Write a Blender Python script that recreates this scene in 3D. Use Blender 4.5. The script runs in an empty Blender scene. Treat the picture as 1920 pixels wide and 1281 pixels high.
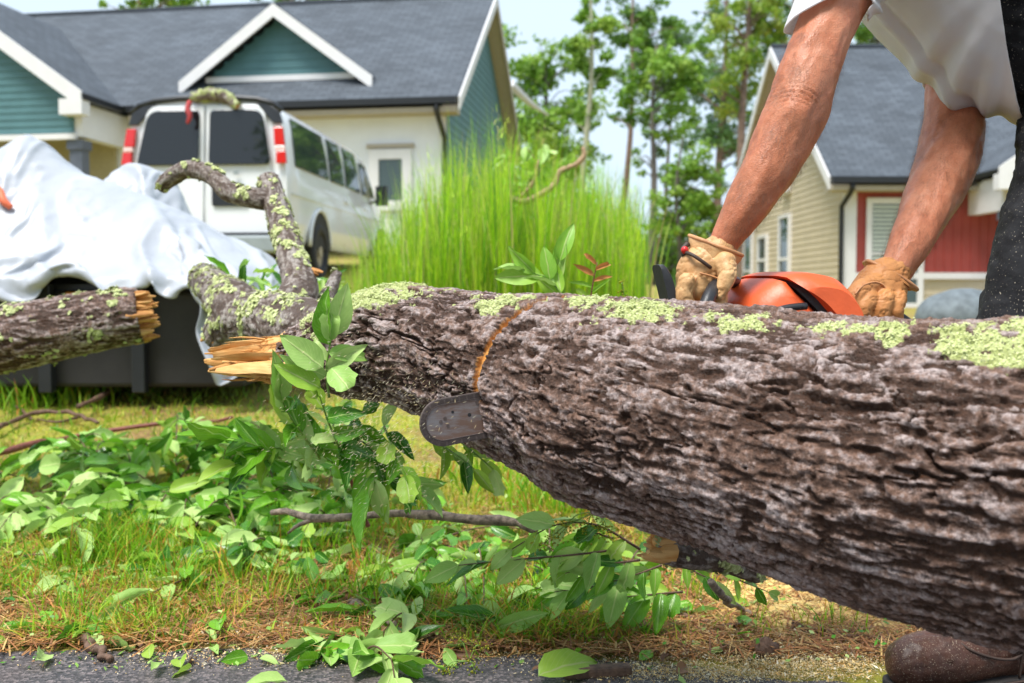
import bpy, math, random
import numpy as np
from mathutils import Vector, Matrix, noise as mnoise

random.seed(7)
RNG = np.random.default_rng(11)
sc = bpy.context.scene
COL = sc.collection
R = math.radians

# ------------------------------------------------------------------ camera
F = 1867.0                       # focal length in photo pixels (35 mm on full frame)
CAMZ = 0.67
PITCH = math.atan(90.5 / F)      # looking slightly down, horizon near y=550
cam_d = bpy.data.cameras.new('camera')
cam = bpy.data.objects.new('camera', cam_d)
COL.objects.link(cam)
cam.location = (0, 0, CAMZ)
cam.rotation_euler = (math.pi / 2 - PITCH, 0, 0)
cam_d.sensor_width = 36.0
cam_d.lens = 36.0 * F / 1920.0
cam_d.clip_start = 0.05
cam_d.clip_end = 2000
cam_d.dof.use_dof = True
cam_d.dof.focus_distance = 1.60
cam_d.dof.aperture_fstop = 5.0
sc.camera = cam

# ------------------------------------------------------------------ sky, sun, exposure
SUN_EL, SUN_AZ = R(66), R(-140)          # azimuth from +Y (away from camera), clockwise
world = bpy.data.worlds.new('World')
sc.world = world
world.use_nodes = True
wn = world.node_tree
wn.nodes.clear()
w_out = wn.nodes.new('ShaderNodeOutputWorld')
w_bg = wn.nodes.new('ShaderNodeBackground')
w_sky = wn.nodes.new('ShaderNodeTexSky')
w_sky.sky_type = 'NISHITA'
w_sky.sun_disc = False
w_sky.sun_elevation = SUN_EL
w_sky.sun_rotation = SUN_AZ
w_sky.air_density = 1.0
w_sky.dust_density = 2.0
w_mix = wn.nodes.new('ShaderNodeMixRGB')          # thin bright overcast over the blue
w_mix.inputs['Fac'].default_value = 0.86
w_mix.inputs['Color2'].default_value = (5.6, 6.7, 7.9, 1)
w_bg.inputs['Strength'].default_value = 0.10
wn.links.new(w_sky.outputs[0], w_mix.inputs['Color1'])
wn.links.new(w_mix.outputs[0], w_bg.inputs['Color'])
wn.links.new(w_bg.outputs[0], w_out.inputs['Surface'])

sun_d = bpy.data.lights.new('sun', 'SUN')
sun_d.energy = 3.3
sun_d.angle = R(22)
sun_d.color = (1.0, 0.965, 0.915)
sun = bpy.data.objects.new('sun', sun_d)
COL.objects.link(sun)
_sd = Vector((math.sin(SUN_AZ) * math.cos(SUN_EL), math.cos(SUN_AZ) * math.cos(SUN_EL), math.sin(SUN_EL)))
sun.rotation_euler = _sd.to_track_quat('Z', 'Y').to_euler()
sun.location = (0, 0, 30)

vs = sc.view_settings
vs.view_transform = 'Standard'
vs.look = 'None'
vs.exposure = 0.72
vs.gamma = 1.0
vs.use_curve_mapping = False

# ------------------------------------------------------------------ pixel -> place helpers
_fw = np.array([0, math.cos(PITCH), -math.sin(PITCH)])
_up = np.array([0, math.sin(PITCH), math.cos(PITCH)])
_rt = np.array([1.0, 0, 0])
_cp = np.array([0, 0, CAMZ])
def P(px, py, d):
    """place seen at photo pixel (px,py), d metres in front of the lens"""
    return _cp + d * (_fw + _rt * ((px - 960) / F) + _up * ((640.5 - py) / F))
def PX(p):
    q = np.asarray(p) - _cp
    d = q @ _fw
    return 960 + F * (q @ _rt) / d, 640.5 - F * (q @ _up) / d, d

def smooth(a, b, x):
    t = np.clip((np.asarray(x, float) - a) / (b - a), 0, 1)
    return t * t * (3 - 2 * t)
def ground(x, y):
    x = np.asarray(x, float); y = np.asarray(y, float)
    def ramp(v): return 0.5 * (v + np.sqrt(v * v + 0.25)) 
    zl = 0.08 * (ramp(y - 2.7) - ramp(y - 21.0)) + 0.01 * ramp(y - 21)
    zr = 0.018 * (ramp(y - 3.0)) * (1 - smooth(60, 200, y))
    b = smooth(0.5, 5.0, x)
    z = zl * (1 - b) + zr * b
    far = smooth(60, 160, y)
    z = z * (1 - far) + 0.3 * far
    z = z + 0.012 * np.sin(x * 3.1 + 1.3) * np.sin(y * 2.7) * smooth(2.2, 3.0, y)
    return z - 0.004
def G(px, py, lift=0.0):
    """ground point seen at pixel"""
    lo, hi = 0.8, 60.0
    d = lo
    while d < hi:
        p = P(px, py, d)
        if p[2] <= ground(p[0], p[1]) + lift: break
        d *= 1.06
    a, b = d / 1.06, d
    for _ in range(9):
        d = (a + b) / 2; p = P(px, py, d)
        if p[2] <= ground(p[0], p[1]) + lift: b = d
        else: a = d
    p = P(px, py, b)
    return np.array([p[0], p[1], float(ground(p[0], p[1])) + lift])

# ------------------------------------------------------------------ numpy noise
def _hash3(ix, iy, iz, seed=0):
    h = (ix.astype(np.uint32) * np.uint32(374761393) + iy.astype(np.uint32) * np.uint32(668265263)
         + iz.astype(np.uint32) * np.uint32(2147483647) + np.uint32((seed * 1274126177) & 0xffffffff))
    h = (h ^ (h >> np.uint32(13))) * np.uint32(1274126177)
    h = (h ^ (h >> np.uint32(16))) * np.uint32(2246822519)
    return h ^ (h >> np.uint32(15))
def vnoise(p, seed=0):
    """smooth value noise, -1..1, p is (n,3)"""
    p = np.asarray(p, float)
    i = np.floor(p).astype(np.int64); f = p - i
    u = f * f * f * (f * (f * 6 - 15) + 10)
    out = 0
    for dx in (0, 1):
        for dy in (0, 1):
            for dz in (0, 1):
                h = _hash3(i[:, 0] + dx, i[:, 1] + dy, i[:, 2] + dz, seed) / 4294967295.0
                w = ((u[:, 0] if dx else 1 - u[:, 0]) * (u[:, 1] if dy else 1 - u[:, 1]) * (u[:, 2] if dz else 1 - u[:, 2]))
                out = out + w * h
    return out * 2 - 1
def fbm(p, oct=4, seed=0, gain=0.5):
    a, s, t = 1.0, 0, 0
    p = np.asarray(p, float)
    for k in range(oct):
        s = s + a * vnoise(p * (2.03 ** k) + 17.3 * k, seed + k); t += a; a *= gain
    return s / t
def worley(p, seed=0):
    p = np.asarray(p, float)
    i = np.floor(p).astype(np.int64)
    n = len(p)
    f1 = np.full(n, 9.0); f2 = np.full(n, 9.0); idr = np.zeros(n)
    for dx in (-1, 0, 1):
        for dy in (-1, 0, 1):
            for dz in (-1, 0, 1):
                c = i + np.array([dx, dy, dz])
                h1 = _hash3(c[:, 0], c[:, 1], c[:, 2], seed)
                h2 = _hash3(c[:, 0], c[:, 1], c[:, 2], seed + 91)
                h3 = _hash3(c[:, 0], c[:, 1], c[:, 2], seed + 173)
                q = c + np.stack([h1, h2, h3], 1) / 4294967295.0
                d = np.sqrt(((q - p) ** 2).sum(1))
                near = d < f1
                f2 = np.where(near, f1, np.minimum(f2, d))
                idr = np.where(near, (h1 % np.uint32(1009)) / 1009.0, idr)
                f1 = np.where(near, d, f1)
    return f1, f2, idr

# ------------------------------------------------------------------ mesh helpers
def mesh_from(name, v, f, smoothed=False):
    me = bpy.data.meshes.new(name)
    v = np.asarray(v, float)
    me.from_pydata([tuple(q) for q in v], [], [tuple(int(i) for i in q) for q in f])
    me.update()
    if smoothed:
        me.polygons.foreach_set('use_smooth', [True] * len(me.polygons))
    return me
def mesh_np(name, v, quads=None, tris=None, smoothed=False):
    """fast builder for big numpy meshes"""
    v = np.asarray(v, np.float32)
    me = bpy.data.meshes.new(name)
    parts, starts, n = [], [], 0
    tot = []
    if quads is not None and len(quads):
        parts.append(np.asarray(quads, np.int32).ravel()); tot.append(np.full(len(quads), 4, np.int32))
    if tris is not None and len(tris):
        parts.append(np.asarray(tris, np.int32).ravel()); tot.append(np.full(len(tris), 3, np.int32))
    idx = np.concatenate(parts); tot = np.concatenate(tot)
    st = np.concatenate([[0], np.cumsum(tot)[:-1]]).astype(np.int32)
    me.vertices.add(len(v)); me.vertices.foreach_set('co', v.ravel())
    me.loops.add(len(idx)); me.loops.foreach_set('vertex_index', idx)
    me.polygons.add(len(tot)); me.polygons.foreach_set('loop_start', st); me.polygons.foreach_set('loop_total', tot)
    if smoothed:
        me.polygons.foreach_set('use_smooth', np.ones(len(tot), bool))
    me.update(calc_edges=True)
    me.validate()
    return me
def attr(me, name, vals):
    a = me.attributes.new(name, 'FLOAT', 'POINT')
    a.data.foreach_set('value', np.asarray(vals, np.float32))
def attr_col(me, name, cols):
    a = me.attributes.new(name, 'FLOAT_COLOR', 'POINT')
    c = np.ones((len(cols), 4), np.float32); c[:, :3] = cols
    a.data.foreach_set('color', c.ravel())

def tag(o, label=None, cat=None, group=None, kind=None):
    if label: o['label'] = label
    if cat: o['category'] = cat
    if group: o['group'] = group
    if kind: o['kind'] = kind
    return o
def obj(name, me, mat=None, parent=None, label=None, cat=None, group=None, kind=None, loc=None, rot=None, scale=None):
    o = bpy.data.objects.new(name, me)
    COL.objects.link(o)
    if mat is not None and me is not None and not me.materials:
        me.materials.append(mat)
    if loc is not None: o.location = loc
    if rot is not None: o.rotation_euler = rot
    if scale is not None: o.scale = scale if hasattr(scale, '__len__') else (scale,) * 3
    if parent is not None:
        o.parent = parent
    return tag(o, label, cat, group, kind)
def empty(name, loc=(0, 0, 0), rot=(0, 0, 0), **kw):
    return obj(name, None, loc=loc, rot=rot, **kw)
def local(parent, v):
    """world verts -> verts in the frame of an unrotated parent at parent.location"""
    return np.asarray(v, float) - np.array(parent.location)

class MB:
    """collects shapes, builds one mesh"""
    def __init__(s): s.v = []; s.f = []
    def add(s, v, f):
        n = len(s.v); s.v += [tuple(q) for q in v]; s.f += [tuple(i + n for i in q) for q in f]; return s
    def box(s, x0, x1, y0, y1, z0, z1):
        v = [(x0, y0, z0), (x1, y0, z0), (x1, y1, z0), (x0, y1, z0), (x0, y0, z1), (x1, y0, z1), (x1, y1, z1), (x0, y1, z1)]
        return s.add(v, [(0, 3, 2, 1), (4, 5, 6, 7), (0, 1, 5, 4), (1, 2, 6, 5), (2, 3, 7, 6), (3, 0, 4, 7)])
    def prism(s, poly, axis, a, b):
        """poly: list of 2-d points; axis: 0,1,2 extruded from a to b"""
        def mk(p, t):
            q = list(p); q.insert(axis, t); return tuple(q)
        n = len(poly)
        v = [mk(p, a) for p in poly] + [mk(p, b) for p in poly]
        f = [tuple(range(n))[::-1], tuple(range(n, 2 * n))]
        f += [(i, (i + 1) % n, n + (i + 1) % n, n + i) for i in range(n)]
        return s.add(v, f)
    def tube(s, pts, r, n=8):
        v, f = tube(pts, r, n); return s.add(v, f)
    def mesh(s, name, smoothed=False):
        import bmesh
        me = mesh_from(name, s.v, s.f, smoothed)
        bm = bmesh.new(); bm.from_mesh(me); bmesh.ops.recalc_face_normals(bm, faces=bm.faces); bm.to_mesh(me); bm.free()
        return me
    def build(s, name, mat, parent=None, smoothed=False, bevel=0, **kw):
        o = obj(name, s.mesh(name, smoothed), mat, parent, **kw)
        if bevel:
            m = o.modifiers.new('bevel', 'BEVEL'); m.width = bevel; m.segments = 2; m.limit_method = 'ANGLE'
        return o

def resample(pts, n, extra=None):
    """Catmull-Rom resample of a polyline (optionally with radii columns)"""
    pts = np.asarray(pts, float)
    if extra is not None: pts = np.hstack([pts, np.asarray(extra, float).reshape(len(pts), -1)])
    m = len(pts)
    if m == 2:
        t = np.linspace(0, 1, n)[:, None]; return pts[0] * (1 - t) + pts[1] * t
    q = np.vstack([2 * pts[0] - pts[1], pts, 2 * pts[-1] - pts[-2]])
    seg = np.linalg.norm(np.diff(pts[:, :3], axis=0), axis=1); cum = np.concatenate([[0], np.cumsum(seg)])
    s = np.linspace(0, cum[-1], n)
    k = np.clip(np.searchsorted(cum, s, side='right') - 1, 0, m - 2)
    t = ((s - cum[k]) / np.maximum(seg[k], 1e-9))[:, None]
    p0, p1, p2, p3 = q[k], q[k + 1], q[k + 2], q[k + 3]
    return 0.5 * (2 * p1 + (p2 - p0) * t + (2 * p0 - 5 * p1 + 4 * p2 - p3) * t * t + (3 * p1 - p0 - 3 * p2 + p3) * t ** 3)
def frames(pts, hint=(0, 0, 1)):
    pts = np.asarray(pts, float)
    T = np.gradient(pts, axis=0); T /= np.linalg.norm(T, axis=1)[:, None] + 1e-12
    N = np.zeros_like(T); h = np.array(hint, float)
    for i in range(len(pts)):
        v = h - T[i] * (h @ T[i])
        if np.linalg.norm(v) < 1e-4:
            v = np.array([1.0, 0.3, 0]); v = v - T[i] * (v @ T[i])
        N[i] = v / np.linalg.norm(v); h = N[i]
    B = np.cross(T, N)
    return T, N, B
def tube(pts, r, n=8, hint=(0, 0, 1), cap=True):
    """swept tube; r: scalar, (m,) or (m,2) radii along N and B"""
    pts = np.asarray(pts, float); m = len(pts)
    r = np.asarray(r, float)
    if r.ndim == 0: r = np.full((m, 2), float(r))
    if r.ndim == 1: r = np.stack([r, r], 1)
    T, N, B = frames(pts, hint)
    a = np.linspace(0, 2 * np.pi, n, endpoint=False)
    v = (pts[:, None, :] + N[:, None, :] * (np.cos(a)[None, :, None] * r[:, 0][:, None, None])
         + B[:, None, :] * (np.sin(a)[None, :, None] * r[:, 1][:, None, None])).reshape(-1, 3)
    f = []
    for i in range(m - 1):
        for j in range(n):
            k = (j + 1) % n
            f.append((i * n + j, i * n + k, (i + 1) * n + k, (i + 1) * n + j))
    v = list(map(tuple, v))
    if cap:
        v.append(tuple(pts[0])); v.append(tuple(pts[-1])); c0, c1 = len(v) - 2, len(v) - 1
        for j in range(n):
            k = (j + 1) % n
            f.append((c0, k, j)); f.append((c1, (m - 1) * n + j, (m - 1) * n + k))
    return v, f
def ctube(pts, r, n=12, m=24, hint=(0, 0, 1), cap=True):
    """smooth tube through control points with radii"""
    r = np.asarray(r, float)
    if r.ndim == 0: r = np.full(len(pts), float(r))
    q = resample(pts, m, r)
    rr = q[:, 3:]
    return tube(q[:, :3], np.maximum(rr[:, 0] if rr.shape[1] == 1 else rr, 1e-4), n, hint, cap)
def ball(c, r, n=12, m=8):
    r = np.asarray(r, float) * np.ones(3)
    v = []; f = []
    for i in range(m + 1):
        th = np.pi * i / m
        for j in range(n):
            ph = 2 * np.pi * j / n
            v.append((c[0] + r[0] * math.sin(th) * math.cos(ph), c[1] + r[1] * math.sin(th) * math.sin(ph), c[2] + r[2] * math.cos(th)))
    for i in range(m):
        for j in range(n):
            k = (j + 1) % n
            f.append((i * n + j, (i + 1) * n + j, (i + 1) * n + k, i * n + k))
    return v, f
def evaluated(o):
    dg = bpy.context.evaluated_depsgraph_get()
    me = bpy.data.meshes.new_from_object(o.evaluated_get(dg))
    return me
def union(name, mb, voxel, smooth_it=6, fac=0.5):
    """voxel-remeshed union of a MB: one continuous surface"""
    me = mb.mesh(name)
    o = bpy.data.objects.new('tmp', me); COL.objects.link(o)
    m = o.modifiers.new('r', 'REMESH'); m.mode = 'VOXEL'; m.voxel_size = voxel; m.use_smooth_shade = True
    if smooth_it:
        s = o.modifiers.new('s', 'SMOOTH'); s.factor = fac; s.iterations = smooth_it
    out = evaluated(o)
    bpy.data.objects.remove(o); bpy.data.meshes.remove(me)
    out.name = name
    out.polygons.foreach_set('use_smooth', [True] * len(out.polygons))
    return out
def verts_of(me):
    v = np.zeros(len(me.vertices) * 3, np.float32); me.vertices.foreach_get('co', v); return v.reshape(-1, 3).astype(float)
def normals_of(me):
    v = np.zeros(len(me.vertices) * 3, np.float32); me.vertices.foreach_get('normal', v); return v.reshape(-1, 3).astype(float)
def set_verts(me, v):
    me.vertices.foreach_set('co', np.asarray(v, np.float32).ravel()); me.update()

# ------------------------------------------------------------------ materials
class NT:
    def __init__(s, name):
        s.m = bpy.data.materials.new(name); s.m.use_nodes = True
        s.t = s.m.node_tree; s.t.nodes.clear()
        s.out = s.t.nodes.new('ShaderNodeOutputMaterial')
    def n(s, kind, props=None, **inp):
        nd = s.t.nodes.new('ShaderNode' + kind)
        for k, v in (props or {}).items(): setattr(nd, k, v)
        for k, v in inp.items():
            key = k.replace('_', ' ')
            sock = nd.inputs[int(k[1:])] if k[0] == 'i' and k[1:].isdigit() else nd.inputs[key]
            s.put(sock, v)
        return nd
    def put(s, sock, v):
        if isinstance(v, bpy.types.NodeSocket): s.t.links.new(v, sock)
        elif isinstance(v, bpy.types.Node): s.t.links.new(v.outputs[0], sock)
        else:
            if hasattr(v, '__len__') and len(v) == 3 and sock.type == 'RGBA': v = (*v, 1)
            sock.default_value = v
    def mix(s, fac, a, b, mode='MIX'):
        return s.n('MixRGB', {'blend_type': mode}, Fac=fac, Color1=a, Color2=b)
    def ramp(s, fac, stops, interp='LINEAR'):
        r = s.n('ValToRGB'); s.put(r.inputs[0], fac)
        r.color_ramp.interpolation = interp
        e = r.color_ramp.elements
        while len(e) < len(stops): e.new(0.5)
        for q, (p, c) in zip(e, stops):
            q.position = p; q.color = (*c, 1) if hasattr(c, '__len__') else (c, c, c, 1)
        return r
    def math(s, op, a, b=None, clamp=False):
        nd = s.n('Math', {'operation': op, 'use_clamp': clamp}); s.put(nd.inputs[0], a)
        if b is not None: s.put(nd.inputs[1], b)
        return nd
    def coord(s, which='Object'): return s.n('TexCoord').outputs[which]
    def mapping(s, vec, scale=(1, 1, 1), rot=(0, 0, 0)):
        return s.n('Mapping', Vector=vec, Scale=scale, Rotation=rot)
    def noise(s, vec=None, scale=5, detail=4, rough=0.55, dist=0.0):
        nd = s.n('TexNoise', Scale=scale, Detail=detail, Roughness=rough, Distortion=dist)
        if vec is not None: s.put(nd.inputs['Vector'], vec)
        return nd
    def bump(s, h, strength=0.3, dist=0.01, normal=None):
        b = s.n('Bump', Strength=strength, Distance=dist, Height=h)
        if normal is not None: s.put(b.inputs['Normal'], normal)
        return b
    def pbr(s, color, rough=0.6, bump=None, metal=0.0, spec=0.5, **kw):
        b = s.n('BsdfPrincipled'); s.put(b.inputs['Base Color'], color); s.put(b.inputs['Roughness'], rough)
        s.put(b.inputs['Metallic'], metal); s.put(b.inputs['Specular IOR Level'], spec)
        if bump is not None: s.put(b.inputs['Normal'], bump)
        for k, v in kw.items(): s.put(b.inputs[k.replace('_', ' ')], v)
        return b
    def done(s, shader):
        s.t.links.new(shader.outputs[0] if isinstance(shader, bpy.types.Node) else shader, s.out.inputs['Surface'])
        return s.m

def plain(name, col, rough=0.6, var=0.12, scale=8, bump=0.0, bscale=60, metal=0.0, spec=0.5, coat=0.0):
    t = NT(name); c = t.coord()
    n1 = t.noise(c, scale, 5, 0.6)
    lo = tuple(x * (1 - var) for x in col); hi = tuple(min(1, x * (1 + var)) for x in col)
    r = t.ramp(n1.outputs['Fac'], [(0.3, lo), (0.7, hi)])
    bp = None
    if bump:
        bp = t.bump(t.noise(c, bscale, 3).outputs['Fac'], bump, 0.005)
    sh = t.pbr(r.outputs[0], rough, bp, metal, spec)
    if coat: sh.inputs['Coat Weight'].default_value = coat
    return t.done(sh)

def make_mats():
    M = {}
    # --- bark: grey-violet outer scales, brown inner bark, pale green lichen, fresh orange kerf
    def bark(name, outer1, mid, outer2, inner, rough_lo=0.42):
        t = NT(name); c = t.coord()
        h = t.n('Attribute', {'attribute_name': 'h'}).outputs['Fac']
        li = t.n('Attribute', {'attribute_name': 'lichen'}).outputs['Fac']
        ke = t.n('Attribute', {'attribute_name': 'kerf'}).outputs['Fac']
        n1 = t.noise(c, 7, 6, 0.65).outputs['Fac']
        n2 = t.noise(c, 150, 5, 0.75).outputs['Fac']
        n3 = t.noise(c, 30, 6, 0.75, 0.8).outputs['Fac']
        n4 = t.noise(c, 70, 5, 0.7, 0.4).outputs['Fac']
        zone = t.math('MULTIPLY', t.math('SUBTRACT', n1, 0.5), 0.75)
        oc = t.ramp(t.math('ADD', n4, zone), [(0.29, outer1), (0.44, mid), (0.63, outer2)])
        oc2 = t.mix(t.ramp(n3, [(0.50, 0), (0.60, 0.8)]).outputs[0], oc, t.mix(n1, outer1, mid).outputs[0])
        flake = t.ramp(n2, [(0.30, 0.45), (0.5, 1.0), (0.70, 1.5)])
        oc3 = t.mix(1.0, oc2.outputs[0], flake.outputs[0], 'MULTIPLY')
        hm = t.math('ADD', h, t.math('MULTIPLY', t.math('SUBTRACT', n2, 0.5), 0.5))
        hr = t.ramp(hm, [(0.30, 0), (0.56, 1)])
        inn = t.mix(1.0, inner, t.ramp(n2, [(0.3, 0.6), (0.7, 1.5)]).outputs[0], 'MULTIPLY')
        bc = t.mix(hr.outputs[0], inn.outputs[0], oc3.outputs[0])
        # lichen
        ln = t.noise(c, 160, 4, 0.7).outputs['Fac']
        lc = t.ramp(ln, [(0.3, (0.33, 0.38, 0.11)), (0.5, (0.52, 0.57, 0.22)), (0.75, (0.66, 0.69, 0.38))])
        lm = t.math('ADD', li, t.math('MULTIPLY', t.math('SUBTRACT', t.noise(c, 110, 5, 0.75).outputs['Fac'], 0.5), 0.9))
        lr = t.ramp(lm, [(0.46, 0), (0.56, 1)])
        bc2 = t.mix(lr.outputs[0], bc.outputs[0], lc.outputs[0])
        kc = t.ramp(n2, [(0.3, (0.66, 0.24, 0.03)), (0.7, (0.90, 0.46, 0.12))])
        bc3 = t.mix(ke, bc2.outputs[0], kc.outputs[0])
        rg = t.mix(lr.outputs[0], t.ramp(n4, [(0.35, 0.75), (0.6, rough_lo)]).outputs[0], (0.9, 0.9, 0.9))
        fine = t.math('ADD', t.math('MULTIPLY', n2, 0.7), t.math('MULTIPLY', t.noise(c, 260, 3, 0.6).outputs['Fac'], 0.4))
        bp = t.bump(fine, 0.9, 0.008)
        return t.done(t.pbr(bc3.outputs[0], rg.outputs[0], bp, spec=0.5))
    M['bark'] = bark('wet_bark', (0.085, 0.037, 0.019), (0.225, 0.132, 0.094), (0.50, 0.405, 0.385), (0.058, 0.024, 0.011), 0.22)
    M['limb_bark'] = bark('limb_bark', (0.12, 0.08, 0.06), (0.26, 0.21, 0.18), (0.42, 0.38, 0.34), (0.085, 0.052, 0.036), 0.5)
    # --- fresh splintered wood
    t = NT('fresh_wood'); c = t.coord()
    g = t.noise(t.mapping(c, (18, 18, 140)).outputs[0], 1.0, 5, 0.6).outputs['Fac']
    g2 = t.noise(c, 14, 4).outputs['Fac']
    col = t.ramp(t.math('ADD', t.math('ADD', t.math('MULTIPLY', g, 0.6), t.math('MULTIPLY', g2, 0.5)), t.math('MULTIPLY', t.math('SUBTRACT', t.n('ObjectInfo').outputs['Random'], 0.5), 0.3)),
                 [(0.30, (0.34, 0.12, 0.022)), (0.52, (0.60, 0.29, 0.075)), (0.76, (0.76, 0.48, 0.19))])
    M['wood'] = t.done(t.pbr(col.outputs[0], 0.7, t.bump(g, 0.5, 0.004)))
    # --- leaves (uv: u across, v along)
    def leaf(name, c1, c2, rib, rough=0.35, trans=0.25):
        t = NT(name)
        uv = t.n('UVMap').outputs[0]
        sx = t.n('SeparateXYZ', Vector=uv)
        du = t.math('ABSOLUTE', t.math('SUBTRACT', sx.outputs[0], 0.5))
        ribm = t.ramp(du, [(0.015, 1), (0.045, 0)])
        ph = t.math('ADD', t.math('MULTIPLY', sx.outputs[1], 58), t.math('MULTIPLY', du, -46))
        vein = t.ramp(t.math('SINE', ph), [(0.86, 0), (1.0, 0.35)])
        rnd = t.n('ObjectInfo').outputs['Random']
        n = t.noise(t.coord(), 9, 4, 0.6).outputs['Fac']
        k = t.math('ADD', t.math('MULTIPLY', rnd, 0.65), t.math('MULTIPLY', n, 0.45))
        base = t.ramp(k, [(0.15, c1), (0.85, c2)])
        a = t.mix(vein.outputs[0], base.outputs[0], rib)
        b = t.mix(ribm.outputs[0], a.outputs[0], rib)
        bp = t.bump(t.math('ADD', t.math('MULTIPLY', vein.outputs[0], 0.7), ribm.outputs[0]), 0.35, 0.003)
        sh = t.pbr(b.outputs[0], rough, bp)
        tr = t.n('BsdfTranslucent', Color=b.outputs[0])
        return t.done(t.n('MixShader', i0=trans, i1=sh.outputs[0], i2=tr.outputs[0]))
    M['leaf_top'] = leaf('leaf_upper_side', (0.020, 0.14, 0.010), (0.20, 0.48, 0.022), (0.32, 0.55, 0.12), 0.26)
    M['leaf_under'] = leaf('leaf_pale_underside', (0.27, 0.52, 0.08), (0.50, 0.68, 0.22), (0.58, 0.72, 0.26), 0.5)
    M['leaf_lime'] = leaf('leaf_lime', (0.18, 0.46, 0.03), (0.40, 0.60, 0.07), (0.5, 0.62, 0.2), 0.42, 0.35)
    M['leaf_dry'] = leaf('leaf_brown', (0.15, 0.07, 0.035), (0.33, 0.17, 0.08), (0.3, 0.17, 0.09), 0.6, 0.1)
    M['leaf_red'] = leaf('leaf_rust', (0.5, 0.16, 0.05), (0.6, 0.28, 0.08), (0.6, 0.3, 0.1), 0.5, 0.3)
    # --- vertex coloured vegetation
    def vcol(name, rough=0.5, trans=0.3, spec=0.4):
        t = NT(name)
        a = t.n('Attribute', {'attribute_name': 'Col'}).outputs['Color']
        sh = t.pbr(a, rough, spec=spec)
        if trans:
            tr = t.n('BsdfTranslucent', Color=a)
            sh = t.n('MixShader', i0=trans, i1=sh.outputs[0], i2=tr.outputs[0])
        return t.done(sh)
    M['blades'] = vcol('grass_blades', 0.45, 0.35)
    M['litter'] = vcol('dry_litter', 0.75, 0.0)
    M['foliage'] = vcol('tree_foliage', 0.5, 0.3)
    # --- ground: soil, thatch, sawdust veil
    t = NT('lawn_soil'); c = t.coord()
    n1 = t.noise(c, 3.2, 6, 0.65).outputs['Fac']; n2 = t.noise(c, 38, 6, 0.7).outputs['Fac']
    a = t.ramp(n2, [(0.25, (0.075, 0.042, 0.020)), (0.5, (0.26, 0.16, 0.055)), (0.75, (0.50, 0.34, 0.11))])
    b = t.ramp(n2, [(0.25, (0.13, 0.15, 0.012)), (0.55, (0.36, 0.36, 0.035)), (0.8, (0.58, 0.48, 0.08))])
    m = t.mix(t.ramp(n1, [(0.40, 0), (0.6, 1)]).outputs[0], a, b)
    M['soil'] = t.done(t.pbr(m.outputs[0], 0.9, t.bump(n2, 0.8, 0.02)))
    # --- asphalt
    t = NT('asphalt'); c = t.coord()
    v = t.n('TexVoronoi', Vector=c, Scale=170.0)
    n1 = t.noise(c, 6, 5).outputs['Fac']
    st = t.ramp(t.n('SeparateColor', Color=v.outputs['Color']).outputs[0], [(0.0, (0.022, 0.022, 0.027)), (0.6, (0.075, 0.07, 0.075)), (0.9, (0.19, 0.16, 0.16))])
    a = t.mix(t.ramp(n1, [(0.35, 0.0), (0.7, 0.45)]).outputs[0], st, (0.10, 0.072, 0.062))
    M['asphalt'] = t.done(t.pbr(a.outputs[0], t.ramp(n1, [(0.3, 0.38), (0.7, 0.7)]).outputs[0], t.bump(v.outputs['Distance'], 0.7, 0.004)))
    # --- skin
    t = NT('tanned_skin'); c = t.coord()
    n1 = t.noise(c, 16, 5, 0.6).outputs['Fac']; n2 = t.noise(c, 260, 3, 0.6).outputs['Fac']; n3 = t.noise(c, 60, 4, 0.6).outputs['Fac']
    col = t.ramp(t.math('ADD', t.math('MULTIPLY', n1, 0.7), t.math('MULTIPLY', n3, 0.3)), [(0.32, (0.42, 0.125, 0.055)), (0.5, (0.53, 0.190, 0.095)), (0.68, (0.60, 0.255, 0.145))])
    fre = t.ramp(t.noise(c, 150, 2).outputs['Fac'], [(0.68, 0), (0.76, 0.25)])
    col = t.mix(fre.outputs[0], col, (0.25, 0.08, 0.035))
    vz = t.n('TexVoronoi', Vector=c, Scale=420.0)
    bp = t.bump(t.math('ADD', n2, t.math('MULTIPLY', vz.outputs['Distance'], 0.6)), 0.28, 0.003)
    sh = t.pbr(col.outputs[0], t.ramp(n3, [(0.3, 0.38), (0.7, 0.55)]).outputs[0], bp, spec=0.45)
    sh.inputs['Subsurface Weight'].default_value = 0.12
    sh.inputs['Subsurface Radius'].default_value = (0.012, 0.004, 0.002)
    sh.inputs['Subsurface Scale'].default_value = 0.6
    M['skin'] = t.done(sh)
    M['hair'] = plain('body_hair', (0.15, 0.07, 0.038), 0.5)
    # --- cotton, denim, leather
    t = NT('white_cotton'); c = t.coord()
    wv = t.n('TexWave', {'wave_type': 'BANDS'}, Vector=c, Scale=420.0)
    wv2 = t.n('TexWave', {'wave_type': 'BANDS', 'bands_direction': 'Z'}, Vector=c, Scale=420.0)
    n1 = t.noise(c, 9, 4).outputs['Fac']
    col = t.ramp(n1, [(0.3, (0.82, 0.81, 0.83)), (0.7, (0.86, 0.86, 0.88))])
    sh = t.pbr(col.outputs[0], 0.9, t.bump(t.math('ADD', wv.outputs['Fac'], wv2.outputs['Fac']), 0.12, 0.002), spec=0.2)
    tr = t.n('BsdfTranslucent', Color=(0.86, 0.83, 0.83))
    M['cotton'] = t.done(t.n('MixShader', i0=0.38, i1=sh.outputs[0], i2=tr.outputs[0]))
    t = NT('black_trousers'); c = t.coord()
    n1 = t.noise(c, 24, 5).outputs['Fac']; sp = t.noise(c, 300, 2, 0.5).outputs['Fac']
    col = t.ramp(n1, [(0.3, (0.006, 0.006, 0.008)), (0.7, (0.022, 0.023, 0.026))])
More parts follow.
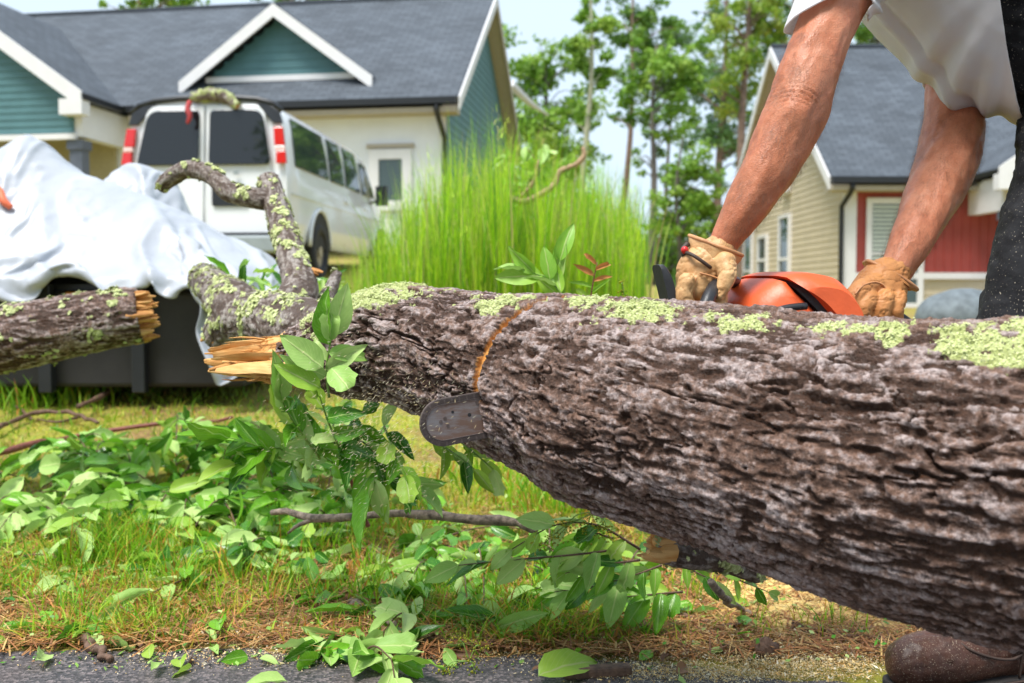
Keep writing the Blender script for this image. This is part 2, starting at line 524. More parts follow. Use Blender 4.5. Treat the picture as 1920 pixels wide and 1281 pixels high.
    col = t.mix(t.ramp(sp, [(0.68, 0), (0.72, 0.8)]).outputs[0], col, (0.5, 0.45, 0.36))
    M['trousers'] = t.done(t.pbr(col.outputs[0], 0.85, t.bump(t.noise(c, 40, 4).outputs['Fac'], 0.4, 0.01), spec=0.3))
    def leather(name, c1, c2, dirt, rough=0.55, speck=0.0):
        t = NT(name); c = t.coord()
        n1 = t.noise(c, 18, 5, 0.65).outputs['Fac']; n2 = t.noise(c, 130, 4, 0.6).outputs['Fac']
        col = t.ramp(n1, [(0.3, c1), (0.68, c2)])
        col = t.mix(t.ramp(t.noise(c, 42, 5, 0.7).outputs['Fac'], [(0.55, 0), (0.68, 0.6)]).outputs[0], col, dirt)
        if speck:
            col = t.mix(t.ramp(t.noise(c, 520, 3, 0.6).outputs['Fac'], [(0.62, 0), (0.70, speck)]).outputs[0], col, (0.72, 0.60, 0.42))
        return t.done(t.pbr(col.outputs[0], rough, t.bump(t.math('ADD', n2, n1), 0.35, 0.004)))
    M['glove'] = leather('work_glove_leather', (0.50, 0.25, 0.09), (0.70, 0.43, 0.20), (0.38, 0.16, 0.05), 0.5)
    M['glove_tan'] = leather('worn_glove_leather', (0.46, 0.175, 0.045), (0.62, 0.28, 0.095), (0.33, 0.12, 0.035), 0.55)
    M['glove_rim'] = leather('glove_binding', (0.50, 0.22, 0.09), (0.62, 0.30, 0.13), (0.35, 0.14, 0.05), 0.5)
    M['cuff_inside'] = leather('glove_lining', (0.16, 0.07, 0.04), (0.24, 0.12, 0.07), (0.1, 0.04, 0.02), 0.8)
    M['boot'] = leather('boot_leather', (0.045, 0.016, 0.009), (0.115, 0.042, 0.022), (0.03, 0.012, 0.008), 0.45, 0.9)
    M['sole'] = plain('boot_sole', (0.035, 0.03, 0.028), 0.8, 0.3)
    # --- saw
    M['orange'] = plain('orange_plastic', (0.78, 0.125, 0.035), 0.42, 0.16, 9, 0.10, 130)
    M['black_plastic'] = plain('black_plastic', (0.022, 0.022, 0.025), 0.42, 0.2, 20, 0.1, 200)
    M['dark_metal'] = plain('chain_steel', (0.13, 0.10, 0.092), 0.32, 0.25, 30, 0.15, 220, metal=0.3)
    M['link_metal'] = plain('chain_link_steel', (0.085, 0.065, 0.06), 0.3, 0.25, 30, 0.1, 220, metal=0.3)
    t = NT('worn_bar_steel'); c = t.coord()
    n1 = t.noise(t.mapping(c, (14, 14, 60)).outputs[0], 1.0, 6, 0.7).outputs['Fac']; n2 = t.noise(c, 10, 4).outputs['Fac']
    rust = t.ramp(t.math('ADD', t.math('MULTIPLY', n1, 0.6), t.math('MULTIPLY', n2, 0.55)), [(0.54, 0), (0.64, 0.85)])
    col = t.mix(rust.outputs[0], (0.25, 0.23, 0.235), (0.19, 0.105, 0.07))
    M['bar'] = t.done(t.pbr(col.outputs[0], t.mix(rust.outputs[0], (0.36,) * 3, (0.62,) * 3).outputs[0], t.bump(n1, 0.08, 0.002), metal=0.25))
    # --- van
    M['van_white'] = plain('white_paint', (0.76, 0.77, 0.79), 0.16, 0.03, 2, coat=0.5)
    M['van_black'] = plain('black_trim', (0.02, 0.022, 0.027), 0.35, 0.2)
    t = NT('tinted_glass'); M['glass_dark'] = t.done(t.pbr((0.012, 0.014, 0.016), 0.03, spec=0.6))
    t = NT('green_glass'); M['glass_side'] = t.done(t.pbr((0.035, 0.052, 0.052), 0.03, spec=0.9))
    t = NT('pane'); M['pane'] = t.done(t.pbr((0.05, 0.08, 0.075), 0.05, spec=0.8))
    M['red_lens'] = plain('red_lens', (0.62, 0.015, 0.012), 0.12, 0.05, coat=0.6)
    M['clear_lens'] = plain('clear_lens', (0.8, 0.55, 0.52), 0.15, 0.05)
    M['rubber'] = plain('rubber', (0.018, 0.018, 0.019), 0.75, 0.3, 20, 0.2)
    M['rim'] = plain('steel_rim', (0.45, 0.40, 0.33), 0.4, 0.15, metal=0.5)
    M['chrome_dull'] = plain('bumper_grey', (0.30, 0.34, 0.36), 0.3, 0.1)
    # --- houses
    def roofm():
        t = NT('asphalt_shingles'); c = t.coord('UV')
        br = t.n('TexBrick', {'offset': 0.5}, Vector=c, Scale=1.0)
        br.inputs['Color1'].default_value = (0.058, 0.070, 0.086, 1); br.inputs['Color2'].default_value = (0.088, 0.104, 0.125, 1)
        br.inputs['Mortar'].default_value = (0.035, 0.044, 0.056, 1); br.inputs['Mortar Size'].default_value = 0.012
        br.inputs['Brick Width'].default_value = 0.33; br.inputs['Row Height'].default_value = 0.14
        n1 = t.noise(t.coord(), 0.8, 6, 0.65).outputs['Fac']; n2 = t.noise(t.coord(), 60, 3).outputs['Fac']
        a = t.mix(1.0, br.outputs['Color'], t.ramp(n1, [(0.3, 0.8), (0.7, 1.25)]).outputs[0], 'MULTIPLY')
        a = t.mix(1.0, a.outputs[0], t.ramp(n2, [(0.3, 0.8), (0.7, 1.2)]).outputs[0], 'MULTIPLY')
        return t.done(t.pbr(a.outputs[0], 0.85, t.bump(br.outputs['Fac'], 0.5, 0.02)))
    M['roof'] = roofm()
    M['teal'] = plain('teal_siding', (0.075, 0.18, 0.195), 0.55, 0.1, 3)
    M['beige'] = plain('beige_siding', (0.56, 0.48, 0.34), 0.6, 0.07, 3)
    M['trim'] = plain('white_trim', (0.74, 0.73, 0.74), 0.5, 0.04, 4)
    M['wallwhite'] = plain('white_wall', (0.78, 0.80, 0.84), 0.6, 0.03, 4)
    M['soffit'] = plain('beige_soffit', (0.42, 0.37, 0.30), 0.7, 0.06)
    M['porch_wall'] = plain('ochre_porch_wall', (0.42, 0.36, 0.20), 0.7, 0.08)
    M['red'] = plain('barn_red_board', (0.34, 0.055, 0.045), 0.6, 0.1, 3)
    M['gutter'] = plain('black_gutter', (0.012, 0.013, 0.015), 0.4, 0.1)
    M['slate'] = plain('slate_blue_post', (0.10, 0.115, 0.15), 0.5, 0.1)
    M['blind'] = plain('window_blind', (0.55, 0.60, 0.55), 0.6, 0.05)
    M['concrete'] = plain('concrete', (0.42, 0.40, 0.37), 0.85, 0.15, 6)
    # --- tarp
    t = NT('silver_tarp'); c = t.coord()
    n1 = t.noise(c, 3, 5, 0.6).outputs['Fac']; n2 = t.noise(c, 24, 5, 0.6).outputs['Fac']
    col = t.ramp(n1, [(0.3, (0.36, 0.385, 0.43)), (0.7, (0.46, 0.48, 0.52))])
    col = t.mix(t.ramp(t.noise(c, 7, 4).outputs['Fac'], [(0.66, 0), (0.8, 0.4)]).outputs[0], col, (0.28, 0.25, 0.20))
    M['tarp'] = t.done(t.pbr(col.outputs[0], 0.42, t.bump(n2, 0.25, 0.01), spec=0.5))
    M['orange_paint'] = plain('orange_marking', (0.85, 0.18, 0.08), 0.6, 0.1)
    M['dark_box'] = plain('dark_grey_panel', (0.030, 0.027, 0.028), 0.55, 0.3, 5)
    M['amber'] = plain('amber_plastic', (0.55, 0.20, 0.012), 0.35, 0.2)
    M['tree_bark'] = plain('pine_bark', (0.20, 0.13, 0.095), 0.85, 0.4, 6, 0.5, 30)
    M['tree_bark_grey'] = plain('grey_bark', (0.13, 0.115, 0.10), 0.85, 0.4, 6, 0.5, 30)
    M['tree_bark_pale'] = plain('pale_bark', (0.36, 0.36, 0.24), 0.8, 0.25, 6, 0.5, 30)
    M['twig'] = plain('brown_twig', (0.135, 0.075, 0.048), 0.7, 0.55, 60, 0.6, 120)
    M['twig_red'] = plain('reddish_twig', (0.20, 0.06, 0.04), 0.6, 0.4, 60, 0.5, 120)
    M['twig_tan'] = plain('tan_twig', (0.40, 0.26, 0.15), 0.7, 0.3, 40, 0.5, 90)
    M['twig_lichen'] = plain('lichened_twig', (0.22, 0.17, 0.13), 0.8, 0.75, 70, 0.8, 120)
    M['stem'] = plain('green_stem', (0.20, 0.34, 0.06), 0.5, 0.2, 20)
    M['ribbon'] = plain('red_ribbon', (0.40, 0.03, 0.03), 0.5, 0.2)
    M['boulder'] = plain('blue_grey_rock', (0.13, 0.155, 0.17), 0.75, 0.35, 9, 0.6, 30)
    M['white_scrap'] = plain('white_scrap', (0.75, 0.76, 0.8), 0.6, 0.1)
    M['strap'] = plain('dark_strap', (0.06, 0.035, 0.025), 0.6, 0.2)
    M['bead'] = plain('red_bead', (0.62, 0.02, 0.02), 0.25, 0.05)
    return M
MT = make_mats()

# ------------------------------------------------------------------ ground sheet and road
def build_ground():
    xs = np.unique(np.concatenate([np.linspace(-400, -12, 24), np.linspace(-12, 12, 161), np.linspace(12, 400, 24)]))
    ys = np.unique(np.concatenate([np.linspace(-30, 0.5, 8), np.linspace(0.5, 8, 151), np.linspace(8, 40, 60), np.linspace(40, 900, 30)]))
    X, Y = np.meshgrid(xs, ys)
    Z = ground(X, Y)
    near = (np.abs(X) < 6) & (Y < 8)
    pts = np.stack([X.ravel(), Y.ravel(), np.zeros(X.size)], 1)
    Z = Z + np.where(near, 0.010 * fbm(pts * 7, 3, 5).reshape(X.shape), 0) * smooth(1.9, 2.3, Y)
    v = np.stack([X, Y, Z], -1).reshape(-1, 3)
    nx, ny = len(xs), len(ys)
    i = np.arange(nx * ny).reshape(ny, nx)
    q = np.stack([i[:-1, :-1], i[:-1, 1:], i[1:, 1:], i[1:, :-1]], -1).reshape(-1, 4)
    obj('lawn', mesh_np('lawn', v, q, smoothed=True), MT['soil'], kind='structure', label='patchy lawn rising gently towards the houses')
build_ground()

def road_edge(x):
    """y of the asphalt's ragged edge"""
    x = np.asarray(x, float)
    e = 1.865 - 0.045 * (x + 0.95) - 0.10 * smooth(0.0, 0.7, x)
    return e + 0.012 * np.sin(x * 9) + 0.008 * np.sin(x * 23 + 1) + 0.005 * np.sin(x * 61)
def build_road():
    xs = np.concatenate([np.linspace(-60, -2.6, 12), np.linspace(-2.5, 2.5, 260), np.linspace(2.6, 60, 12)])
    ed = np.where(np.abs(xs) < 2.55, road_edge(np.clip(xs, -2.5, 2.5)), np.interp(xs, [-60, -2.55, 2.55, 60], [1.95, float(road_edge(-2.5)), float(road_edge(2.5)), 1.7]))
    rows = [(-6.0, 0.006), (0.5, 0.006), (1.3, 0.006)]
    v = []
    for y, z in rows: v += [(x, y, z) for x in xs]
    v += [(x, e - 0.03, 0.006) for x, e in zip(xs, ed)]
    v += [(x, e, -0.006) for x, e in zip(xs, ed)]
    n = len(xs); f = []
    for r in range(4):
        for i in range(n - 1):
            f.append((r * n + i, r * n + i + 1, (r + 1) * n + i + 1, (r + 1) * n + i))
    obj('road', mesh_from('road', v, f), MT['asphalt'], kind='structure', label='dark wet asphalt along the edge of the lawn')
build_road()

# ------------------------------------------------------------------ houses
def slab(p, th, name, mat, parent, **kw):
    """roof plane: 4 (or 3) local corners, eave-left, eave-right, ridge-right, ridge-left; uv in metres"""
    p = [Vector(q) for q in p]
    nrm = (p[1] - p[0]).cross(p[2] - p[0]).normalized()
    if nrm.z < 0: nrm = -nrm
    n = len(p)
    v = [tuple(q) for q in p] + [tuple(q - nrm * th) for q in p]
    f = [tuple(range(n)), tuple(range(2 * n - 1, n - 1, -1))] + [(i, n + i, n + (i + 1) % n, (i + 1) % n) for i in range(n)]
    me = mesh_from(name, v, f)
    e = (p[1] - p[0]).normalized(); u = nrm.cross(e)
    uv = me.uv_layers.new(name='uv')
    for lp in me.loops:
        q = Vector(me.vertices[lp.vertex_index].co) - p[0]
        uv.data[lp.index].uv = (q.dot(e), abs(q.dot(u)))
    return obj(name, me, mat, parent, **kw)
def plank_x(parent, x0, x1, y, z, h, mat, out=-1, name='plank'):
    """lap-siding plank along local x on a wall facing out (along y)"""
    m = MB(); m.prism([(y + out * 0.028, z - 0.012), (y + out * 0.012, z + h), (y - out * 0.02, z + h), (y - out * 0.02, z - 0.012)], 0, x0, x1)
    m.build(name, mat, parent)
def plank_y(parent, y0, y1, x, z, h, mat, out=-1, y0t=None, y1t=None, name='plank'):
    y0t = y0 if y0t is None else y0t; y1t = y1 if y1t is None else y1t
    v = [(x + out * 0.028, y0, z - 0.012), (x + out * 0.028, y1, z - 0.012), (x + out * 0.012, y1t, z + h), (x + out * 0.012, y0t, z + h),
         (x - out * 0.02, y0, z - 0.012), (x - out * 0.02, y1, z - 0.012), (x - out * 0.02, y1t, z + h), (x - out * 0.02, y0t, z + h)]
    f = [(0, 1, 2, 3), (5, 4, 7, 6), (4, 0, 3, 7), (1, 5, 6, 2), (3, 2, 6, 7), (4, 5, 1, 0)]
    MB().add(v, f).build(name, mat, parent)
def fascia(parent, a, b, w, th, mat, name='rake_board', axis=1):
    """board hanging w below the line a-b, th thick along axis (0=x,1=y)"""
    a = np.array(a, float); b = np.array(b, float); o = np.zeros(3); o[axis] = th; d = np.array([0, 0, -w])
    v = [a, b, b + d, a + d, a + o, b + o, b + d + o, a + d + o]
    MB().add(v, [(0, 1, 2, 3), (7, 6, 5, 4), (0, 4, 5, 1), (1, 5, 6, 2), (2, 6, 7, 3), (3, 7, 4, 0)]).build(name, mat, parent)
def window_y(parent, x0, x1, z0, z1, y, out=-1, mull=0.5, fw=0.07, blinds=False):
    """window in a wall facing along y"""
    w = MB(); yo = y + out * 0.075
    w.box(x0 - fw, x1 + fw, min(y, yo), max(y, yo), z1, z1 + fw).box(x0 - fw, x1 + fw, min(y, yo), max(y, yo), z0 - fw, z0)
    w.box(x0 - fw, x0, min(y, yo), max(y, yo), z0, z1).box(x1, x1 + fw, min(y, yo), max(y, yo), z0, z1)
    if mull: w.box(x0, x1, min(y, yo), max(y, yo), z0 + (z1 - z0) * mull - 0.025, z0 + (z1 - z0) * mull + 0.025)
    o = w.build('window', MT['trim'], parent)
    yp = y + out * 0.035
    segs = [(z0, z0 + (z1 - z0) * mull - 0.025), (z0 + (z1 - z0) * mull + 0.025, z1)] if mull else [(z0, z1)]
    for a, b in segs:
        MB().box(x0, x1, min(y, yp), max(y, yp), a, b).build('pane', MT['pane'], o)
    if blinds:
        z = z1 - 0.07
        while z > z0 + (z1 - z0) * 0.45:
            MB().box(x0 + 0.02, x1 - 0.02, yp + out * 0.012 - 0.008, yp + out * 0.012 + 0.008, z - 0.03, z + 0.03).build('slat', MT['blind'], o)
            z -= 0.095
    return o
def window_x(parent, y0, y1, z0, z1, x, out=-1, mull=0.5, fw=0.09):
    w = MB(); a0, a1 = sorted((x, x + out * 0.09))
    w.box(a0, a1, y0 - fw, y1 + fw, z1, z1 + fw).box(a0, a1, y0 - fw, y1 + fw, z0 - fw, z0)
    w.box(a0, a1, y0 - fw, y0, z0, z1).box(a0, a1, y1, y1 + fw, z0, z1)
    w.box(a0, a1, y0, y1, z0 + (z1 - z0) * mull - 0.04, z0 + (z1 - z0) * mull + 0.04)
    o = w.build('window', MT['trim'], parent)
    b0, b1 = sorted((x, x + out * 0.05))
    zm = z0 + (z1 - z0) * mull
    for a, b in ((z0, zm - 0.04), (zm + 0.04, z1)):
        MB().box(b0, b1, y0, y1, a, b).build('pane', MT['pane'], o)

def build_teal_house():
    ez, rz, D = CAMZ + 3.91, CAMZ + 7.2, 9.0
    base = float(ground(-6, 21)) - 0.1
    h = empty('teal_house', (-1.07, 20.0, 0), (0, 0, math.atan2(-0.15, 0.988)),
              label='teal sided house with slate grey shingle roof behind the white van', cat='house')
    L = -19.0
    k = (rz - ez) / (D / 2)
    slab([(L, -0.05, ez), (0, -0.05, ez), (0, D / 2, rz), (L, D / 2, rz)], 0.14, 'roof', MT['roof'], h)
    slab([(0, D + .05, ez), (L, D + .05, ez), (L, D / 2, rz + 0.002), (0, D / 2, rz + 0.002)], 0.14, 'roof', MT['roof'], h)
    MB().tube([(L, D / 2, rz + 0.01), (0, D / 2, rz + 0.01)], 0.07, 6).build('ridge_cap', MT['roof'], h)
    # walls
    MB().box(L, -0.34, 0.42, 8.6, base, ez - 0.12).build('wall', MT['wallwhite'], h)
    g = MB(); g.prism([(0.45, base), (D - 0.45, base), (D - 0.45, ez + 0.0), (D / 2, rz - 0.45), (0.45, ez + 0.0)], 0, -0.6, -0.335); g.build('gable_wall', MT['teal'], h)
    z = base + 0.3
    while z < rz - 0.5:
        a = max(0.42, (z - ez) / k + 0.35); at = max(0.42, (z + 0.165 - ez) / k + 0.35)
        if at < D / 2: plank_y(h, a, D - a, -0.335, z, 0.165, MT['teal'], 1, at, D - at)
        z += 0.168
    # rake boards and soffits at the right gable
    for s in (0, 1):
        ya, yb = (0.0, D / 2) if s == 0 else (D, D / 2)
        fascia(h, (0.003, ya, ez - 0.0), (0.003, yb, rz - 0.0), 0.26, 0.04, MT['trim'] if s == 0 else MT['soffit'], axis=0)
        v = [(-0.33, ya, ez - 0.19), (0.0, ya, ez - 0.19), (0.0, yb, rz - 0.19), (-0.33, yb, rz - 0.19)]
        v2 = [(a, b, c - 0.03) for a, b, c in v]
        MB().add(v + v2, [(0, 1, 2, 3), (7, 6, 5, 4), (0, 4, 5, 1), (1, 5, 6, 2), (2, 6, 7, 3), (3, 7, 4, 0)]).build('soffit', MT['soffit'], h)
    MB().box(-7.0, -0.02, -0.17, -0.055, ez - 0.15, ez - 0.02).build('gutter', MT['gutter'], h)
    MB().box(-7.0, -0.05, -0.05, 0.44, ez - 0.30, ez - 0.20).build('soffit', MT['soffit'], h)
    MB().tube(resample([(-0.42, -0.1, ez - 0.14), (-0.42, -0.08, ez - 0.3), (-0.36, 0.33, ez - 0.75), (-0.36, 0.36, ez - 0.95), (-0.36, 0.36, base)], 24), 0.055, 8).build('downspout', MT['gutter'], h, True)
    MB().box(-0.5, -0.33, 0.37, 0.41, base, ez - 0.31).build('corner_board', MT['trim'], h)
    window_y(h, -1.75, -1.25, CAMZ + 1.9, CAMZ + 2.75, 0.42, -1, 0, 0.2)
    MB().box(-2.0, -1.0, 0.33, 0.44, CAMZ + 2.98, CAMZ + 3.06).build('window_head', MT['soffit'], h)
    # decorative gable on the roof
    cx, gy, gw, gz = -4.02, 0.8, 2.10, CAMZ + 6.06
    zb = ez + k * gy
    gk = (gz - zb) / gw
    yb_ = (gz - ez) / k
    for s in (-1, 1):
        slab([(cx + s * gw, gy - 0.32, zb), (cx + s * gw, gy - 0.0, zb), (cx, yb_, gz), (cx, gy - 0.32, gz)], 0.06, 'dormer_roof', MT['roof'], h)
        fascia(h, (cx + s * (gw + 0.02), gy - 0.36, zb - 0.02), (cx, gy - 0.36, gz - 0.03), 0.27, 0.05, MT['trim'])
    z = zb + 0.12
    g = MB(); g.prism([(cx - gw + 0.35, zb), (cx + gw - 0.35, zb), (cx, gz - 0.25)], 1, gy, gy + 0.05); g.build('dormer_wall', MT['teal'], h)
    while z < gz - 0.4:
        w_ = (gz - 0.22 - z) / gk - 0.18
        plank_x(h, cx - w_, cx + w_, gy, z, 0.165, MT['teal'], -1); z += 0.168
    MB().box(cx - gw + 0.45, cx + gw - 0.45, gy - 0.07, gy + 0.02, zb + 0.0, zb + 0.12).build('dormer_sill', MT['trim'], h)
    # front wing on the left with a porch
    wx, wy, wr = -7.15, -1.6, -10.9
    wez = ez - 0.02; wrz = wez + 0.72 * (wx - wr); yr = (wrz - ez) / k
    slab([(wx, wy, wez), (wx, 0.0, wez), (wr, yr, wrz), (wr, wy, wrz)], 0.12, 'wing_roof', MT['roof'], h)
    slab([(2 * wr - wx, wy, wez), (2 * wr - wx, 0.0, wez), (wr, yr, wrz), (wr, wy, wrz)], 0.12, 'wing_roof', MT['roof'], h)
    fascia(h, (wx + 0.05, wy - 0.03, wez + 0.02), (wr, wy - 0.03, wrz + 0.02), 0.34, 0.05, MT['trim'])
    fascia(h, (2 * wr - wx, wy - 0.03, wez + 0.02), (wr, wy - 0.03, wrz + 0.02), 0.34, 0.05, MT['trim'])
    MB().box(wx - 0.42, wx + 0.06, wy - 0.032, wy + 0.25, wez - 0.42, wez - 0.12).build('eave_return', MT['trim'], h)
    z = wez - 0.72
    g = MB(); g.prism([(wr, wez - 0.75), (wx - 0.32, wez - 0.75), (wx - 0.32, wez - 0.25), (wr, wrz - 0.3)], 1, wy + 0.28, wy + 0.36); g.build('wing_gable_wall', MT['teal'], h)
    while z < wrz - 0.4:
        xr = min(wx - 0.3, wx - 0.2 - (z + 0.2 - wez) / 0.72)
        plank_x(h, wr, xr, wy + 0.27, z, 0.135, MT['teal'], -1); z += 0.138
    MB().box(wr, wx - 0.25, wy + 0.2, wy + 0.32, wez - 0.86, wez - 0.75).build('trim_board', MT['trim'], h)
    MB().box(wx - 0.38, wx - 0.14, wy + 0.3, 0.42, wez - 0.8, wez - 0.14).build('porch_beam', MT['trim'], h)
    MB().box(wx - 0.03, wx + 0.09, wy, -0.18, wez - 0.14, wez - 0.02).build('gutter', MT['gutter'], h)
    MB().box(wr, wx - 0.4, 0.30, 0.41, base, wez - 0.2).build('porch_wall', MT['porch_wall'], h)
    MB().box(wx - 0.42, wx - 0.16, wy + 0.3, wy + 0.56, base, wez - 0.87).box(wx - 0.46, wx - 0.12, wy + 0.26, wy + 0.6, wez - 1.05, wez - 0.868).build('porch_post', MT['slate'], h)
    # white rake of a low rear lean-to showing past the gable
    mw = Matrix.Translation(h.location) @ h.rotation_euler.to_matrix().to_4x4(); inv = mw.inverted()
    a, b = P(958, 158, 29.0), P(1028, 216, 30.5)
    v, f = ctube([tuple(inv @ Vector(q)) for q in (a, (a + b) / 2 + np.array([0, 0, -.08]), b)], [.13, .10, .03], 6, 10)
    MB().add(v, f).build('lean_to_rake', MT['trim'], h)
build_teal_house()

def build_red_house():
    ez, rz, D, L = CAMZ + 2.56, CAMZ + 6.58, 10.0, 13.0
    base = float(ground(10, 24)) - 0.2
    h = empty('red_house', (6.99, 22.0, 0), (0, 0, R(0.6)), label='beige sided house with barn red front and grey roof behind the worker', cat='house')
    k = (rz - ez) / (D / 2)
    slab([(0, -0.05, ez), (L, -0.05, ez), (L, D / 2, rz), (0, D / 2, rz)], 0.14, 'roof', MT['roof'], h)
    slab([(L, D + .05, ez), (0, D + .05, ez), (0, D / 2, rz + .002), (L, D / 2, rz + .002)], 0.14, 'roof', MT['roof'], h)
    MB().tube([(0, D / 2, rz + 0.02), (L, D / 2, rz + 0.02)], 0.07, 6).build('ridge_cap', MT['roof'], h)
    for s in (0, 1):
        ya, yb = (0.0, D / 2) if s == 0 else (D, D / 2)
        fascia(h, (-0.043, ya, ez), (-0.043, yb, rz), 0.28, 0.04, MT['trim'], axis=0)
        v = [(0.0, ya, ez - 0.2), (0.42, ya, ez - 0.2), (0.42, yb, rz - 0.2), (0.0, yb, rz - 0.2)]
        v2 = [(a, b, c - 0.03) for a, b, c in v]
        MB().add(v + v2, [(0, 1, 2, 3), (7, 6, 5, 4), (0, 4, 5, 1), (1, 5, 6, 2), (2, 6, 7, 3), (3, 7, 4, 0)]).build('soffit', MT['soffit'], h)
    g = MB(); g.prism([(0.45, base), (D - 0.45, base), (D - 0.45, ez), (D / 2, rz - 0.45), (0.45, ez)], 0, 0.46, 0.7); g.build('gable_wall', MT['beige'], h)
    z = base + 0.2
    while z < rz - 0.5:
        a = max(0.42, (z - ez) / k + 0.4); at = max(0.42, (z + 0.15 - ez) / k + 0.4)
        if at < D / 2: plank_y(h, a, D - a, 0.46, z, 0.15, MT['beige'], -1, at, D - at)
        z += 0.153
    for yc, z0, z1 in ((4.9, 0.12, 2.02), (7.15, 0.5, 1.6), (8.85, -0.2, 1.9)):
        window_x(h, yc - 0.42, yc + 0.42, CAMZ + z0, CAMZ + z1, 0.44, -1, 0.42)
    fl = MB(); fl.add(*ball((0.34, 4.6, CAMZ + 2.72), 0.12, 10, 6)).add(*ball((0.34, 4.95, CAMZ + 2.72), 0.12, 10, 6)).box(0.36, 0.44, 4.6, 4.95, CAMZ + 2.68, CAMZ + 2.78)
    fl.build('floodlight', MT['trim'], h, True)
    # front: red boards with battens, white trim, beige skirt
    MB().box(0.7, L - 0.4, 0.5, 9.5, base, ez - 0.05).build('wall', MT['beige'], h)
    MB().box(0.62, L - 0.5, 0.44, 0.5, CAMZ + 0.45, ez - 0.2).build('red_board_wall', MT['red'], h)
    x = 0.95
    while x < 7.5:
        MB().box(x - 0.02, x + 0.02, 0.415, 0.442, CAMZ + 0.5, ez - 0.28).build('batten', MT['red'], h); x += 0.2
    MB().box(0.6, L - 0.5, 0.38, 0.50, CAMZ + 0.32, CAMZ + 0.46).build('trim_board', MT['trim'], h)
    MB().box(0.43, 0.72, 0.36, 0.46, base, ez - 0.2).build('corner_board', MT['trim'], h)
    z = base
    while z < CAMZ + 0.18:
        plank_x(h, 0.72, 6.5, 0.5, z, 0.15, MT['beige'], -1); z += 0.153
    MB().box(0, L, -0.17, -0.055, ez - 0.15, ez - 0.02).build('gutter', MT['gutter'], h)
    MB().box(0.02, L, -0.05, 0.44, ez - 0.3, ez - 0.2).build('soffit', MT['soffit'], h)
    MB().tube(resample([(0.46, -0.1, ez - 0.14), (0.46, -0.06, ez - 0.3), (0.36, 0.26, ez - 0.62), (0.36, 0.3, ez - 0.8), (0.36, 0.3, base)], 24), 0.055, 8).build('downspout', MT['gutter'], h, True)
    window_y(h, 1.08, 2.12, CAMZ - 0.22, CAMZ + 2.0, 0.44, -1, 0.5, 0.13, True)
    # porch wing on the right
    wx, wy, wr = 3.05, -1.4, 6.3
    wez = ez + 0.02; kk = 0.70; wrz = wez + kk * (wr - wx); yr = (wrz - ez) / k
    slab([(wx, wy, wez), (wx, 0.0, wez), (wr, yr, wrz), (wr, wy, wrz)], 0.12, 'wing_roof', MT['roof'], h)
    slab([(2 * wr - wx, wy, wez), (2 * wr - wx, 0.0, wez), (wr, yr, wrz), (wr, wy, wrz)], 0.12, 'wing_roof', MT['roof'], h)
    fascia(h, (wx - 0.04, wy - 0.04, wez + 0.02), (wr, wy - 0.04, wrz + 0.02), 0.32, 0.05, MT['trim'])
    fascia(h, (2 * wr - wx, wy - 0.04, wez + 0.02), (wr, wy - 0.04, wrz + 0.02), 0.32, 0.05, MT['trim'])
    MB().box(wx - 0.05, wx + 0.4, wy - 0.043, wy + 0.2, wez - 0.44, wez - 0.12).build('eave_return', MT['trim'], h)
    g = MB(); g.prism([(wx + 0.25, wez - 0.7), (wr, wez - 0.7), (wr, wrz - 0.3), (wx + 0.25, wez - 0.15)], 1, wy + 0.22, wy + 0.3); g.build('wing_gable_wall', MT['beige'], h)
    z = wez - 0.68
    while z < wrz - 0.4:
        xl = max(wx + 0.3, wx + 0.15 + (z + 0.2 - wez) / kk)
        plank_x(h, xl, wr, wy + 0.21, z, 0.15, MT['beige'], -1); z += 0.153
    MB().box(wx + 0.18, wr, wy + 0.1, wy + 0.26, wez - 0.86, wez - 0.72).build('trim_board', MT['trim'], h)
    MB().box(wx + 0.2, wx + 0.42, wy + 0.3, 0.42, wez - 0.84, wez - 0.14).build('porch_beam', MT['trim'], h)
    MB().box(wx + 0.2, wx + 0.44, wy + 0.14, wy + 0.38, base, wez - 0.87).box(wx + 0.15, wx + 0.49, wy + 0.09, wy + 0.43, wez - 1.05, wez - 0.868).build('porch_post', MT['slate'], h)
    MB().box(wx, wr + 3, wy, 0.4, base - 0.2, CAMZ - 0.3).build('porch_floor', MT['concrete'], h)
build_red_house()

